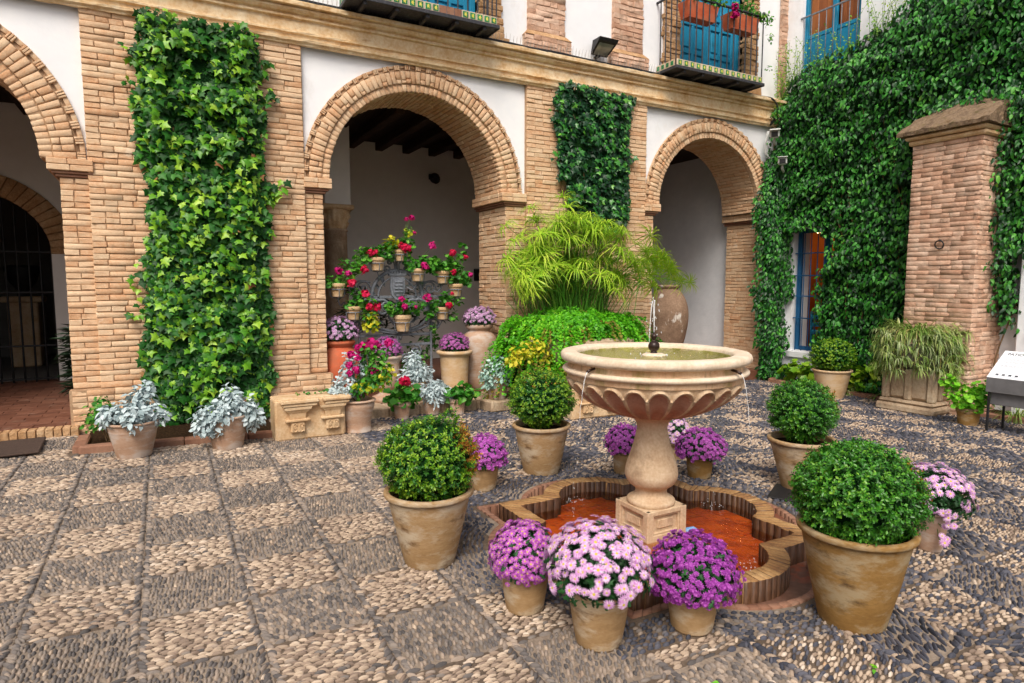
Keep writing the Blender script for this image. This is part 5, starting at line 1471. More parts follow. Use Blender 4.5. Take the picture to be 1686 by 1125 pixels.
# dark inner growth
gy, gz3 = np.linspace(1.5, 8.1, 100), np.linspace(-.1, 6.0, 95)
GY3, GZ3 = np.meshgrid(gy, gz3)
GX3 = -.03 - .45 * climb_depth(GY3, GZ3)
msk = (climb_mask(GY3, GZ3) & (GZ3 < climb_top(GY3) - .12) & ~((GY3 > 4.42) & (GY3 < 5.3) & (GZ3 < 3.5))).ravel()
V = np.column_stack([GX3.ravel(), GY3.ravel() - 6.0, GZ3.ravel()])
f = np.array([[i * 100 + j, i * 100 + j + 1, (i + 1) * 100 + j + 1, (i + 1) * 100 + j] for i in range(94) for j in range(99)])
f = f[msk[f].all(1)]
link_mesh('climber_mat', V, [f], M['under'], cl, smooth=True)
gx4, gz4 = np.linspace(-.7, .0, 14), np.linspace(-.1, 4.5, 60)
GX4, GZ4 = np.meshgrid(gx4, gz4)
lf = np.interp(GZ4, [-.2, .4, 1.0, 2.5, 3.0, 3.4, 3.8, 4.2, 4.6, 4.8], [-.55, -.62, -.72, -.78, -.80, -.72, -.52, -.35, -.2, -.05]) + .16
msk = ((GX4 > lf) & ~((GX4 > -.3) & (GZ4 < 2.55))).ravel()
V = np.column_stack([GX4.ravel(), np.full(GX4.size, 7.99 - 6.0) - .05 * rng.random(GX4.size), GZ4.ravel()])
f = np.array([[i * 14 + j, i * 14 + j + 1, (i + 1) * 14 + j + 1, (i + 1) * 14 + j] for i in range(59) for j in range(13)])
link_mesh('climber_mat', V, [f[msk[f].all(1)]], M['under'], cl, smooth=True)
for k in range(16):
    y0 = rng.uniform(4.0, 8.0); pts = [(-.15 - .06 * math.sin(q + k), y0 - 6 + .2 * math.sin(q * .8 + k) + .02 * q, q * .55) for q in range(9)]
    if 7.0 < y0 < 8: y0 = 7.95; pts = [(-.12, y0 - 6.0 + .05 * math.sin(q + k), q * .33) for q in range(9)]
    if 4.3 < y0 < 5.4: continue
    MB().tube(spline(pts, 3), .010, 5).build('stem', M['stem_brown'], cl)
# thin shoots rising above the mass, against the wall and the upper window
sv, sl_, sp_ = MB(), [], []
for k in range(46):
    y = rng.choice([rng.uniform(5.6, 6.8), rng.uniform(6.6, 7.9), rng.uniform(7.8, 8.1)]); h = rng.uniform(.25, .75)
    z0 = float(climb_top(np.array([y]))[0]) - .15
    x = -rng.uniform(.05, .25); dy = rng.normal(0, .18); dx = -rng.uniform(-.05, .12)
    pts = np.array([(x + dx * t, y - 6 + dy * t * t, z0 + h * t) for t in np.linspace(0, 1, 7)])
    sv.tube(pts, np.linspace(.005, .002, 7), 4, cap=False)
    for t in np.linspace(.12, 1, int(h * 26)): sl_.append((x + dx * t + rng.normal(0, .012), y - 6 + dy * t * t + rng.normal(0, .022), z0 + h * t))
for k in range(14):                                # shoots on the corner above the cornice
    xx = rng.uniform(-.5, -.05); h = rng.uniform(.3, 1.0)
    for t in np.linspace(0, 1, int(h * 30)): sl_.append((xx - .1 * t * math.sin(k) + rng.normal(0, .02), 1.95 - .02 + rng.normal(0, .03), 4.55 + h * t))
sl_ = np.array(sl_)
sv.build('shoot', M['stem_green'], cl)
leaves(cl, 'shoot_leaves', SIMPLE, sl_, np.column_stack([np.full(len(sl_), -.6), rng.normal(-.4, .6, len(sl_)), rng.normal(.6, .5, len(sl_))]), rng.normal(0, 1, (len(sl_), 3)), .042 * rng.uniform(.6, 1.2, len(sl_)), M['boxwood'])

# ---------------------------------------- pots
def pot(parent, rb, R, h, mat, lip=.022, wall=.02, style='flare', soil=True):
    if style == 'flare':
        prof = [(0, 0), (rb * .96, 0), (rb, .008), (rb + (R - rb) * .45, h * .5), (R - lip * 1.0, h - lip * 1.9), (R - lip * .75, h - lip * 1.35), (R - lip * .15, h - lip * 1.1), (R, h - lip * .6), (R - lip * .12, h - lip * .12), (R - lip * .7, h), (R - lip * 1.3, h - lip * .2), (R - lip * 1.5, h - lip * 1.3), (R - lip * 1.55, h - .09)]
    elif style == 'rimmed':                        # flower pot with a collar
        prof = [(0, 0), (rb * .96, 0), (rb, .006), (rb + (R - rb) * .75, h * .74), (R - .002, h * .75), (R + .004, h * .77), (R + .004, h - .008), (R - .004, h), (R - wall, h - .003), (R - wall - .004, h - .07)]
    elif style == 'bell':
        prof = [(0, 0), (rb, 0), (rb + .005, .012), (rb * .98, h * .12), (rb * .98, h * .3), (rb + (R - rb) * .35, h * .6), (rb + (R - rb) * .7, h * .85), (R - .03, h * .93), (R, h * .955), (R, h * .985), (R - .01, h), (R - .04, h - .005), (R - .045, h - .08)]
    p = spline(prof[1:], 3)
    n = 48
    def wob(A, R_, Z): return R_ * (1 + .006 * np.sin(A * 2 + rb * 50) + .003 * np.sin(Z * 130 + rb * 9) * (Z < h * .9)), Z
    o = MB().lathe(np.vstack([[prof[0]], p]), n, mod=wob).build('pot', mat, parent)
    ri = prof[-1][0]
    if soil: MB().lathe([(ri + .004, h - .055), (ri * .6, h - .045), (0, h - .04)], 24).build('soil', M['soil'], parent)
    return o

def ball(parent, cz, rx, rz, n, leaf, mat, seed, patches=(), squash=None, bumps=.10, top=None):
    """clipped boxwood: leaves through an uneven shell, dark twiggy heart"""
    d = rand_unit(n)
    r = 1 + bumps * 2 * (fbm(d[:, 0] * 2.3 + 5, d[:, 1] * 2.3 + d[:, 2] * 1.7, seed) - .5) + bumps * .9 * (vnoise(d[:, 0] * 6 + 9, d[:, 2] * 6 + d[:, 1] * 5, seed + 3) - .5)
    if top is not None: r = r * top(d)
    # sprigs: short twigs pointing outwards, each with pairs of leaves; young growth at their tips
    n = int(n * 1.75); leaf = leaf * .80; d = rand_unit(n)
    r = 1 + bumps * 1.5 * (fbm(d[:, 0] * 2.3 + 5, d[:, 1] * 2.3 + d[:, 2] * 1.7, seed) - .5) + bumps * .8 * (vnoise(d[:, 0] * 6 + 9, d[:, 2] * 6 + d[:, 1] * 5, seed + 3) - .5)
    if top is not None: r = r * top(d)
    per = 11; ns = n // per
    ds = d[:ns]; rs = (r * (1 - .13 * rng.beta(1, 1.6, n)))[:ns] + rng.normal(0, .010, ns)
    stray = rng.random(ns) < .035; rs = rs + stray * rng.uniform(.03, .10, ns)
    hole = vnoise(ds[:, 0] * 9 + seed, ds[:, 1] * 9 + ds[:, 2] * 8, seed + 5) < .16; rs = np.where(hole & ~stray, rs * .90, rs)
    axis = nrm(ds + rand_unit(ns) * .38 + UPV * .25)
    ln = rng.uniform(.035, .065, ns)
    tpos = np.tile(np.linspace(-1, 0.0, per), (ns, 1)) + rng.normal(0, .05, (ns, per))
    side = frames(axis, rand_unit(ns))
    an = np.arange(per) * 2.4 + rng.uniform(0, 6, ns)[:, None]
    sv_ = np.cos(an)[..., None] * side[:, None, :, 0] + np.sin(an)[..., None] * side[:, None, :, 1]
    base = ds * rs[:, None] * np.array([rx, rx, rz]) + [0, 0, cz]
    P = (base[:, None, :] + axis[:, None, :] * (tpos * ln[:, None])[..., None]).reshape(-1, 3)
    tip = nrm(sv_ * np.linspace(1, .55, per)[None, :, None] + axis[:, None, :] * np.linspace(.45, 1, per)[None, :, None]).reshape(-1, 3)
    Z = nrm(np.repeat(axis, per, 0) * .8 - sv_.reshape(-1, 3) * .45 + rand_unit(len(P)) * .35)
    n = len(P); S = leaf * rng.uniform(.7, 1.2, n); d = np.repeat(ds, per, 0)
    young = (rng.random(ns) < .72)[:, None] & (np.arange(per)[None] > per * .45)
    mi = np.where(young.ravel(), 0, 2)
    for (pd_, cosr, prob) in patches:
        pd_ = np.array(pd_) / np.linalg.norm(pd_)
        mi[((d @ pd_) > cosr) & (rng.random(n) < prob)] = 1
    leaves(parent, 'foliage', BOXL, P, Z, tip, S, [mat, M['boxwood_brown'], M['boxwood_old']], mi=mi)
    a = 20
    V, f = lathe([(math.sin(t) * .76 + 1e-4, -math.cos(t) * .76) for t in np.linspace(.02, PI - .02, 16)], 28)
    dd = nrm(V); rr = 1 + bumps * 1.5 * (fbm(dd[:, 0] * 2.3 + 5, dd[:, 1] * 2.3 + dd[:, 2] * 1.7, seed) - .5)
    if top is not None: rr = rr * (1 + .7 * (top(dd) - 1))
    link_mesh('inner_growth', V * rr[:, None] * np.array([rx, rx, rz]) + [0, 0, cz], [f], M['under'], parent, smooth=True)
    for k in range(5):
        an = k * 1.3; pts = [(.01 * math.cos(an), .01 * math.sin(an), cz - rz * 1.25), (.05 * math.cos(an), .05 * math.sin(an), cz - rz * .8), (.12 * rx * 3 * math.cos(an), .12 * rx * 3 * math.sin(an), cz - rz * .2)]
        MB().tube(spline(pts, 3), .009, 5).build('stem', M['stem_brown'], parent)

def boxwood(label, c, rb, R, h, cz, rx, rz, n, leaf, mat, pmat, seed, **k):
    t = thing('potted_boxwood', label, 'potted shrub', (c[0], c[1], gz(c[0]) + .004))
    t['group'] = 'clipped boxwood balls in terracotta pots'
    pot(t, rb, R, h, M[pmat], lip=.026)
    ball(t, cz, rx, rz, n, leaf, M[mat], seed, **k)
    return t
boxwood('boxwood ball with a browned right edge and tufts on top, left of the pool', (1.324, 3.409), .147, .262, .44, .61, .292, .245, 9500, .024, 'boxwood', 'terracotta', 3,
        patches=(((.85, -.3, .35), .80, .75), ((.9, -.4, -.2), .90, .5)), bumps=.13,
        top=lambda d: 1 + .34 * np.exp(-((d[:, 0] - .35) ** 2 + (d[:, 1] + .2) ** 2) / .06) * (d[:, 2] > 0) + .10 * np.exp(-((d[:, 0] + .1) ** 2 + (d[:, 1] + .3) ** 2) / .05) * (d[:, 2] > 0))
boxwood('yellowish green boxwood ball in a tapered pot behind the left side of the pool', (2.889, 4.704), .157, .258, .43, .66, .292, .262, 8500, .023, 'boxwood', 'terracotta', 9, patches=(((-.2, -.4, .9), .8, .08),), bumps=.08)
boxwood('boxwood ball in a wide pot on the far right side of the pool', (4.555, 3.335), .140, .268, .435, .66, .280, .262, 8500, .023, 'boxwood_dark', 'terracotta', 14, patches=(((.8, -.4, .3), .8, .25),), bumps=.13)
boxwood('largest and nearest boxwood ball in a big dark terracotta pot, right foreground', (2.945, 1.835), .155, .272, .485, .645, .300, .262, 13000, .024, 'boxwood_dark', 'terracotta_dark', 21, patches=(((.6, -.3, .3), .75, .16),), bumps=.14)
boxwood('small neat boxwood ball in a cream pot below the barred window', (9.151, 6.217), .185, .29, .44, .66, .335, .27, 5500, .03, 'boxwood', 'terracotta_cream', 27, bumps=.05)

# ---------------------------------------- chrysanthemums
def mum_flower(npet=13, rows=2, cup=.5, eye=True):
    """one flower head, radius 1, facing +z; petals are blades"""
    V, f3, f4, mi3, mi4 = [], [], [], [], []
    def petal(a, r0, r1, w, z0, z1):
        c, s = math.cos(a), math.sin(a); n = len(V)
        for r, q, z in ((r0, -w * .5, z0), (r0, w * .5, z0), ((r0 + r1) * .58, w, (z0 + z1) / 2 + .05), (r1, w * .35, z1), (r1, -w * .35, z1), ((r0 + r1) * .58, -w, (z0 + z1) / 2 + .05)):
            V.append((r * c - q * s, r * s + q * c, z))
        f4.append([n, n + 1, n + 2, n + 5]); f4.append([n + 5, n + 2, n + 3, n + 4]); mi4.extend([0, 0])
    for k in range(rows):
        r1 = 1 - .24 * k
        for i in range(npet - k * 2):
            a = 2 * PI * (i + .5 * (k % 2)) / (npet - k * 2) + random.uniform(-.08, .08)
            petal(a, .12, r1 * random.uniform(.9, 1.06), 1.9 / npet, .02 + .08 * k, (.02 + .22 * k) * cup + .06 * random.uniform(-1, 1) - (.12 if k == 0 else 0))
    n = len(V); m = 7; er = .24 if eye else .34
    V += [(er * math.cos(2 * PI * i / m), er * math.sin(2 * PI * i / m), .12 if eye else .22) for i in range(m)] + [(0, 0, .22 if eye else .36)]
    f3 += [[n + i, n + (i + 1) % m, n + m] for i in range(m)]; mi3 += [1 if eye else 0] * m
    return np.array(V), [np.array(f4), np.array(f3)], [np.array(mi4), np.array(mi3)]
def mum(label, c, rb, R, h, pmat, rd, top, nf, fr, pet, style, z0=None, alone=True, low=-.05, sparse=0.0, group='potted chrysanthemums', onjar=False, noeye=False, extra=(), wide=1.0, rows=2, npet=13, low_cz=None):
    gzv = gz(c[0]) + .004 if z0 is None else z0
    t = thing('potted_chrysanthemum', label, 'potted flower', (c[0], c[1], gzv))
    t['group'] = group
    if rb: pot(t, rb, R, h, M[pmat], lip=.014, style='flare')
    hd = top - h * .88                              # dome height above the pot
    cz = (h * .92 + .30 * (top - h * .92)) if low_cz is None else low_cz
    hd = top - cz; hl = max(cz - h * .86, .03)
    # flower sites: golden spiral on the dome
    k = np.arange(nf); zc = 1 - (1 - low) * (k + .5) / nf
    rr = np.sqrt(1 - np.clip(zc, -1, 1) ** 2); ph = k * 2.39996
    d = np.column_stack([rr * np.cos(ph), rr * np.sin(ph), zc]) + rng.normal(0, .06, (nf, 3))
    d = nrm(d)
    if sparse: 
        keep = (d[:, 2] > .36) | (rng.random(nf) > sparse); d = d[keep]
    rad = np.array([rd * wide, rd * wide, hd])
    rz_ = np.where(d[:, 2] > 0, hd, hl / .55)
    irr = 1 + .16 * (fbm(d[:, 0] * 2 + c[0] * 7, d[:, 1] * 2 + d[:, 2], 61) - .5)
    rz_ = rz_ * irr
    P = d * np.column_stack([rad[0] * irr, rad[0] * irr, rz_]) * rng.uniform(.86, 1.04, len(d))[:, None] + [0, 0, cz]
    if len(extra): 
        ex = np.array(extra); P = np.vstack([P, ex[:, :3]]); d = np.vstack([d, nrm(np.column_stack([ex[:, 0], ex[:, 1], ex[:, 0] * 0 + .05]))])
    N = nrm(d / rad * rad.mean() + UPV * .15 + rand_unit(len(d)) * .22)
    S = fr * np.where(rng.random(len(d)) < .08, rng.uniform(.3, .5, len(d)), rng.uniform(.72, 1.15, len(d)))
    Rm = frames(N, rand_unit(len(d)))
    mats = [M[pet], M['eye']]
    vars_ = [mum_flower(npet, rows, .5 if style == 'daisy' else 1.1, eye=(style == 'daisy')) for _ in range(4)]
    if style == 'pom': vars_ = [mum_flower(10, 3, 1.3, eye=False) for _ in range(4)]
    pick = rng.integers(0, 4, len(d))
    if alone:
        mes = []
        for V, F, mi in vars_:
            o = link_mesh('flower', V, F, mats, None, smooth=True, mi=mi); mes.append(o.data); bpy.data.objects.remove(o)
        for i in range(len(d)): inst('flower', mes[pick[i]], t, P[i], Rm[i], S[i])
    else:
        VV, FF, MM, n0 = [], [[], []], [[], []], 0
        for q, (V, F, mi) in enumerate(vars_):
            s = pick == q
            v, f = scatter(V, F, P[s], Rm[s], S[s])
            VV.append(v)
            for z in (0, 1): FF[z].append(f[z] + n0); MM[z].append(np.tile(mi[z], s.sum()))
            n0 += len(v)
        o = link_mesh('flowers', np.vstack(VV), [np.vstack(x) for x in FF], mats, t, smooth=True, mi=[np.concatenate(x) for x in MM])
        tag(o, kind='stuff')
    # leaves under and between the flowers
    nl = int(900 if rd > .15 else 600)
    dl = rand_unit(nl); dl[:, 2] = np.abs(dl[:, 2]) * 1.2 - .42
    dl = nrm(dl)
    Pl = dl * np.column_stack([np.full(nl, rad[0]), np.full(nl, rad[0]), np.where(dl[:, 2] > 0, hd, hl * 1.4)]) * rng.uniform(.5, .92, nl)[:, None] + [0, 0, cz]
    Pl[:, 2] = np.maximum(Pl[:, 2], h * .80)
    leaves(t, 'foliage', LOBED, Pl, nrm(dl + rand_unit(nl) * .6), nrm(dl * .7 + rand_unit(nl) * .6 - UPV * .3), .045 * rng.uniform(.6, 1.2, nl) * (rd / .2) ** .5, M['mum_leaf'])
    V, f = lathe([(math.sin(q) * .72 + 1e-4, -math.cos(q) * .72) for q in np.linspace(.9, PI - .02, 12)], 20)
    link_mesh('inner_growth', V * np.column_stack([np.full(len(V), rad[0] * .9), np.full(len(V), rad[0] * .9), np.where(V[:, 2] > 0, hd, hl)]) + [0, 0, cz], [f], M['under'], t, smooth=True)
    s = MB()
    for i in range(0, len(d), max(1, len(d) // 60)):
        if d[i][2] < .5: s.tube([(P[i][0] * .25, P[i][1] * .25, h * .85), tuple(P[i] * [.7, .7, 1] - [0, 0, .02]), tuple(P[i])], .0022, 4, cap=False)
    if s.V: tag(s.build('stems', M['stem_green'], t), kind='stuff')
    return t
mum('purple chrysanthemum dome, left of the pale pink one at the pool front', (1.548, 2.674), .096, .128, .205, 'terracotta', .178, .445, 480, .0190, 'pet_purple', 'daisy', low=-.42, npet=11)
mum('pale pink daisy-like chrysanthemum, nearest pot in front of the pool', (1.702, 2.259), .107, .154, .262, 'terracotta', .258, .565, 320, .0265, 'pet_pink', 'daisy', low=-.20, sparse=.38, npet=17)
mum('deep violet chrysanthemum, right of the pale pink one at the pool front', (2.180, 2.153), .100, .126, .19, 'terracotta', .216, .45, 600, .0180, 'pet_violet', 'pom', low=-.45)
mum('pale mauve daisy-like chrysanthemum behind the largest boxwood', (4.232, 2.146), .070, .100, .258, 'terracotta_pink', .235, .555, 210, .027, 'pet_pink', 'daisy', low=-.3, sparse=.35, npet=15,
    extra=[(-.10 + rng.normal(0, .02), -.13 + rng.normal(0, .02), .16 + rng.uniform(-.06, .10)) for _ in range(9)])
mum('purple chrysanthemum tucked behind the boxwood with tufts on top', (2.216, 4.488), .093, .129, .20, 'terracotta', .182, .435, 400, .0195, 'pet_purple', 'pom', low=-.35, alone=False)
mum('purple chrysanthemum just left of the fountain stem, behind the pool', (3.532, 4.350), .081, .108, .195, 'terracotta', .172, .44, 330, .020, 'pet_purple', 'pom', low=-.3, alone=False)
mum('purple chrysanthemum right of the fountain stem, behind the pool', (4.063, 3.971), .096, .124, .18, 'terracotta_dark', .215, .425, 430, .020, 'pet_purple', 'pom', low=-.35, alone=False)
mum('pale lilac chrysanthemum half hidden behind the fountain stem', (4.271, 4.486), .070, .095, .165, 'terracotta', .146, .415, 90, .027, 'pet_pale', 'daisy', low=-.1, alone=False)
# ---------------------------------------- jars and pots inside the middle arch
def jar(nm, label, loc, prof, mat, cat='jar', n=48, group=None):
    t = thing(nm, label, cat, loc, 0, group)
    p = spline(prof, 4)
    MB().lathe(np.vstack([[(0, prof[0][1])], p]), n, mod=lambda A, R, Z: (R * (1 + .008 * np.sin(2 * A + 5 * Z)), Z)).build('body', mat, t)
    return t
ZG = .06
jar('red_jar', 'round-bellied red terracotta jar beside the left jamb of the middle arch', (2.03, 8.36, ZG),
    [(.13, 0), (.16, .05), (.235, .28), (.25, .45), (.215, .62), (.165, .69), (.16, .70), (.185, .73), (.20, .755), (.19, .775), (.15, .78), (.14, .70)], M['terracotta_red'])
mum('pale lilac chrysanthemum standing on the red jar', (2.03, 8.36), 0, 0, .0, 'terracotta', .235, .33, 120, .034, 'pet_pale', 'pom', z0=.83, alone=False, low=-.25)
jar('footed_urn', 'pale footed terracotta urn carrying mauve flowers in the middle arch', (2.54, 8.0, .055),
    [(.19, 0), (.20, .03), (.19, .06), (.12, .09), (.10, .13), (.15, .20), (.17, .32), (.165, .48), (.175, .54), (.20, .565), (.20, .59), (.16, .595), (.14, .54)], M['terracotta_pink'], 'urn')
mum('mauve chrysanthemum dome on the footed urn, partly behind magenta blooms', (2.54, 8.0), 0, 0, .0, 'terracotta', .205, .25, 230, .022, 'pet_mauve', 'pom', z0=.64, alone=False, low=-.25)
jar('tall_pot', 'tall cream cylindrical pot with a wide rim in the middle arch', (3.55, 8.1, .055),
    [(.17, 0), (.19, .02), (.185, .1), (.19, .3), (.2, .48), (.205, .53), (.245, .56), (.25, .585), (.235, .60), (.19, .60), (.18, .55)], M['terracotta_cream'], 'pot')
mum('mauve chrysanthemum dome in the tall cream pot', (3.55, 8.1), 0, 0, .0, 'terracotta', .212, .25, 240, .022, 'pet_mauve', 'pom', z0=.65, alone=False, low=-.2)
jar('tan_jar', 'tan round-shouldered jar beside the right jamb of the middle arch', (4.03, 8.30, ZG),
    [(.15, 0), (.2, .1), (.255, .4), (.265, .62), (.235, .76), (.165, .83), (.155, .855), (.19, .88), (.2, .91), (.19, .93), (.145, .93), (.14, .86)], M['terracotta_pink'])
mum('pale lilac chrysanthemum standing on the tan jar', (4.03, 8.30), 0, 0, .0, 'terracotta', .24, .27, 130, .034, 'pet_pale', 'pom', z0=.98, alone=False, low=-.15)

def leafcloud(parent, nm, centers, radii, n, tmpl, size, mat, up=.4, down=0.0, seed=0, shell=.5):
    """leaves spread through several ellipsoid clumps"""
    centers, radii = np.array(centers, float), np.array(radii, float)
    if radii.ndim == 1: radii = np.column_stack([radii] * 3)
    vol = radii.prod(1) ** .67; which = rng.choice(len(centers), n, p=vol / vol.sum())
    d = rand_unit(n); r = rng.uniform(shell, 1.05, n)
    P = centers[which] + d * r[:, None] * radii[which]
    Z = nrm(d * .7 + rand_unit(n) * .7 + UPV * up); tip = nrm(d + rand_unit(n) * .6 - UPV * down)
    return leaves(parent, nm, tmpl, P, Z, tip, size * rng.uniform(.6, 1.25, n), mat)
def stems(parent, base, tips, r=.004, mat='stem_green'):
    s = MB()
    for t_ in tips:
        b, e = np.array(base, float) + rng.normal(0, .015, 3) * [1, 1, 0], np.array(t_, float)
        m = (b + e) / 2 + rng.normal(0, .03, 3) * [1, 1, .3]
        s.tube(spline([b, m, e], 4), np.linspace(r, r * .5, 9), 5)
    return tag(s.build('stems', M[mat], parent), kind='stuff')
PETAL = T([(-.3, 0, 0), (.3, 0, 0), (.55, .6, .08), (.2, 1, .0), (-.2, 1, .0), (-.55, .6, .08)], [[0, 1, 2, 5], [5, 2, 3, 4]])
def bloom(parent, loc, r, mat):
    """round geranium head of many small florets"""
    n = 46
    d = rand_unit(n); d[:, 2] = d[:, 2] * .8 + .15
    P = nrm(d) * r * rng.uniform(.55, .9, n)[:, None]
    V, F = scatter(PETAL[0], PETAL[1], P, frames(nrm(d + rand_unit(n) * .5), rand_unit(n)), r * .75 * rng.uniform(.8, 1.2, n))
    o = link_mesh('flower_head', V, F, M[mat], parent, smooth=True); o.location = loc
    return o
def dusty(label, c, rb, R, h, pmat, clumps, n, tmpl, size, mat='dusty', z0=None, style='flare', lean=0):
    t = thing('dusty_miller_pot', label, 'potted plant', (c[0], c[1], gz(c[0]) + .004 if z0 is None else z0)); t['group'] = 'silver dusty miller pots'
    pot(t, rb, R, h, M[pmat], lip=.018, style=style)
    ck = np.array(clumps, float); ck[:, :2] *= .86; ck[:, 3] *= .84; ck[:, 2] = h + (ck[:, 2] - h) * .88
    leafcloud(t, 'foliage', ck[:, :3], ck[:, 3], n, tmpl, size * .82, M[mat], up=.5, down=.25, shell=.25)
    stems(t, (0, 0, h - .05), [np.array(k[:3]) * rng.uniform(.7, 1) for k in clumps for _ in range(3)], .005, 'dusty')
    return t
dusty('silver dusty miller in a whitish pot, left one under the bright ivy', (-.282, 6.771), .142, .226, .335, 'terracotta_pink',
      [(-.17, -.06, .40, .14), (.0, -.14, .42, .14), (.16, -.05, .41, .15), (.03, .02, .48, .14), (.10, .02, .60, .11), (.14, .03, .68, .06), (.0, -.22, .33, .08), (-.24, 0, .44, .07), (.28, -.06, .36, .07)], 900, SIMPLE, .075)
dusty('silver dusty miller spilling over its pot at the right foot of the bright ivy', (.516, 6.762), .138, .20, .325, 'terracotta_pink',
      [(-.2, -.08, .33, .15), (-.08, -.14, .36, .14), (.05, -.05, .45, .15), (.2, -.05, .40, .14), (.28, -.08, .28, .10), (-.27, -.1, .22, .09), (.06, 0, .56, .10), (-.14, -.15, .2, .08), (.26, -.06, .2, .07)], 1000, SIMPLE, .075)
dusty('lacy silver dusty miller in a small tan pot in front of the step', (2.966, 7.50), .093, .124, .205, 'terracotta_pink',
      [(-.10, -.05, .30, .13), (.1, -.08, .32, .14), (0, -.12, .22, .10), (.2, -.05, .28, .11), (.05, .0, .40, .09)], 620, LOBED, .085)
dusty('taller lacy silver dusty miller behind the small one, on the step of the middle arch', (2.86, 7.82), .10, .14, .25, 'terracotta', 
      [(0, -.06, .40, .15), (-.14, -.04, .34, .12), (.12, -.04, .38, .13), (-.04, -.02, .56, .11), (.0, 0, .66, .06)], 620, LOBED, .085, z0=.055)
# block with the green-grey one
bk = thing('stone_block', 'rough square stone block carrying a grey-green potted plant', 'stone block', (3.86, 7.42, gz(3.86)), .1)
MB().bbox(-.19, .19, -.17, .17, 0, .15, .02, jit=.006).build('block', M['stone_grey'], bk)
t = dusty('grey-green dusty miller in a grey pot on the stone block', (3.86, 7.42), .115, .165, .34, 'terracotta_pink',
      [(0, -.05, .42, .2), (-.16, -.04, .38, .15), (.16, -.04, .40, .15), (.0, -.14, .28, .12), (-.18, -.08, .22, .10), (.05, .0, .54, .10)], 850, SIMPLE, .075, mat='dusty_green', z0=gz(3.86) + .152)
# bell pot with silver leaves and magenta flowers
t = thing('mixed_flower_pot', 'bell-shaped tan pot of silver leaves and magenta-flowered bush beside the carved trough', 'potted plant', (1.858, 6.922, gz(1.858) + .004))
pot(t, .145, .20, .36, M['terracotta_pink'], style='bell')
leafcloud(t, 'silver_foliage', [(-.16, 0, .46, .13), (-.24, -.03, .44, .1), (-.1, .05, .58, .12), (.02, .1, .74, .14)], [.13, .1, .12, .14], 420, LOBED, .08, M['dusty'], down=.2, shell=.2) if False else leafcloud(t, 'silver_foliage', [(-.16, 0, .46), (-.24, -.03, .44), (-.1, .05, .58), (.02, .1, .74)], [.13, .1, .12, .14], 420, LOBED, .08, M['dusty'], down=.2, shell=.2)
leafcloud(t, 'foliage', [(.10, -.05, .55), (.22, -.05, .6), (.16, 0, .74), (.3, -.02, .68), (.26, .0, .84), (.0, -.06, .48), (.12, -.02, .92)], [.13, .14, .13, .1, .1, .09, .1], 560, SIMPLE, .062, M['geranium_leaf'], shell=.2)
leafcloud(t, 'yellow_foliage', [(.02, -.1, .5), (.24, -.1, .56), (.34, -.02, .66)], [.1, .1, .09], 130, SIMPLE, .06, M['yellow_leaf'], shell=.2)
stems(t, (0, 0, .33), [(.2, -.05, .8), (.3, 0, .8), (.1, 0, .9), (-.15, 0, .55), (.3, -.04, .62)], .008, 'stem_brown')
for p, r, m_ in (((.08, -.02, .94), .055, 'pet_magenta'), ((.16, -.03, .97), .06, 'pet_magenta'), ((.23, .0, .95), .045, 'pet_magenta'), ((.02, -.02, .92), .045, 'pet_magenta'), ((.36, -.02, .97), .045, 'pet_magenta'), ((-.09, -.02, .75), .04, 'pet_magenta'), ((-.03, -.06, .69), .042, 'pet_magenta'), ((-.1, -.05, .66), .036, 'pet_magenta'), ((.17, -.1, .68), .042, 'pet_magenta'), ((.0, -.04, .82), .035, 'pet_magenta'), ((-.06, .02, .86), .04, 'pet_magenta')):
    bloom(t, p, r, m_)
def geranium(label, c, rb, R, h, pmat, clumps, n, size, mat, blooms=(), z0=None, style='rimmed', nm='potted_geranium', group=None, extra_leaf=None):
    t = thing(nm, label, 'potted geranium', (c[0], c[1], gz(c[0]) + .004 if z0 is None else z0), 0, group)
    pot(t, rb, R, h, M[pmat], lip=.016, style=style)
    cl_ = np.array(clumps, float)
    if nm == 'hanging_geranium': cl_[:, 3] *= .78; n = int(n * .62); size *= .86; blooms = [(b[0], b[1] * .8, b[2]) for b in blooms]
    leafcloud(t, 'foliage', cl_[:, :3], cl_[:, 3], n, ROUND, size, M[mat], up=.8, shell=.3)
    if extra_leaf: leafcloud(t, 'pale_foliage', np.array(extra_leaf, float)[:, :3], np.array(extra_leaf, float)[:, 3], n // 3, ROUND, size, M['yellow_leaf'], up=.8, shell=.3)
    stems(t, (0, 0, h - .05), [k[:3] + rng.normal(0, .03, 3) for k in cl_ for _ in range(2)] + [b[0] for b in blooms])
    for p, r, m_ in blooms: bloom(t, p, r, m_)
    return t
G2 = 'small geraniums set before the step'
geranium('small geranium with a single crimson bloom in a rimmed pot by the step', (2.521, 7.368), .082, .112, .215, 'terracotta_pink', [(-.08, -.03, .28, .11), (.1, -.04, .29, .11), (0, -.05, .35, .10), (.16, 0, .24, .08)], 130, .085, 'geranium_leaf', [((.02, -.06, .475), .06, 'pet_red'), ((.06, -.05, .45), .05, 'pet_red')], group=G2)
geranium('small flowerless geranium in a rimmed pot between two silver plants', (3.260, 7.366), .086, .103, .20, 'terracotta_pink', [(-.06, -.03, .26, .11), (.12, -.04, .28, .11), (.02, -.05, .31, .09), (.22, 0, .26, .07)], 120, .085, 'geranium_leaf', group=G2)
geranium('lime-green geranium in a brown pot between stone pedestal and lectern', (8.842, 4.130), .107, .133, .215, 'terracotta_dark', [(-.05, -.05, .32, .15), (.10, -.10, .36, .15), (-.10, .12, .42, .12), (-.14, .16, .55, .09), (.08, -.14, .48, .10), (0, 0, .42, .13), (-.12, .05, .3, .1)], 520, .062, 'geranium_lime')

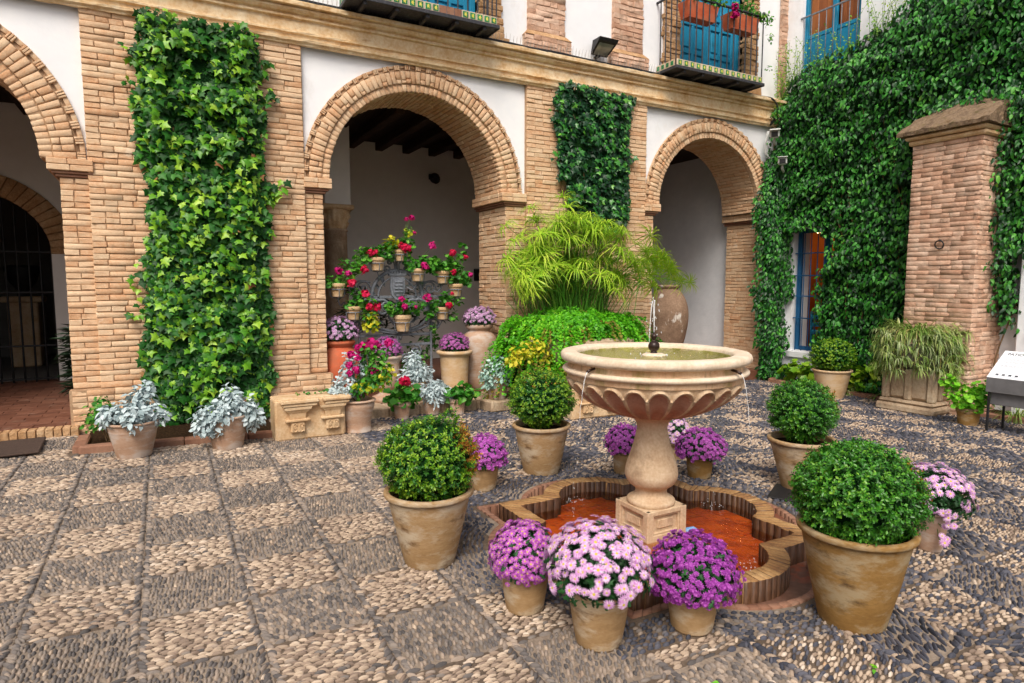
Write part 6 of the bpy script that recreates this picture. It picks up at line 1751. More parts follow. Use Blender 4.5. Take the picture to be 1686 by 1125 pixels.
# ---------------------------------------- wrought-iron grille with hanging geraniums
GYp = 8.40
gr = thing('wrought_iron_grille', 'grey scrolled wrought-iron screen with a coat of arms in the middle arch', 'grille', (2.83, GYp, ZG))
def bar(pts, r=.016, nm='scroll', n=6, sp=4):
    MB().tube(spline([(x - 2.83, -.02 + (p[2] if len(p) > 2 else 0), z - ZG) for p in pts for x, z in [p[:2]]], sp), r * 1.3, n).build(nm, M['iron'], gr)
def rail(x0, x1, z, h=.018): MB().bbox(x0 - 2.83, x1 - 2.83, -.014, .014, z - h - ZG, z + h - ZG, .005).build('rail', M['iron'], gr)
rail(2.26, 3.62, 1.40); rail(2.26, 3.30, .88); rail(2.3, 3.3, .74)
for x in (2.83, 2.30, 3.32): MB().bbox(x - .016 - 2.83, x + .016 - 2.83, -.012, .012, 0, (1.9 if x == 2.83 else 1.42) - ZG, .005).build('upright', M['iron'], gr)
arc = [(2.83 + .36 * math.cos(a), 1.40 + .36 * math.sin(a)) for a in np.linspace(PI, 0, 13)]
bar(arc, .02, 'arch_bar', 8)
bar([(2.83 + .27 * math.cos(a), 1.40 + .27 * math.sin(a)) for a in np.linspace(PI, 0, 11)], .011, 'arch_bar')
def spiral(cx, cz, r0, turns, a0, dirn, r1=.018, n=14):
    return [(cx + (r0 + (r1 - r0) * t) * math.cos(a0 + dirn * turns * 2 * PI * t), cz + (r0 + (r1 - r0) * t) * math.sin(a0 + dirn * turns * 2 * PI * t)) for t in np.linspace(0, 1, n)]
for s in (-1, 1):
    X = lambda x: 2.83 + s * x
    def mir(pts): return [(2.83 + s * (p[0] - 2.83), p[1]) for p in pts]
    bar(mir([(2.84, .92), (3.0, .95), (3.18, 1.02), (3.28, 1.15), (3.26, 1.30), (3.14, 1.37)] + spiral(3.05, 1.25, .12, 1.4, 1.1, 1)), .017)
    bar(mir(spiral(3.42, 1.26, .10, 1.4, PI, -1)[::-1] + [(3.30, 1.36), (3.15, 1.40)]), .015)
    bar(mir([(2.86, 1.0), (2.95, 1.12), (2.93, 1.22)] + spiral(2.98, 1.28, .075, 1.3, -PI / 2, 1)), .013)
    bar(mir([(2.84, .90), (3.05, .93), (3.22, .98)] + spiral(3.36, 1.0, .10, 1.4, PI, -1)), .013)
    bar(mir(spiral(3.08, .64, .09, 1.5, PI / 2, -1)), .013); bar(mir(spiral(3.08, .42, .09, 1.5, -PI / 2, 1)), .013)
    bar(mir(spiral(2.93, .55, .07, 1.4, 0, 1)), .011)
    bar(mir([(2.85, 1.74), (2.87, 1.86), (2.92, 1.90)] + spiral(2.93, 1.87, .035, 1.2, PI / 2, -1, .008, 9)), .010)
    bar(mir([(2.84, 1.74), (2.90, 1.75)] + spiral(2.96, 1.78, .05, 1.3, -PI / 2, 1, .012, 10)), .010)
    bar(mir(spiral(3.30, 1.52, .10, 1.5, PI, -1)), .010); bar(mir([(3.2, 1.60), (3.34, 1.62), (3.42, 1.58)] + spiral(3.43, 1.53, .05, 1.2, PI / 2, -1, .012, 9)), .009)
    # leaf shapes on the scrolls
    for (x, z, a) in ((3.06, 1.50, .8), (3.12, 1.44, .3), (3.0, 1.54, 1.2), (3.2, 1.08, -.4), (3.02, 1.04, .6), (3.14, 1.22, .1), (3.3, .93, .5)):
        d = MB(); ca, sa = math.cos(a), math.sin(a)
        pts = [(0, 0), (.05, .02), (.08, .0), (.11, .025), (.15, .0), (.11, -.02), (.07, -.012), (.04, -.025)]
        P_ = [(s * (x + u * ca - v * sa - 2.83), y, z + u * sa + v * ca - ZG) for y in (-.012, .012) for u, v in pts]
        d.add(P_, [[0, k, k + 1] for k in range(1, 7)], [[8, 8 + k + 1, 8 + k] for k in range(1, 7)], [[k, (k + 1) % 8, 8 + (k + 1) % 8, 8 + k] for k in range(8)])
        d.build('iron_leaf', M['iron'], gr)
# coat of arms
sh = [(-.10, .15), (.10, .15), (.105, .0), (.09, -.09), (.05, -.15), (0, -.175), (-.05, -.15), (-.09, -.09), (-.105, .0)]
def plate(pts, cz, y0, y1, nm):
    n = len(pts); V = [(x, y0, cz + z - ZG) for x, z in pts] + [(x * 1.0, y1, cz + z - ZG) for x, z in pts] + [(0, y0 - .012, cz - ZG)]
    MB().add(V, [[2 * n, (k + 1) % n, k] for k in range(n)], [[k, (k + 1) % n, n + (k + 1) % n, n + k] for k in range(n)]).build(nm, M['iron'], gr)
plate(sh, 1.53, -.045, -.01, 'shield')
plate([(x * .72, z * .72) for x, z in sh], 1.53, -.068, -.04, 'shield_field')
for k in range(4): MB().bbox(-.055, .055, -.088, -.05, 1.46 + .045 * k - ZG, 1.478 + .045 * k - ZG, .004).build('shield_bar', M['iron'], gr)
cr = MB(); cr.bbox(-.125, .125, -.06, .0, 1.685 - ZG, 1.715 - ZG, .006)
for k in range(7):
    x = -.115 + k * .0383; cr.add([(x - .018, -.055, 1.715 - ZG), (x + .018, -.055, 1.715 - ZG), (x, -.05, 1.765 - ZG), (x - .018, -.01, 1.715 - ZG), (x + .018, -.01, 1.715 - ZG)], [[0, 1, 2], [1, 4, 2], [4, 3, 2], [3, 0, 2]])
cr.build('crown_plate', M['iron'], gr)
HP = 'hanging geranium pots on the iron grille'
def hang(label, x, z, r=.095, h=.17, clumps=None, blooms=(), n=150, dry=False, pm='terracotta_cream', yoff=-.14, extra=None):
    y = GYp + yoff
    t = geranium(label, (x, y), r * .68, r, h, pm, clumps or [(-.08, 0, h + .05, .11), (.09, -.03, h + .07, .11), (0, -.05, h + .11, .1)], n, .072, 'geranium_leaf', blooms, z0=z - h / 2, nm='hanging_geranium', group=HP, extra_leaf=extra)
    rg = bpy.data.objects.new('pot_holder', None); COL.objects.link(rg); rg.parent = gr
    rr = MB(); zc = z - ZG + .01
    rr.tube([(x - 2.83 + (r + .0) * math.cos(a), y - GYp + (r + .0) * math.sin(a), zc) for a in np.linspace(0, 2 * PI, 17)], .007, 5, cap=False)
    for a in (0, PI / 2, PI, 3 * PI / 2):
        rr.tube(spline([(x - 2.83 + r * math.cos(a), y - GYp + r * math.sin(a), zc), (x - 2.83 + r * .85 * math.cos(a), y - GYp + r * .85 * math.sin(a), zc - h * .55), (x - 2.83, y - GYp, zc - h * .66)], 3), .005, 4)
    rr.build('holder_ring', M['iron'], rg)
    s = np.sign(2.83 - x) if abs(x - 2.83) > .06 else 0
    MB().tube(spline([(x - 2.83, y - GYp, zc - h * .66), (x - 2.83 + s * .05, yoff * .5, zc - h * .66 - .10), (x - 2.83 + s * .12, .0, zc - h * .66 - .06), (x - 2.83 + s * .14, .0, zc - h * .66 - .16)], 4), .008, 5).build('holder_arm', M['iron'], rg)
    return t
R_, MG = 'pet_red', 'pet_magenta'
hang('geranium in the lowest left iron ring, in front of the stone column', 1.99, 1.50, clumps=[(-.1, 0, .20, .13), (.08, -.02, .22, .12), (.2, -.02, .34, .12), (.12, 0, .42, .12), (.3, 0, .42, .13), (.3, 0, .55, .1)], n=330,
     blooms=[((.0, -.08, .33), .055, MG), ((.12, -.08, .30), .05, MG), ((.16, -.1, .18), .065, R_), ((.33, -.1, .35), .065, R_), ((.42, -.06, .57), .06, R_), ((.5, -.05, .50), .04, R_)])
hang('geranium in the ring below it on the left, with three red blooms', 2.19, 1.20, clumps=[(0, 0, .2, .12), (.1, -.03, .25, .12), (.02, 0, .34, .1), (.22, -.02, .2, .1), (.2, -.05, .05, .11), (.24, -.05, -.05, .09)], n=300,
     blooms=[((.14, -.1, .33), .065, R_), ((.18, -.12, .17), .055, R_), ((.29, -.1, .16), .065, R_)], extra=[(.22, -.06, -.02, .12)])
hang('leafy geranium pot high on the upper left of the arc', 2.52, 1.84, r=.10, clumps=[(-.1, 0, .22, .11), (.1, -.02, .22, .11), (0, -.03, .27, .1), (.2, 0, .18, .07), (-.2, 0, .26, .06)], blooms=[((-.04, -.09, .24), .035, R_)], n=230)
hang('topmost geranium pot, yellowish, at the crown of the grille', 2.83, 1.96, r=.075, h=.15, clumps=[(-.12, 0, .2, .11), (.05, 0, .24, .09), (.16, 0, .2, .1), (.1, 0, .36, .05), (.14, 0, .44, .04)], n=190, extra=[(-.14, -.03, .26, .09), (.14, 0, .4, .05)],
     blooms=[((.06, -.09, .17), .07, R_), ((.0, -.08, .20), .05, R_), ((.17, -.02, .58), .045, MG), ((.1, 0, .56), .03, MG), ((.21, -.02, .38), .03, MG)])
hang('geranium pot right of the grille crown with two pink blooms', 3.08, 1.70, r=.10, clumps=[(-.1, 0, .24, .12), (.05, -.03, .26, .13), (.2, 0, .22, .11), (-.16, 0, .38, .09), (.28, 0, .26, .1)], n=320, blooms=[((.06, -.12, .2), .065, MG), ((.2, -.05, .48), .06, MG)])
hang('geranium pot at the right shoulder of the arc, thick with leaves', 3.45, 1.67, r=.10, clumps=[(-.12, 0, .22, .11), (.02, -.03, .24, .11), (.1, 0, .32, .1), (-.2, 0, .28, .09)], n=260, blooms=[((.12, -.1, .16), .05, R_)])
hang('tall leafy geranium pot at the far right end of the arc', 3.64, 1.49, r=.10, clumps=[(-.08, 0, .26, .13), (.08, -.02, .3, .13), (.0, 0, .44, .12), (.1, 0, .58, .08), (.12, 0, .7, .05), (.16, 0, .22, .1)], n=370, blooms=[((-.06, -.05, .60), .055, R_), ((.14, -.03, .55), .045, R_), ((.2, -.08, .3), .04, MG)])
hang('geranium pot centred below the coat of arms with magenta blooms', 2.85, 1.05, r=.115, h=.22, pm='terracotta_cream', clumps=[(-.12, 0, .30, .12), (.1, -.03, .32, .12), (0, -.05, .36, .11), (.24, 0, .33, .1), (-.2, 0, .32, .08)], n=330, blooms=[((-.03, -.16, .34), .05, MG), ((-.05, -.12, .44), .045, MG), ((.32, -.1, .45), .065, MG), ((.14, -.14, .33), .03, MG)], yoff=-.16)
hang('trailing geranium pot on the lower right of the grille', 3.44, 1.17, r=.10, clumps=[(-.12, 0, .22, .12), (.08, -.03, .24, .13), (.2, 0, .26, .11), (-.2, -.02, .08, .1), (.0, -.08, .32, .1), (.14, -.06, .05, .09), (-.16, -.06, -.12, .07)], n=370, blooms=[((.04, -.14, .2), .06, R_), ((.1, -.12, .36), .03, R_)])
# foliage behind and below the grille
bp2 = thing('shade_plant', 'dark leafy plant standing in the shade behind the iron grille', 'plant', (2.9, 8.85, ZG))
P_ = []
for k in range(8):
    a = 2 * PI * k / 8 + rng.normal(0, .1); L_ = rng.uniform(.7, 1.05)
    for t_ in np.linspace(.25, 1, 16):
        r = L_ * t_; z = .55 + .95 * math.sin(t_ * 2.0) * (.5 + .5 * math.sin(k * 1.7) ** 2)
        for s in (-1, 1): P_.append((r * math.cos(a) * .85 - s * .06 * math.sin(a), r * math.sin(a) * .25 + s * .06 * math.cos(a), z))
P_ = np.array(P_); leaves(bp2, 'fronds', T([(0, 0, 0), (.08, .5, .03), (0, 1, -.1), (-.08, .5, .03)], [[0, 1, 2], [0, 2, 3]]), P_, nrm(rand_unit(len(P_)) * .6 + UPV), nrm(P_ * [1, .5, 0] + rand_unit(len(P_)) * .6), .20 * rng.uniform(.7, 1.2, len(P_)), M['cycad'])
MB().tube([(0, 0, 0), (0, 0, .6)], [.09, .07], 10).build('trunk', M['stem_brown'], bp2)
leafcloud(bp2, 'low_foliage', [(-.5, -.25, .55), (.25, -.3, .5), (.5, -.25, .7), (-.2, -.2, .3), (.1, -.3, .28)], [.16, .2, .16, .14, .14], 420, SIMPLE, .07, M['geranium_leaf'], shell=.2)

# ---------------------------------------- carved stone troughs
def trough(label, loc, rz, L, H, D=.34):
    t = thing('carved_trough', label, 'stone trough', loc, rz)
    b = MB()
    b.bbox(0, L, .05, D, 0, H * .985, .02, jit=.006)
    b.build('block', M['stone'], t)
    tp = MB(); 
    for x0, x1 in ((.0, .60 * L), (.60 * L, L + .05)):
        tp.bbox(x0 + .045, x1 - .004, -.035, .06, H * .90, H, .012, jit=.003); tp.bbox(x0 + .065, x1 - .02, -.02, .06, H * .82, H * .895, .01, jit=.002)
    tp.bbox(.0, L + .05, .06, D + .01, H * .93, H + .004, .015, jit=.003)
    tp.build('ledge', M['stone'], t)
    for x in (.30 * L, .80 * L):
        c = MB(); w = .125
        prof = [(w * 1.12, H * .82, -.02), (w * 1.05, H * .76, -.018), (w * .88, H * .72, -.005), (w * .80, H * .70, .0), (w * .66, H * .66, .01), (w * .62, H * .54, .014)]
        for (wa, za, ya), (wb, zb_, yb) in zip(prof[:-1], prof[1:]):
            V = [(x - wb, yb, zb_), (x + wb, yb, zb_), (x + wa, ya, za), (x - wa, ya, za), (x - wb, .06, zb_), (x + wb, .06, zb_), (x + wa, .06, za), (x - wa, .06, za)]
            c.add(V, [[0, 1, 2, 3], [1, 5, 6, 2], [4, 0, 3, 7], [0, 4, 5, 1]])
        c.bbox(x - w * .98, x + w * .98, -.012, .06, H * .46, H * .535, .01)
        c.bbox(x - w * .58, x + w * .58, .005, .06, H * .20, H * .455, .012)
        c.build('carved_bracket', M['stone'], t)
        for s in (-1, 1):
            o = MB().tube([(x + s * .033 + .022 * math.cos(a), .003, H * .33 + .045 * math.sin(a)) for a in np.linspace(.3, 5.6, 14)], .006, 5)
            o.tube([(x + s * .033 + .008 * math.cos(a), .003, H * .33 + .018 * math.sin(a)) for a in np.linspace(0, 2 * PI, 9)], .006, 5, cap=False)
            o.build('carved_scroll', M['stone'], t)
    return t
t = trough('carved sandstone trough with two bracket capitals against the left pier', (.97, 6.72, gz(1.3)), .03, .72, .44)
leafcloud(t, 'seedlings', [(.3, .2, .46), (.42, .2, .47), (.55, .2, .46)], [.05, .05, .05], 30, SIMPLE, .05, M['geranium_leaf'])
trough('carved sandstone trough half hidden behind the yellowish boxwood and the fountain basin', (4.38, 6.36, gz(4.6)), -.06, .72, .42)

# ---------------------------------------- papyrus above a fern-covered basin on the middle pier
fb = thing('fern_mound', 'maidenhair fern curtain covering a stone planter below the papyrus', 'fern', (5.05, 7.45, gz(5.0)))
MB().lathe([(0, 0), (.80, 0), (.84, .05), (.80, .25), (.84, .55), (.90, .80), (.92, .95), (.80, .98), (0, .95)], 40, mod=lambda A, R, Z: (R * np.where(np.sin(A) > 0, .62, 1.0), Z)).build('planter', M['stone_grey'], fb)
nfr = 430; P_, Zf, Tf, mi = [], [], [], []
for k in range(nfr):
    a = rng.uniform(PI * .95, PI * 2.05); r0 = rng.uniform(.15, .85)
    low = k % 3 == 0
    if low: r0 = rng.uniform(.82, .95)
    b0 = np.array([1.16 * r0 * math.cos(a), .80 * r0 * math.sin(a), (rng.uniform(.45, 1.0) if low else 1.12 + .22 * (1 - r0)) + rng.normal(0, .04)])
    L_ = rng.uniform(.35, .62); dirn = np.array([math.cos(a) * 1.0 + rng.normal(0, .25), math.sin(a) + rng.normal(0, .25), 0]); dirn /= np.linalg.norm(dirn)
    dry = rng.random() < (.28 if low else .06)
    for t_ in np.linspace(.12, 1, 20):
        c = b0 + dirn * L_ * (t_ - .25 * t_ * t_) * .75 + UPV * L_ * (.35 * t_ - 1.15 * t_ * t_)
        side = np.array([-dirn[1], dirn[0], 0])
        for s in (-1, 1):
            for q in range(2):
                P_.append(c + side * s * (.02 + .028 * q * (1 - t_ * .6)) + rng.normal(0, .008, 3)); Zf.append(UPV * .7 + dirn * .6 + rng.normal(0, .35, 3)); Tf.append(side * s + dirn * .5 - UPV * .4); mi.append(int(dry))
FAN = T([(0, 0, 0), (.5, .55, .04), (.32, .95, 0), (0, .82, .05), (-.32, .95, 0), (-.5, .55, .04)], [[0, 1, 2], [0, 2, 3], [0, 3, 4], [0, 4, 5]])
P_, Zf, Tf, mi = map(np.array, (P_, Zf, Tf, mi))
leaves(fb, 'fronds', FAN, P_, Zf, Tf, .036 * rng.uniform(.6, 1.3, len(P_)), [M['fern'], M['fern_dry']], mi=mi)
V, f = lathe([(1e-3, 1.16), (.45, 1.14), (.82, 1.0), (.97, .78), (.92, .5), (.9, .30)], 32)
V = V * np.array([1.1, .78, 1]); V[:, :2] += .03 * (rng.random((len(V), 2)) - .5)
link_mesh('fern_core', V, [f], M['under'], fb, smooth=True)
leafcloud(fb, 'lower_ferns', [(-.75, -.25, .25), (-.6, -.45, .3), (-.85, -.1, .4), (-.45, -.5, .45)], [.22, .22, .2, .2], 900, FAN, .05, M['fern'], down=.5, shell=.6)

pp = thing('papyrus', 'tall lime-green umbrella papyrus rising from the fern-covered planter', 'papyrus', (5.1, 7.5, 1.0))
BL = T([(-.010, 0, 0), (.010, 0, 0), (.019, .45, .012), (-.019, .45, .012), (.012, .8, -.03), (-.012, .8, -.03), (0, 1.05, -.12)], [[0, 1, 2, 3], [3, 2, 4, 5], [5, 4, 6]])
def umbel(nray, droop):
    V, F3, F4, n0 = [], [], [], 0
    for k in range(nray):
        a = 2 * PI * k / nray + random.uniform(-.15, .15); el = random.uniform(.15, .75); L_ = random.uniform(.75, 1.1)
        c, s = math.cos(a), math.sin(a)
        for x, y, z in BL[0]:
            r = y * math.cos(el) * L_; zz = y * math.sin(el) * L_ - droop * y ** 2.2 * L_ + z
            V.append((r * c - x * 1.3 * s, r * s + x * 1.3 * c, zz))
        for f in BL[1]:
            for q in f: (F4 if len(q) == 4 else F3).append([n0 + int(i) for i in q])
        n0 += len(BL[0])
    return np.array(V), [np.array(F4), np.array(F3)]
UM = []
for k in range(6):
    V, F = umbel(random.randint(30, 40), random.uniform(.15, .75)); o = link_mesh('umbel', V, F, M['papyrus'], None, smooth=True); UM.append(o.data); bpy.data.objects.remove(o)
# heads: dense mound, plus some long outliers; x,z offsets above the planter
heads = []
for k in range(125):
    a = rng.uniform(0, 2 * PI); r = rng.random() ** .5
    x = -.02 + r * 1.02 * math.cos(a); y = -.10 + r * .42 * math.sin(a)
    z = .42 + 1.14 * (1 - (x / 1.35) ** 2) * rng.uniform(.15, 1.0) + rng.uniform(-.15, .1)
    heads.append((x, y, z))
heads += [(-1.0, .1, 1.36), (-.92, .0, 1.15), (-.55, .2, 1.62), (.0, .1, 1.55), (-.1, .1, 1.78), (.35, .1, 1.50), (.6, .0, 1.28), (-1.02, 0, .92), (-.95, -.1, .78), (1.15, -.15, .9), (1.25, -.1, 1.05), (1.4, -.12, .85), (1.5, -.15, .95), (1.7, -.15, .85), (1.35, -.1, .7), (1.1, -.15, .6), (1.3, -.1, .95), (1.55, -.1, 1.0), (1.75, -.15, .72), (1.9, -.15, .62), (2.05, -.2, .60), (1.3, -.2, .55), (1.6, -.2, .80), (1.42, 0, 1.30), (1.2, .0, .75)]
for i, (x, y, z) in enumerate(heads):
    b0 = np.array([x * .28 + rng.normal(0, .10), y * .4 + rng.normal(0, .06), .05]); e = np.array([x, y, z])
    bend = 1.0 if abs(x) < 1.1 else .55
    m_ = b0 * .5 + e * .5 + np.array([-x * .12 * bend, 0, .10 + .10 * abs(x)])
    MB().tube(spline([b0, m_, e], 5), np.linspace(.006, .0035, 11), 5, cap=False).build('stem', M['papyrus_stem'], pp)
    ax = nrm(e - m_ + UPV * .3); s = rng.uniform(.23, .36)
    inst('umbel', UM[i % 6], pp, tuple(e), frames(ax[None], rand_unit(1))[0], s)
for k in range(150):                               # young stems
    x, y = rng.normal(0, .38), rng.normal(-.02, .15); h = rng.uniform(.3, .75)
    b0 = np.array([x, y, .05]); e = b0 + [rng.normal(0, .12) + x * .3, rng.normal(0, .05), h]
    if k == 0: sm = MB()
    sm.tube([b0, (b0 + e) / 2 + [0, 0, .03], e], [.0055, .005, .003], 4, cap=False)
tag(sm.build('young_stems', M['papyrus_stem'], pp), kind='stuff')
# bougainvillea with yellow leaves in front of the fern
bg = thing('yellow_leaved_bush', 'straggly yellow-leaved bush with one magenta bloom before the ferns', 'shrub', (4.12, 6.85, gz(4.1)))
leafcloud(bg, 'foliage', [(-.16, 0, .82), (-.02, 0, .95), (.08, 0, .82), (.14, 0, .7), (-.34, 0, .74), (-.30, .0, .84), (.50, .05, .62), (.62, .05, .48), (.42, .05, .78), (.72, .02, .46), (.58, .05, .36)], [.14, .10, .13, .12, .10, .08, .11, .11, .08, .07, .08], 520, SIMPLE, .062, M['yellow_leaf'], shell=.15)
stems(bg, (.15, 0, .12), [(-.1, 0, .8), (.05, 0, .85), (-.3, 0, .75), (.5, .05, .6), (.6, .05, .5), (.42, .05, .75)], .008, 'stem_brown')
for p, r in (((.58, .0, .66), .06), ((.66, .0, .62), .06), ((.70, -.02, .67), .045), ((.62, -.02, .60), .045)): bloom(bg, p, r, 'pet_magenta')
pot(bg, .11, .15, .24, M['terracotta_pink'], lip=.016, style='rimmed')
# small bright bush in the left bed
bu = thing('bed_bush', 'small bright green bush in the bed at the left corner of the pier', 'bush', (-.56, 7.35, .02))
leafcloud(bu, 'foliage', [(0, 0, .30), (-.06, -.04, .24), (.08, -.03, .27), (.0, 0, .38)], [.13, .11, .12, .09], 420, SIMPLE, .052, M['geranium_leaf'], shell=.2)
stems(bu, (.05, 0, 0), [(0, 0, .3), (.08, 0, .28), (-.08, 0, .22), (.14, -.05, .2), (.16, .03, .16)], .006, 'stem_brown')
cy = thing('cycad', 'dark cycad fronds showing past the left pier inside the arch', 'plant', (-.80, 9.6, .1))
P_ = []
for k in range(14):
    a = PI + rng.normal(0, .6); L_ = rng.uniform(.5, .8)
    for t_ in np.linspace(.2, 1, 14):
        for s in (-1, 1): P_.append((L_ * t_ * math.cos(a) * .55 + .15, s * .05 + L_ * t_ * math.sin(a) * .4, .15 + .10 * k * .55 + .35 * t_ - .35 * t_ * t_))
P_ = np.array(P_); leaves(cy, 'fronds', T([(0, 0, 0), (.09, .5, .03), (0, 1, -.1), (-.09, .5, .03)], [[0, 1, 2], [0, 2, 3]]), P_, nrm(rand_unit(len(P_)) * .5 + UPV), nrm(rand_unit(len(P_)) * .5 + [-1, 0, -.4]), .2 * rng.uniform(.7, 1.2, len(P_)), M['cycad'])
MB().tube([(.15, 0, 0), (.15, 0, .9)], [.07, .05], 8).build('trunk', M['stem_brown'], cy)

# ---------------------------------------- big jar in the right arch
jr = jar('storage_jar', 'large old brown storage jar with white stains inside the right arch', (8.50, 9.25, -.02),
    [(.16, 0), (.2, .1), (.34, .55), (.40, .95), (.37, 1.22), (.27, 1.42), (.2, 1.48), (.20, 1.50), (.225, 1.53), (.225, 1.56), (.19, 1.57), (.17, 1.5)], material('jar_brown', [(0, '#6a5444'), (.5, '#8c735f'), (1, '#a88f79')], rand=0, noise=((5, .6), (30, .4)), rough=.9, bump=((30, .5, .006),), stain=('#d5cfc6', 3.4, .60, .66, (1, 1, .6))))
sp_ = thing('jar_side_plant', 'small dark-leaved plant at the foot of the storage jar', 'plant', (7.75, 8.7, .0))
leafcloud(sp_, 'foliage', [(0, 0, .45), (.1, -.1, .35), (-.1, 0, .5)], [.16, .14, .12], 160, SIMPLE, .09, M['geranium_leaf'], shell=.2)
stems(sp_, (0, 0, 0), [(0, 0, .45), (.1, -.1, .4)], .006)

# ---------------------------------------- stone pedestal, bowl and spider plant
ps = thing('stone_pedestal', 'weathered octagonal-sided stone pedestal with pilaster corners', 'pedestal', (9.27, 4.99, gz(9.27)), .03)
px, py = .33, .36
o = MB()
o.bbox(-px - .03, px, -py - .03, py + .03, 0, .115, .03, jit=.006); o.bbox(-px - .005, px, -py - .005, py + .005, .112, .17, .028, jit=.004)
o.build('base', M['stone_grey'], ps)
o = MB(); V, f4, f3 = bevel_box(-px + .08, px, -py + .08, py - .08, .165, .60, .05); o.add(V, f4, f3)
for s in (-1, 1):
    for yy in (-py + .06, py - .06, 0):
        o.bbox(-px + .045, -px + .15, yy - .05, yy + .05, .165, .60, .022, jit=.003)
    o.bbox(-px + .1 + (s > 0) * .2, -px + .2 + (s > 0) * .2, -py + .045, -py + .12, .165, .60, .022, jit=.003)
o.build('shaft', M['stone_grey'], ps)
bwl = thing('stone_bowl', 'dark stone bowl on the pedestal, hidden under spider plants', 'bowl', (9.25, 4.99, gz(9.27) + .602))
M['stone_dark'] = material('stone_dark', [(0, '#4a4640'), (.5, '#69645c'), (1, '#8a8478')], rand=0, noise=((6, .6), (40, .4)), rough=.95, bump=((30, .5, .008),))
MB().lathe(np.vstack([[(0, 0)], spline([(.16, 0), (.24, .02), (.31, .10), (.34, .22), (.33, .34), (.28, .36), (.26, .30)], 4), [(0, .30)]]), 40).build('bowl', M['stone_dark'], bwl)
sd_ = thing('spider_plant', 'mass of variegated spider plant spilling over the stone bowl', 'spider plant', (9.25, 4.99, gz(9.27) + 1.05))
def blades(parent, nm, n, base, rad, L0, L1, lift, fall, w, mat):
    V, F4, F3, n0 = [], [], [], 0
    for k in range(n):
        a = rng.uniform(0, 2 * PI); r0 = rad * math.sqrt(rng.random()); b0 = np.array(base) + [r0 * math.cos(a), r0 * math.sin(a), 0]
        a2 = a + rng.normal(0, .5); L_ = rng.uniform(L0, L1); lf_, fl = lift * rng.uniform(.4, 1.3), fall * rng.uniform(.6, 1.4)
        d = np.array([math.cos(a2), math.sin(a2), 0]); sd = np.array([-d[1], d[0], 0]); ww = w * rng.uniform(.7, 1.2)
        for t_, wf in ((0, .7), (.3, 1), (.6, .9), (.85, .55), (1.0, .05)):
            c = b0 + d * L_ * .75 * (t_ - .18 * t_ * t_) + UPV * L_ * (lf_ * t_ - fl * t_ * t_)
            V += [c - sd * ww * wf, c + sd * ww * wf + UPV * ww * .3]
        F4 += [[n0 + 2 * q, n0 + 2 * q + 1, n0 + 2 * q + 3, n0 + 2 * q + 2] for q in range(4)]; n0 += 10
    return link_mesh(nm, V, [np.array(F4)], mat, parent, smooth=True)
blades(sd_, 'blades', 520, (0, 0, .06), .32, .26, .44, 1.0, 1.1, .0085, M['spider'])
blades(sd_, 'hanging_blades', 70, (0, 0, .03), .33, .28, .42, .5, 1.2, .008, M['spider'])
for k in range(190):
    a = rng.uniform(PI * .45, PI * 1.85); r = rng.uniform(.38, .56); z = rng.uniform(-.50, .10)
    blades(sd_, 'plantlet', 16, (r * math.cos(a), r * math.sin(a), z), .02, .11, .20, .75, 1.1, .0062, M['spider' if k % 3 else 'spider_grey'])
st2 = MB()
for k in range(34):
    a = rng.uniform(PI * .6, PI * 1.7); st2.tube(spline([(.2 * math.cos(a), .2 * math.sin(a), .1), (.4 * math.cos(a), .4 * math.sin(a), .08), (.44 * math.cos(a), .44 * math.sin(a), -.2), (.44 * math.cos(a), .44 * math.sin(a), -.55)], 3), .003, 4, cap=False)
tag(st2.build('runners', material('runner', [(0, '#a5925a'), (1, '#c4b47c')], rand=.3, noise=((10, .5),), bump=()), sd_), kind='stuff')
# strip plants along the kerb
for lab, x, y, n in (('tuft of spider plant on the ground beside the small boxwood pot', 9.66, 6.35, 120), ('tuft of spider plant at the foot of the stone pedestal', 9.75, 5.72, 110), ('tuft of spider plant behind the lectern legs', 9.74, 4.0, 130), ('tuft of spider plant past the lectern at the frame edge', 9.76, 3.5, 120)):
    q = thing('ground_spider_plant', lab, 'spider plant', (x, y, -.19), 0, 'spider plants in the wall bed')
    blades(q, 'blades', n, (0, 0, 0), .10, .25, .5, .9, 1.0, .007, M['spider'])
nb = thing('nasturtium', 'round-leaved plant at the foot of the climber by the drainpipe', 'plant', (9.72, 7.2, -.18))
leafcloud(nb, 'foliage', [(0, 0, .3), (.0, -.3, .28), (-.05, -.55, .22), (0, .2, .25), (.05, -.9, .3), (.05, -1.2, .3)], [.2, .18, .15, .16, .2, .2], 260, ROUND, .12, M['boxwood'], up=.9, shell=.3)
stems(nb, (0, -.2, 0), [(0, 0, .3), (0, -.4, .28), (0, -.9, .3), (0, .2, .25)], .005)

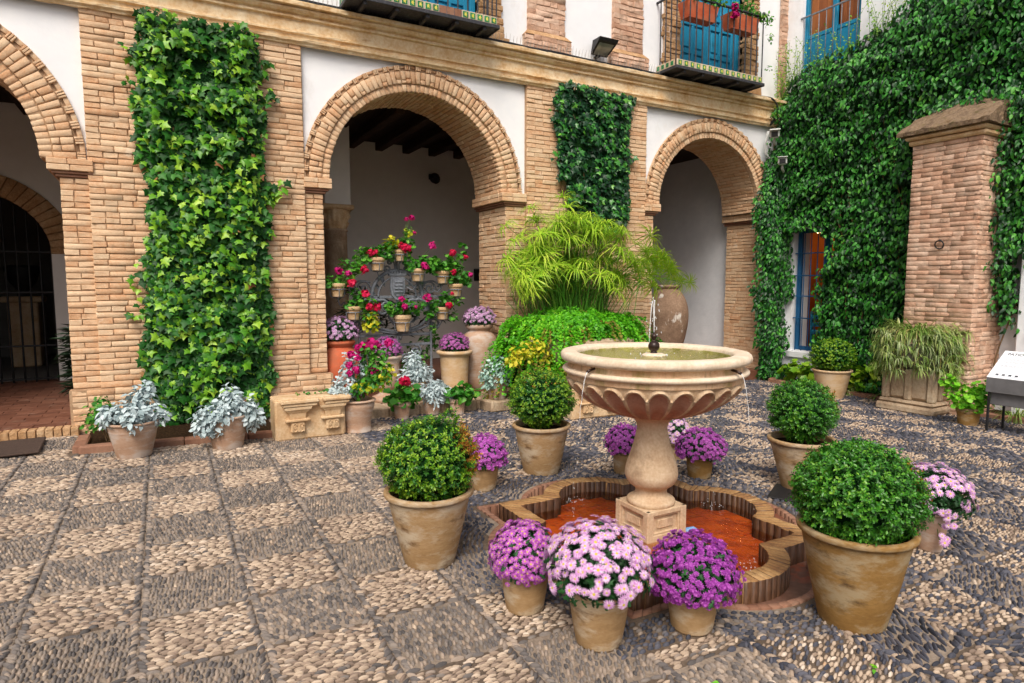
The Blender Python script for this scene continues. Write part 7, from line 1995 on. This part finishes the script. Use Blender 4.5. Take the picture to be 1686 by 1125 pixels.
# ---------------------------------------- lectern sign
M['sign_white'] = material('sign_white', [(0, '#e6ebf2'), (1, '#eef2f7')], rand=0, noise=((5, 1),), rough=.4, spec=.4, bump=())
M['sign_grey'] = material('sign_grey', [(0, '#5f5f61'), (1, '#737376')], rand=0, noise=((8, 1),), rough=.5, spec=.4, bump=((90, .2, .002),))
M['ink'] = material('ink', [(0, '#2c2f36'), (1, '#363a42')], rand=0, noise=((5, 1),), rough=.8, bump=())
M['ink_soft'] = material('ink_soft', [(0, '#8f96a2'), (1, '#a2a9b4')], rand=0, noise=((5, 1),), rough=.8, bump=())
lc = thing('information_lectern', 'sloped white information panel on a grey steel stand with dark legs', 'sign', (8.60, 3.85, 0))
SL = math.atan2(.29, .40); LN, WD = 1.05, .50         # along -Y, up the slope
def onp(u, v, w=0):
    """panel coords: u along the lower edge (towards -Y), v up the slope, w out of the panel"""
    return (v * math.cos(SL) - w * math.sin(SL), -u, .475 + v * math.sin(SL) + w * math.cos(SL))
def pbox(u0, u1, v0, v1, w0, w1, nm, mat):
    V = [onp(u, v, w) for w in (w0, w1) for u, v in ((u0, v0), (u1, v0), (u1, v1), (u0, v1))]
    return MB().add(V, BOXF).build(nm, mat, lc)
pbox(0, LN, 0, WD, -.004, 0, 'panel', M['sign_white'])
MB().add([onp(0, -.003, -.005), onp(LN, -.003, -.005), onp(LN, WD, -.005), onp(0, WD, -.005)] + [(onp(0, 0)[0], 0, .30), (onp(0, 0)[0], -LN, .30), (onp(0, WD)[0], -LN, .62), (onp(0, WD)[0], 0, .62)], BOXF[:, ::-1]).build('housing', M['sign_grey'], lc)
MB().bbox(.05, .36, -LN + .02, -.03, .145, .30, .006).build('lower_box', M['sign_grey'], lc)
for x, y in ((.02, -.03), (.40, -.03), (.02, -LN + .05), (.40, -LN + .05)):
    g0 = gz(8.6 + x)
    MB().bbox(x - .012, x + .012, y - .012, y + .012, g0 + .004, .42 if x < .2 else .56, .003).build('leg', M['iron_dark'], lc)
    MB().bbox(x - .03, x + .03, y - .02, y + .02, g0 + .002, g0 + .012, .002).build('foot', M['iron_dark'], lc)
def ptext(body, u, v, size, mat, bold=0.0):
    cu = bpy.data.curves.new('panel_text', 'FONT'); cu.body = body; cu.size = size; cu.offset = bold; cu.extrude = .0006
    o = bpy.data.objects.new('panel_text', cu); COL.objects.link(o)
    dg = bpy.context.evaluated_depsgraph_get(); me = bpy.data.meshes.new_from_object(o.evaluated_get(dg))
    bpy.data.objects.remove(o)
    n = len(me.vertices); co = np.empty(n * 3, np.float32); me.vertices.foreach_get('co', co); co = co.reshape(-1, 3)
    wdt = co[:, 0].max() if n else 0
    me.vertices.foreach_set('co', np.array([onp(u + x, v + y, .0012 + z) for x, y, z in co], np.float32).ravel()); me.update()
    me.materials.clear(); me.materials.append(mat)
    q = bpy.data.objects.new('panel_text', me); COL.objects.link(q); q.parent = lc
    return wdt
w_ = ptext('PATIO DE ', .05, .420, .058, M['ink'], .0006)
ptext('LA C', .05 + w_ + .018, .420, .058, M['ink'], .0022)
ln = MB()
def pline(u0, u1, v, h):
    V = [onp(u, vv, .0012) for u, vv in ((u0, v), (u1, v), (u1, v + h), (u0, v + h))]
    ln.add(V, [[0, 1, 2, 3]])
def fake_lines(u0, u1, v0, n, step, h):
    for k in range(n):
        u = u0
        end = u1 if k < n - 1 else u0 + (u1 - u0) * .6
        while u < end:
            l = rng.uniform(.012, .045); pline(u, min(u + l, end), v0 - k * step, h); u += l + .007
fake_lines(.06, .40, .395, 1, .012, .004); fake_lines(.06, .72, .345, 2, .016, .006); fake_lines(.06, .72, .295, 2, .016, .006)
fake_lines(.06, .34, .235, 4, .011, .004); fake_lines(.38, .72, .235, 4, .011, .004); fake_lines(.06, .30, .165, 1, .01, .004); fake_lines(.06, .16, .125, 1, .01, .004)
tag(ln.build('small_print', M['ink_soft'], lc), kind='stuff')
for k in range(4):
    pbox(.07 + k * .065, .10 + k * .065, .05, .075, .0008, .0014, 'printed_mark', M['ink'])
    pbox(.063 + k * .065, .112 + k * .065, .038, .042, .0008, .0014, 'printed_mark', M['ink_soft'])

# ---------------------------------------- fittings on the facade
fl_ = thing('floodlight', 'dark grey floodlight on the white upper wall between two brick pilasters', 'floodlight', (5.92, YU, 5.10))
V = np.array([(-.15, -.16, .0), (.17, -.16, .0), (.17, -.04, -.10), (-.15, -.04, -.10), (-.17, -.36, .14), (.19, -.36, .14), (.13, -.06, .12), (-.11, -.06, .12)])
V = np.array([(-.17, -.33, .02), (.17, -.33, .02), (.15, -.10, -.12), (-.15, -.10, -.12), (-.17, -.36, .06), (.17, -.36, .06), (.10, -.08, .10), (-.10, -.08, .10)])
MB().add(V, BOXF).build('housing', M['iron_dark'], fl_)
M['lens'] = material('lens', [(0, '#6f7470'), (1, '#9aa09a')], rand=0, noise=((5, 1),), rough=.15, spec=.6, bump=())
c4 = V[:4].mean(0); L4 = c4 + (V[:4] - c4) * .78 + np.array([0, .004, -.006])
MB().add(L4, [[3, 2, 1, 0]]).build('lens', M['lens'], fl_)
MB().bbox(-.03, .03, -.12, .0, -.13, -.10, .006).build('bracket', M['iron_dark'], fl_)
MB().tube(spline([(0, -.02, -.12), (.01, -.04, -.2), (-.01, -.07, -.235)], 4), .008, 6).build('cable', M['iron_dark'], fl_)
M['cam_white'] = material('cam_white', [(0, '#b9bcba'), (1, '#d3d6d3')], rand=0, noise=((6, 1),), rough=.45, spec=.4, bump=())
def cctv(label, x, y, z, L_, w, rz, tilt):
    t = thing('security_camera', label, 'camera', (x, y, z), rz); t['group'] = 'wall cameras in the courtyard corner'
    o = MB().bbox(-w / 2, w / 2, -L_, 0, -w * .42, w * .42, w * .16); o.bbox(-w * .56, w * .56, -L_ * 1.12, 0.02, w * .40, w * .50, w * .04)
    h = o.build('housing', M['cam_white'], t); h.rotation_euler = (tilt, 0, 0)
    h2 = MB().bbox(-w * .34, w * .34, -L_ - .004, -L_ + .02, -w * .28, w * .28, .004).build('window', M['iron_dark'], t); h2.rotation_euler = (tilt, 0, 0)
    MB().tube(spline([(0, -.06, -w * .45), (0, -.04, -w * .9), (.02, .05, -w * 1.1), (.02, .18, -w * 1.0)], 4), .022, 8).build('bracket', M['cam_white'], t)
    return t
cctv('box-shaped white security camera under the cornice at the corner', 9.62, 7.84, 4.22, .28, .16, -.9, .25)
cctv('lower small security camera half sunk in the ivy at the corner', 9.70, 7.72, 3.72, .16, .15, -.9, .1)
wt2 = MB()
for q in range(3): wt2.tube(spline([(9.60 + .02 * q, 7.98, 4.28), (9.52, 7.95, 4.0 - .04 * q), (9.6, 7.93, 3.82), (9.68, 7.90, 3.78)], 5), .009, 6)
tag(wt2.build('camera_cables', M['cam_white']), 'loop of pale cables hanging below the upper security camera', 'cable')
sl2 = thing('spotlight', 'small black spotlight fixed high on the shaded back wall of the gallery', 'spotlight', (4.73, 11.7, 3.62))
MB().lathe([(0, 0), (.09, 0), (.10, .05), (.085, .16), (0, .17)], 16).build('lamp_head', M['iron_dark'], sl2).rotation_euler = (2.0, .4, 0)
MB().bbox(-.12, .02, -.06, 0, -.05, .05, .008).build('bracket', M['iron_dark'], sl2)
sw = thing('wall_switch', 'small black box on the gallery wall right of the grille', 'switch box', (5.62, 11.7, 1.75))
MB().bbox(-.06, .06, -.05, 0, -.12, .12, .01).build('box', M['iron_dark'], sw)
pdm = thing('urn_stand', 'dark plant urn on a stone stand seen through the gate', 'stand', (-2.15, 14.2, .1))
MB().bbox(-.22, .22, -.22, .22, 0, 1.15, .02).bbox(-.3, .3, -.3, .3, 1.15, 1.25, .02).build('stand', M['stone'], pdm)
MB().lathe([(.1, 1.25), (.08, 1.35), (.2, 1.5), (.28, 1.75), (.25, 1.8), (0, 1.78)], 20).build('urn', M['iron_dark'], pdm)
dm = thing('doormat', 'dark brown doormat at the step of the left arch', 'mat', (-1.42, 7.42, gz(-1.4) + .02), .05)
M['mat'] = material('mat', [(0, '#3d302a'), (1, '#54453d')], rand=0, noise=((60, 1),), rough=1, bump=((200, .8, .004),))
MB().bbox(-.36, .36, -.32, .34, 0, .022, .008).build('mat', M['mat'], dm)
dr = thing('drain_plate', 'dark metal plate lying on the paving beneath the far right boxwood pot', 'plate', (4.36, 3.16, gz(4.36) + .014), .5)
MB().bbox(-.16, .22, -.06, .24, 0, .012, .004).build('plate', M['iron_dark'], dr)
# bird spikes along the cornice
bs_ = MB()
for x in np.arange(1.4, 7.4, .055):
    for s in (-1, 0, 1):
        bs_.tube([(x, YF - .06, 4.86), (x + .02 * s + rng.normal(0, .006), YF - .10 + .05 * (s + 1) - .03, 4.98 + rng.normal(0, .012))], .0016, 3, cap=False)
M['steel'] = material('steel', [(0, '#9a9690'), (1, '#b9b5ae')], rand=0, noise=((5, 1),), rough=.4, metal=.5, bump=())
sp3 = thing('bird_spikes', 'thin wire bird spikes standing along the cornice', 'bird spikes', (0, 0, 0))
o = bs_.build('wires', M['steel'], sp3); tag(o, kind='stuff')
# window boxes with geraniums on the right balcony
for lab, x0 in (('left terracotta flower box on the right balcony rail', 7.36), ('right terracotta flower box on the right balcony rail', 8.30)):
    fbx = thing('flower_box', lab, 'flower box', (x0 + .32, BY + .16, BZ - .30), 0, 'flower boxes on the right balcony')
    V = np.array([(-.28, -.09, 0), (.28, -.09, 0), (.28, .09, 0), (-.28, .09, 0), (-.33, -.12, .24), (.33, -.12, .24), (.33, .12, .24), (-.33, .12, .24)])
    MB().add(V, BOXF).build('box', M['terracotta_red'], fbx)
    leafcloud(fbx, 'foliage', [(-.15, -.05, .34), (.1, -.08, .36), (.25, -.05, .33), (0, -.1, .42), (.35, -.1, .30)], [.12, .13, .12, .1, .1], 260, SIMPLE, .06, M['geranium_leaf'], shell=.2)
    if x0 > 8: 
        bloom(fbx, (-.30, -.16, .30), .055, 'pet_magenta'); bloom(fbx, (-.29, -.16, .18), .055, 'pet_magenta')
        leafcloud(fbx, 'trailing_leaves', [(.45, -.1, .3), (.55, -.1, .28), (.62, -.1, .0), (.62, -.1, -.5)], [.1, .1, .07, .06], 110, SIMPLE, .05, M['geranium_leaf'], shell=.2)
# fallen leaves and petals on the paving
pts = np.array([(2.46, 1.44), (2.60, 1.52), (3.64, 2.03), (1.92, 1.75)])
lv = MB()
for x, y in pts:
    for k in range(3):
        V, F = scatter(SIMPLE[0], SIMPLE[1], np.array([[x + rng.normal(0, .02), y + rng.normal(0, .02), gz(x) + .022]]), frames(np.array([[rng.normal(0, .3), rng.normal(0, .3), 1]]), rand_unit(1)), np.array([.028]))
        lv.add(V, F[0])
o = lv.build('fallen_leaves', M['geranium_lime']); tag(o, 'few fallen green leaves scattered on the paving', 'leaves', kind='stuff')
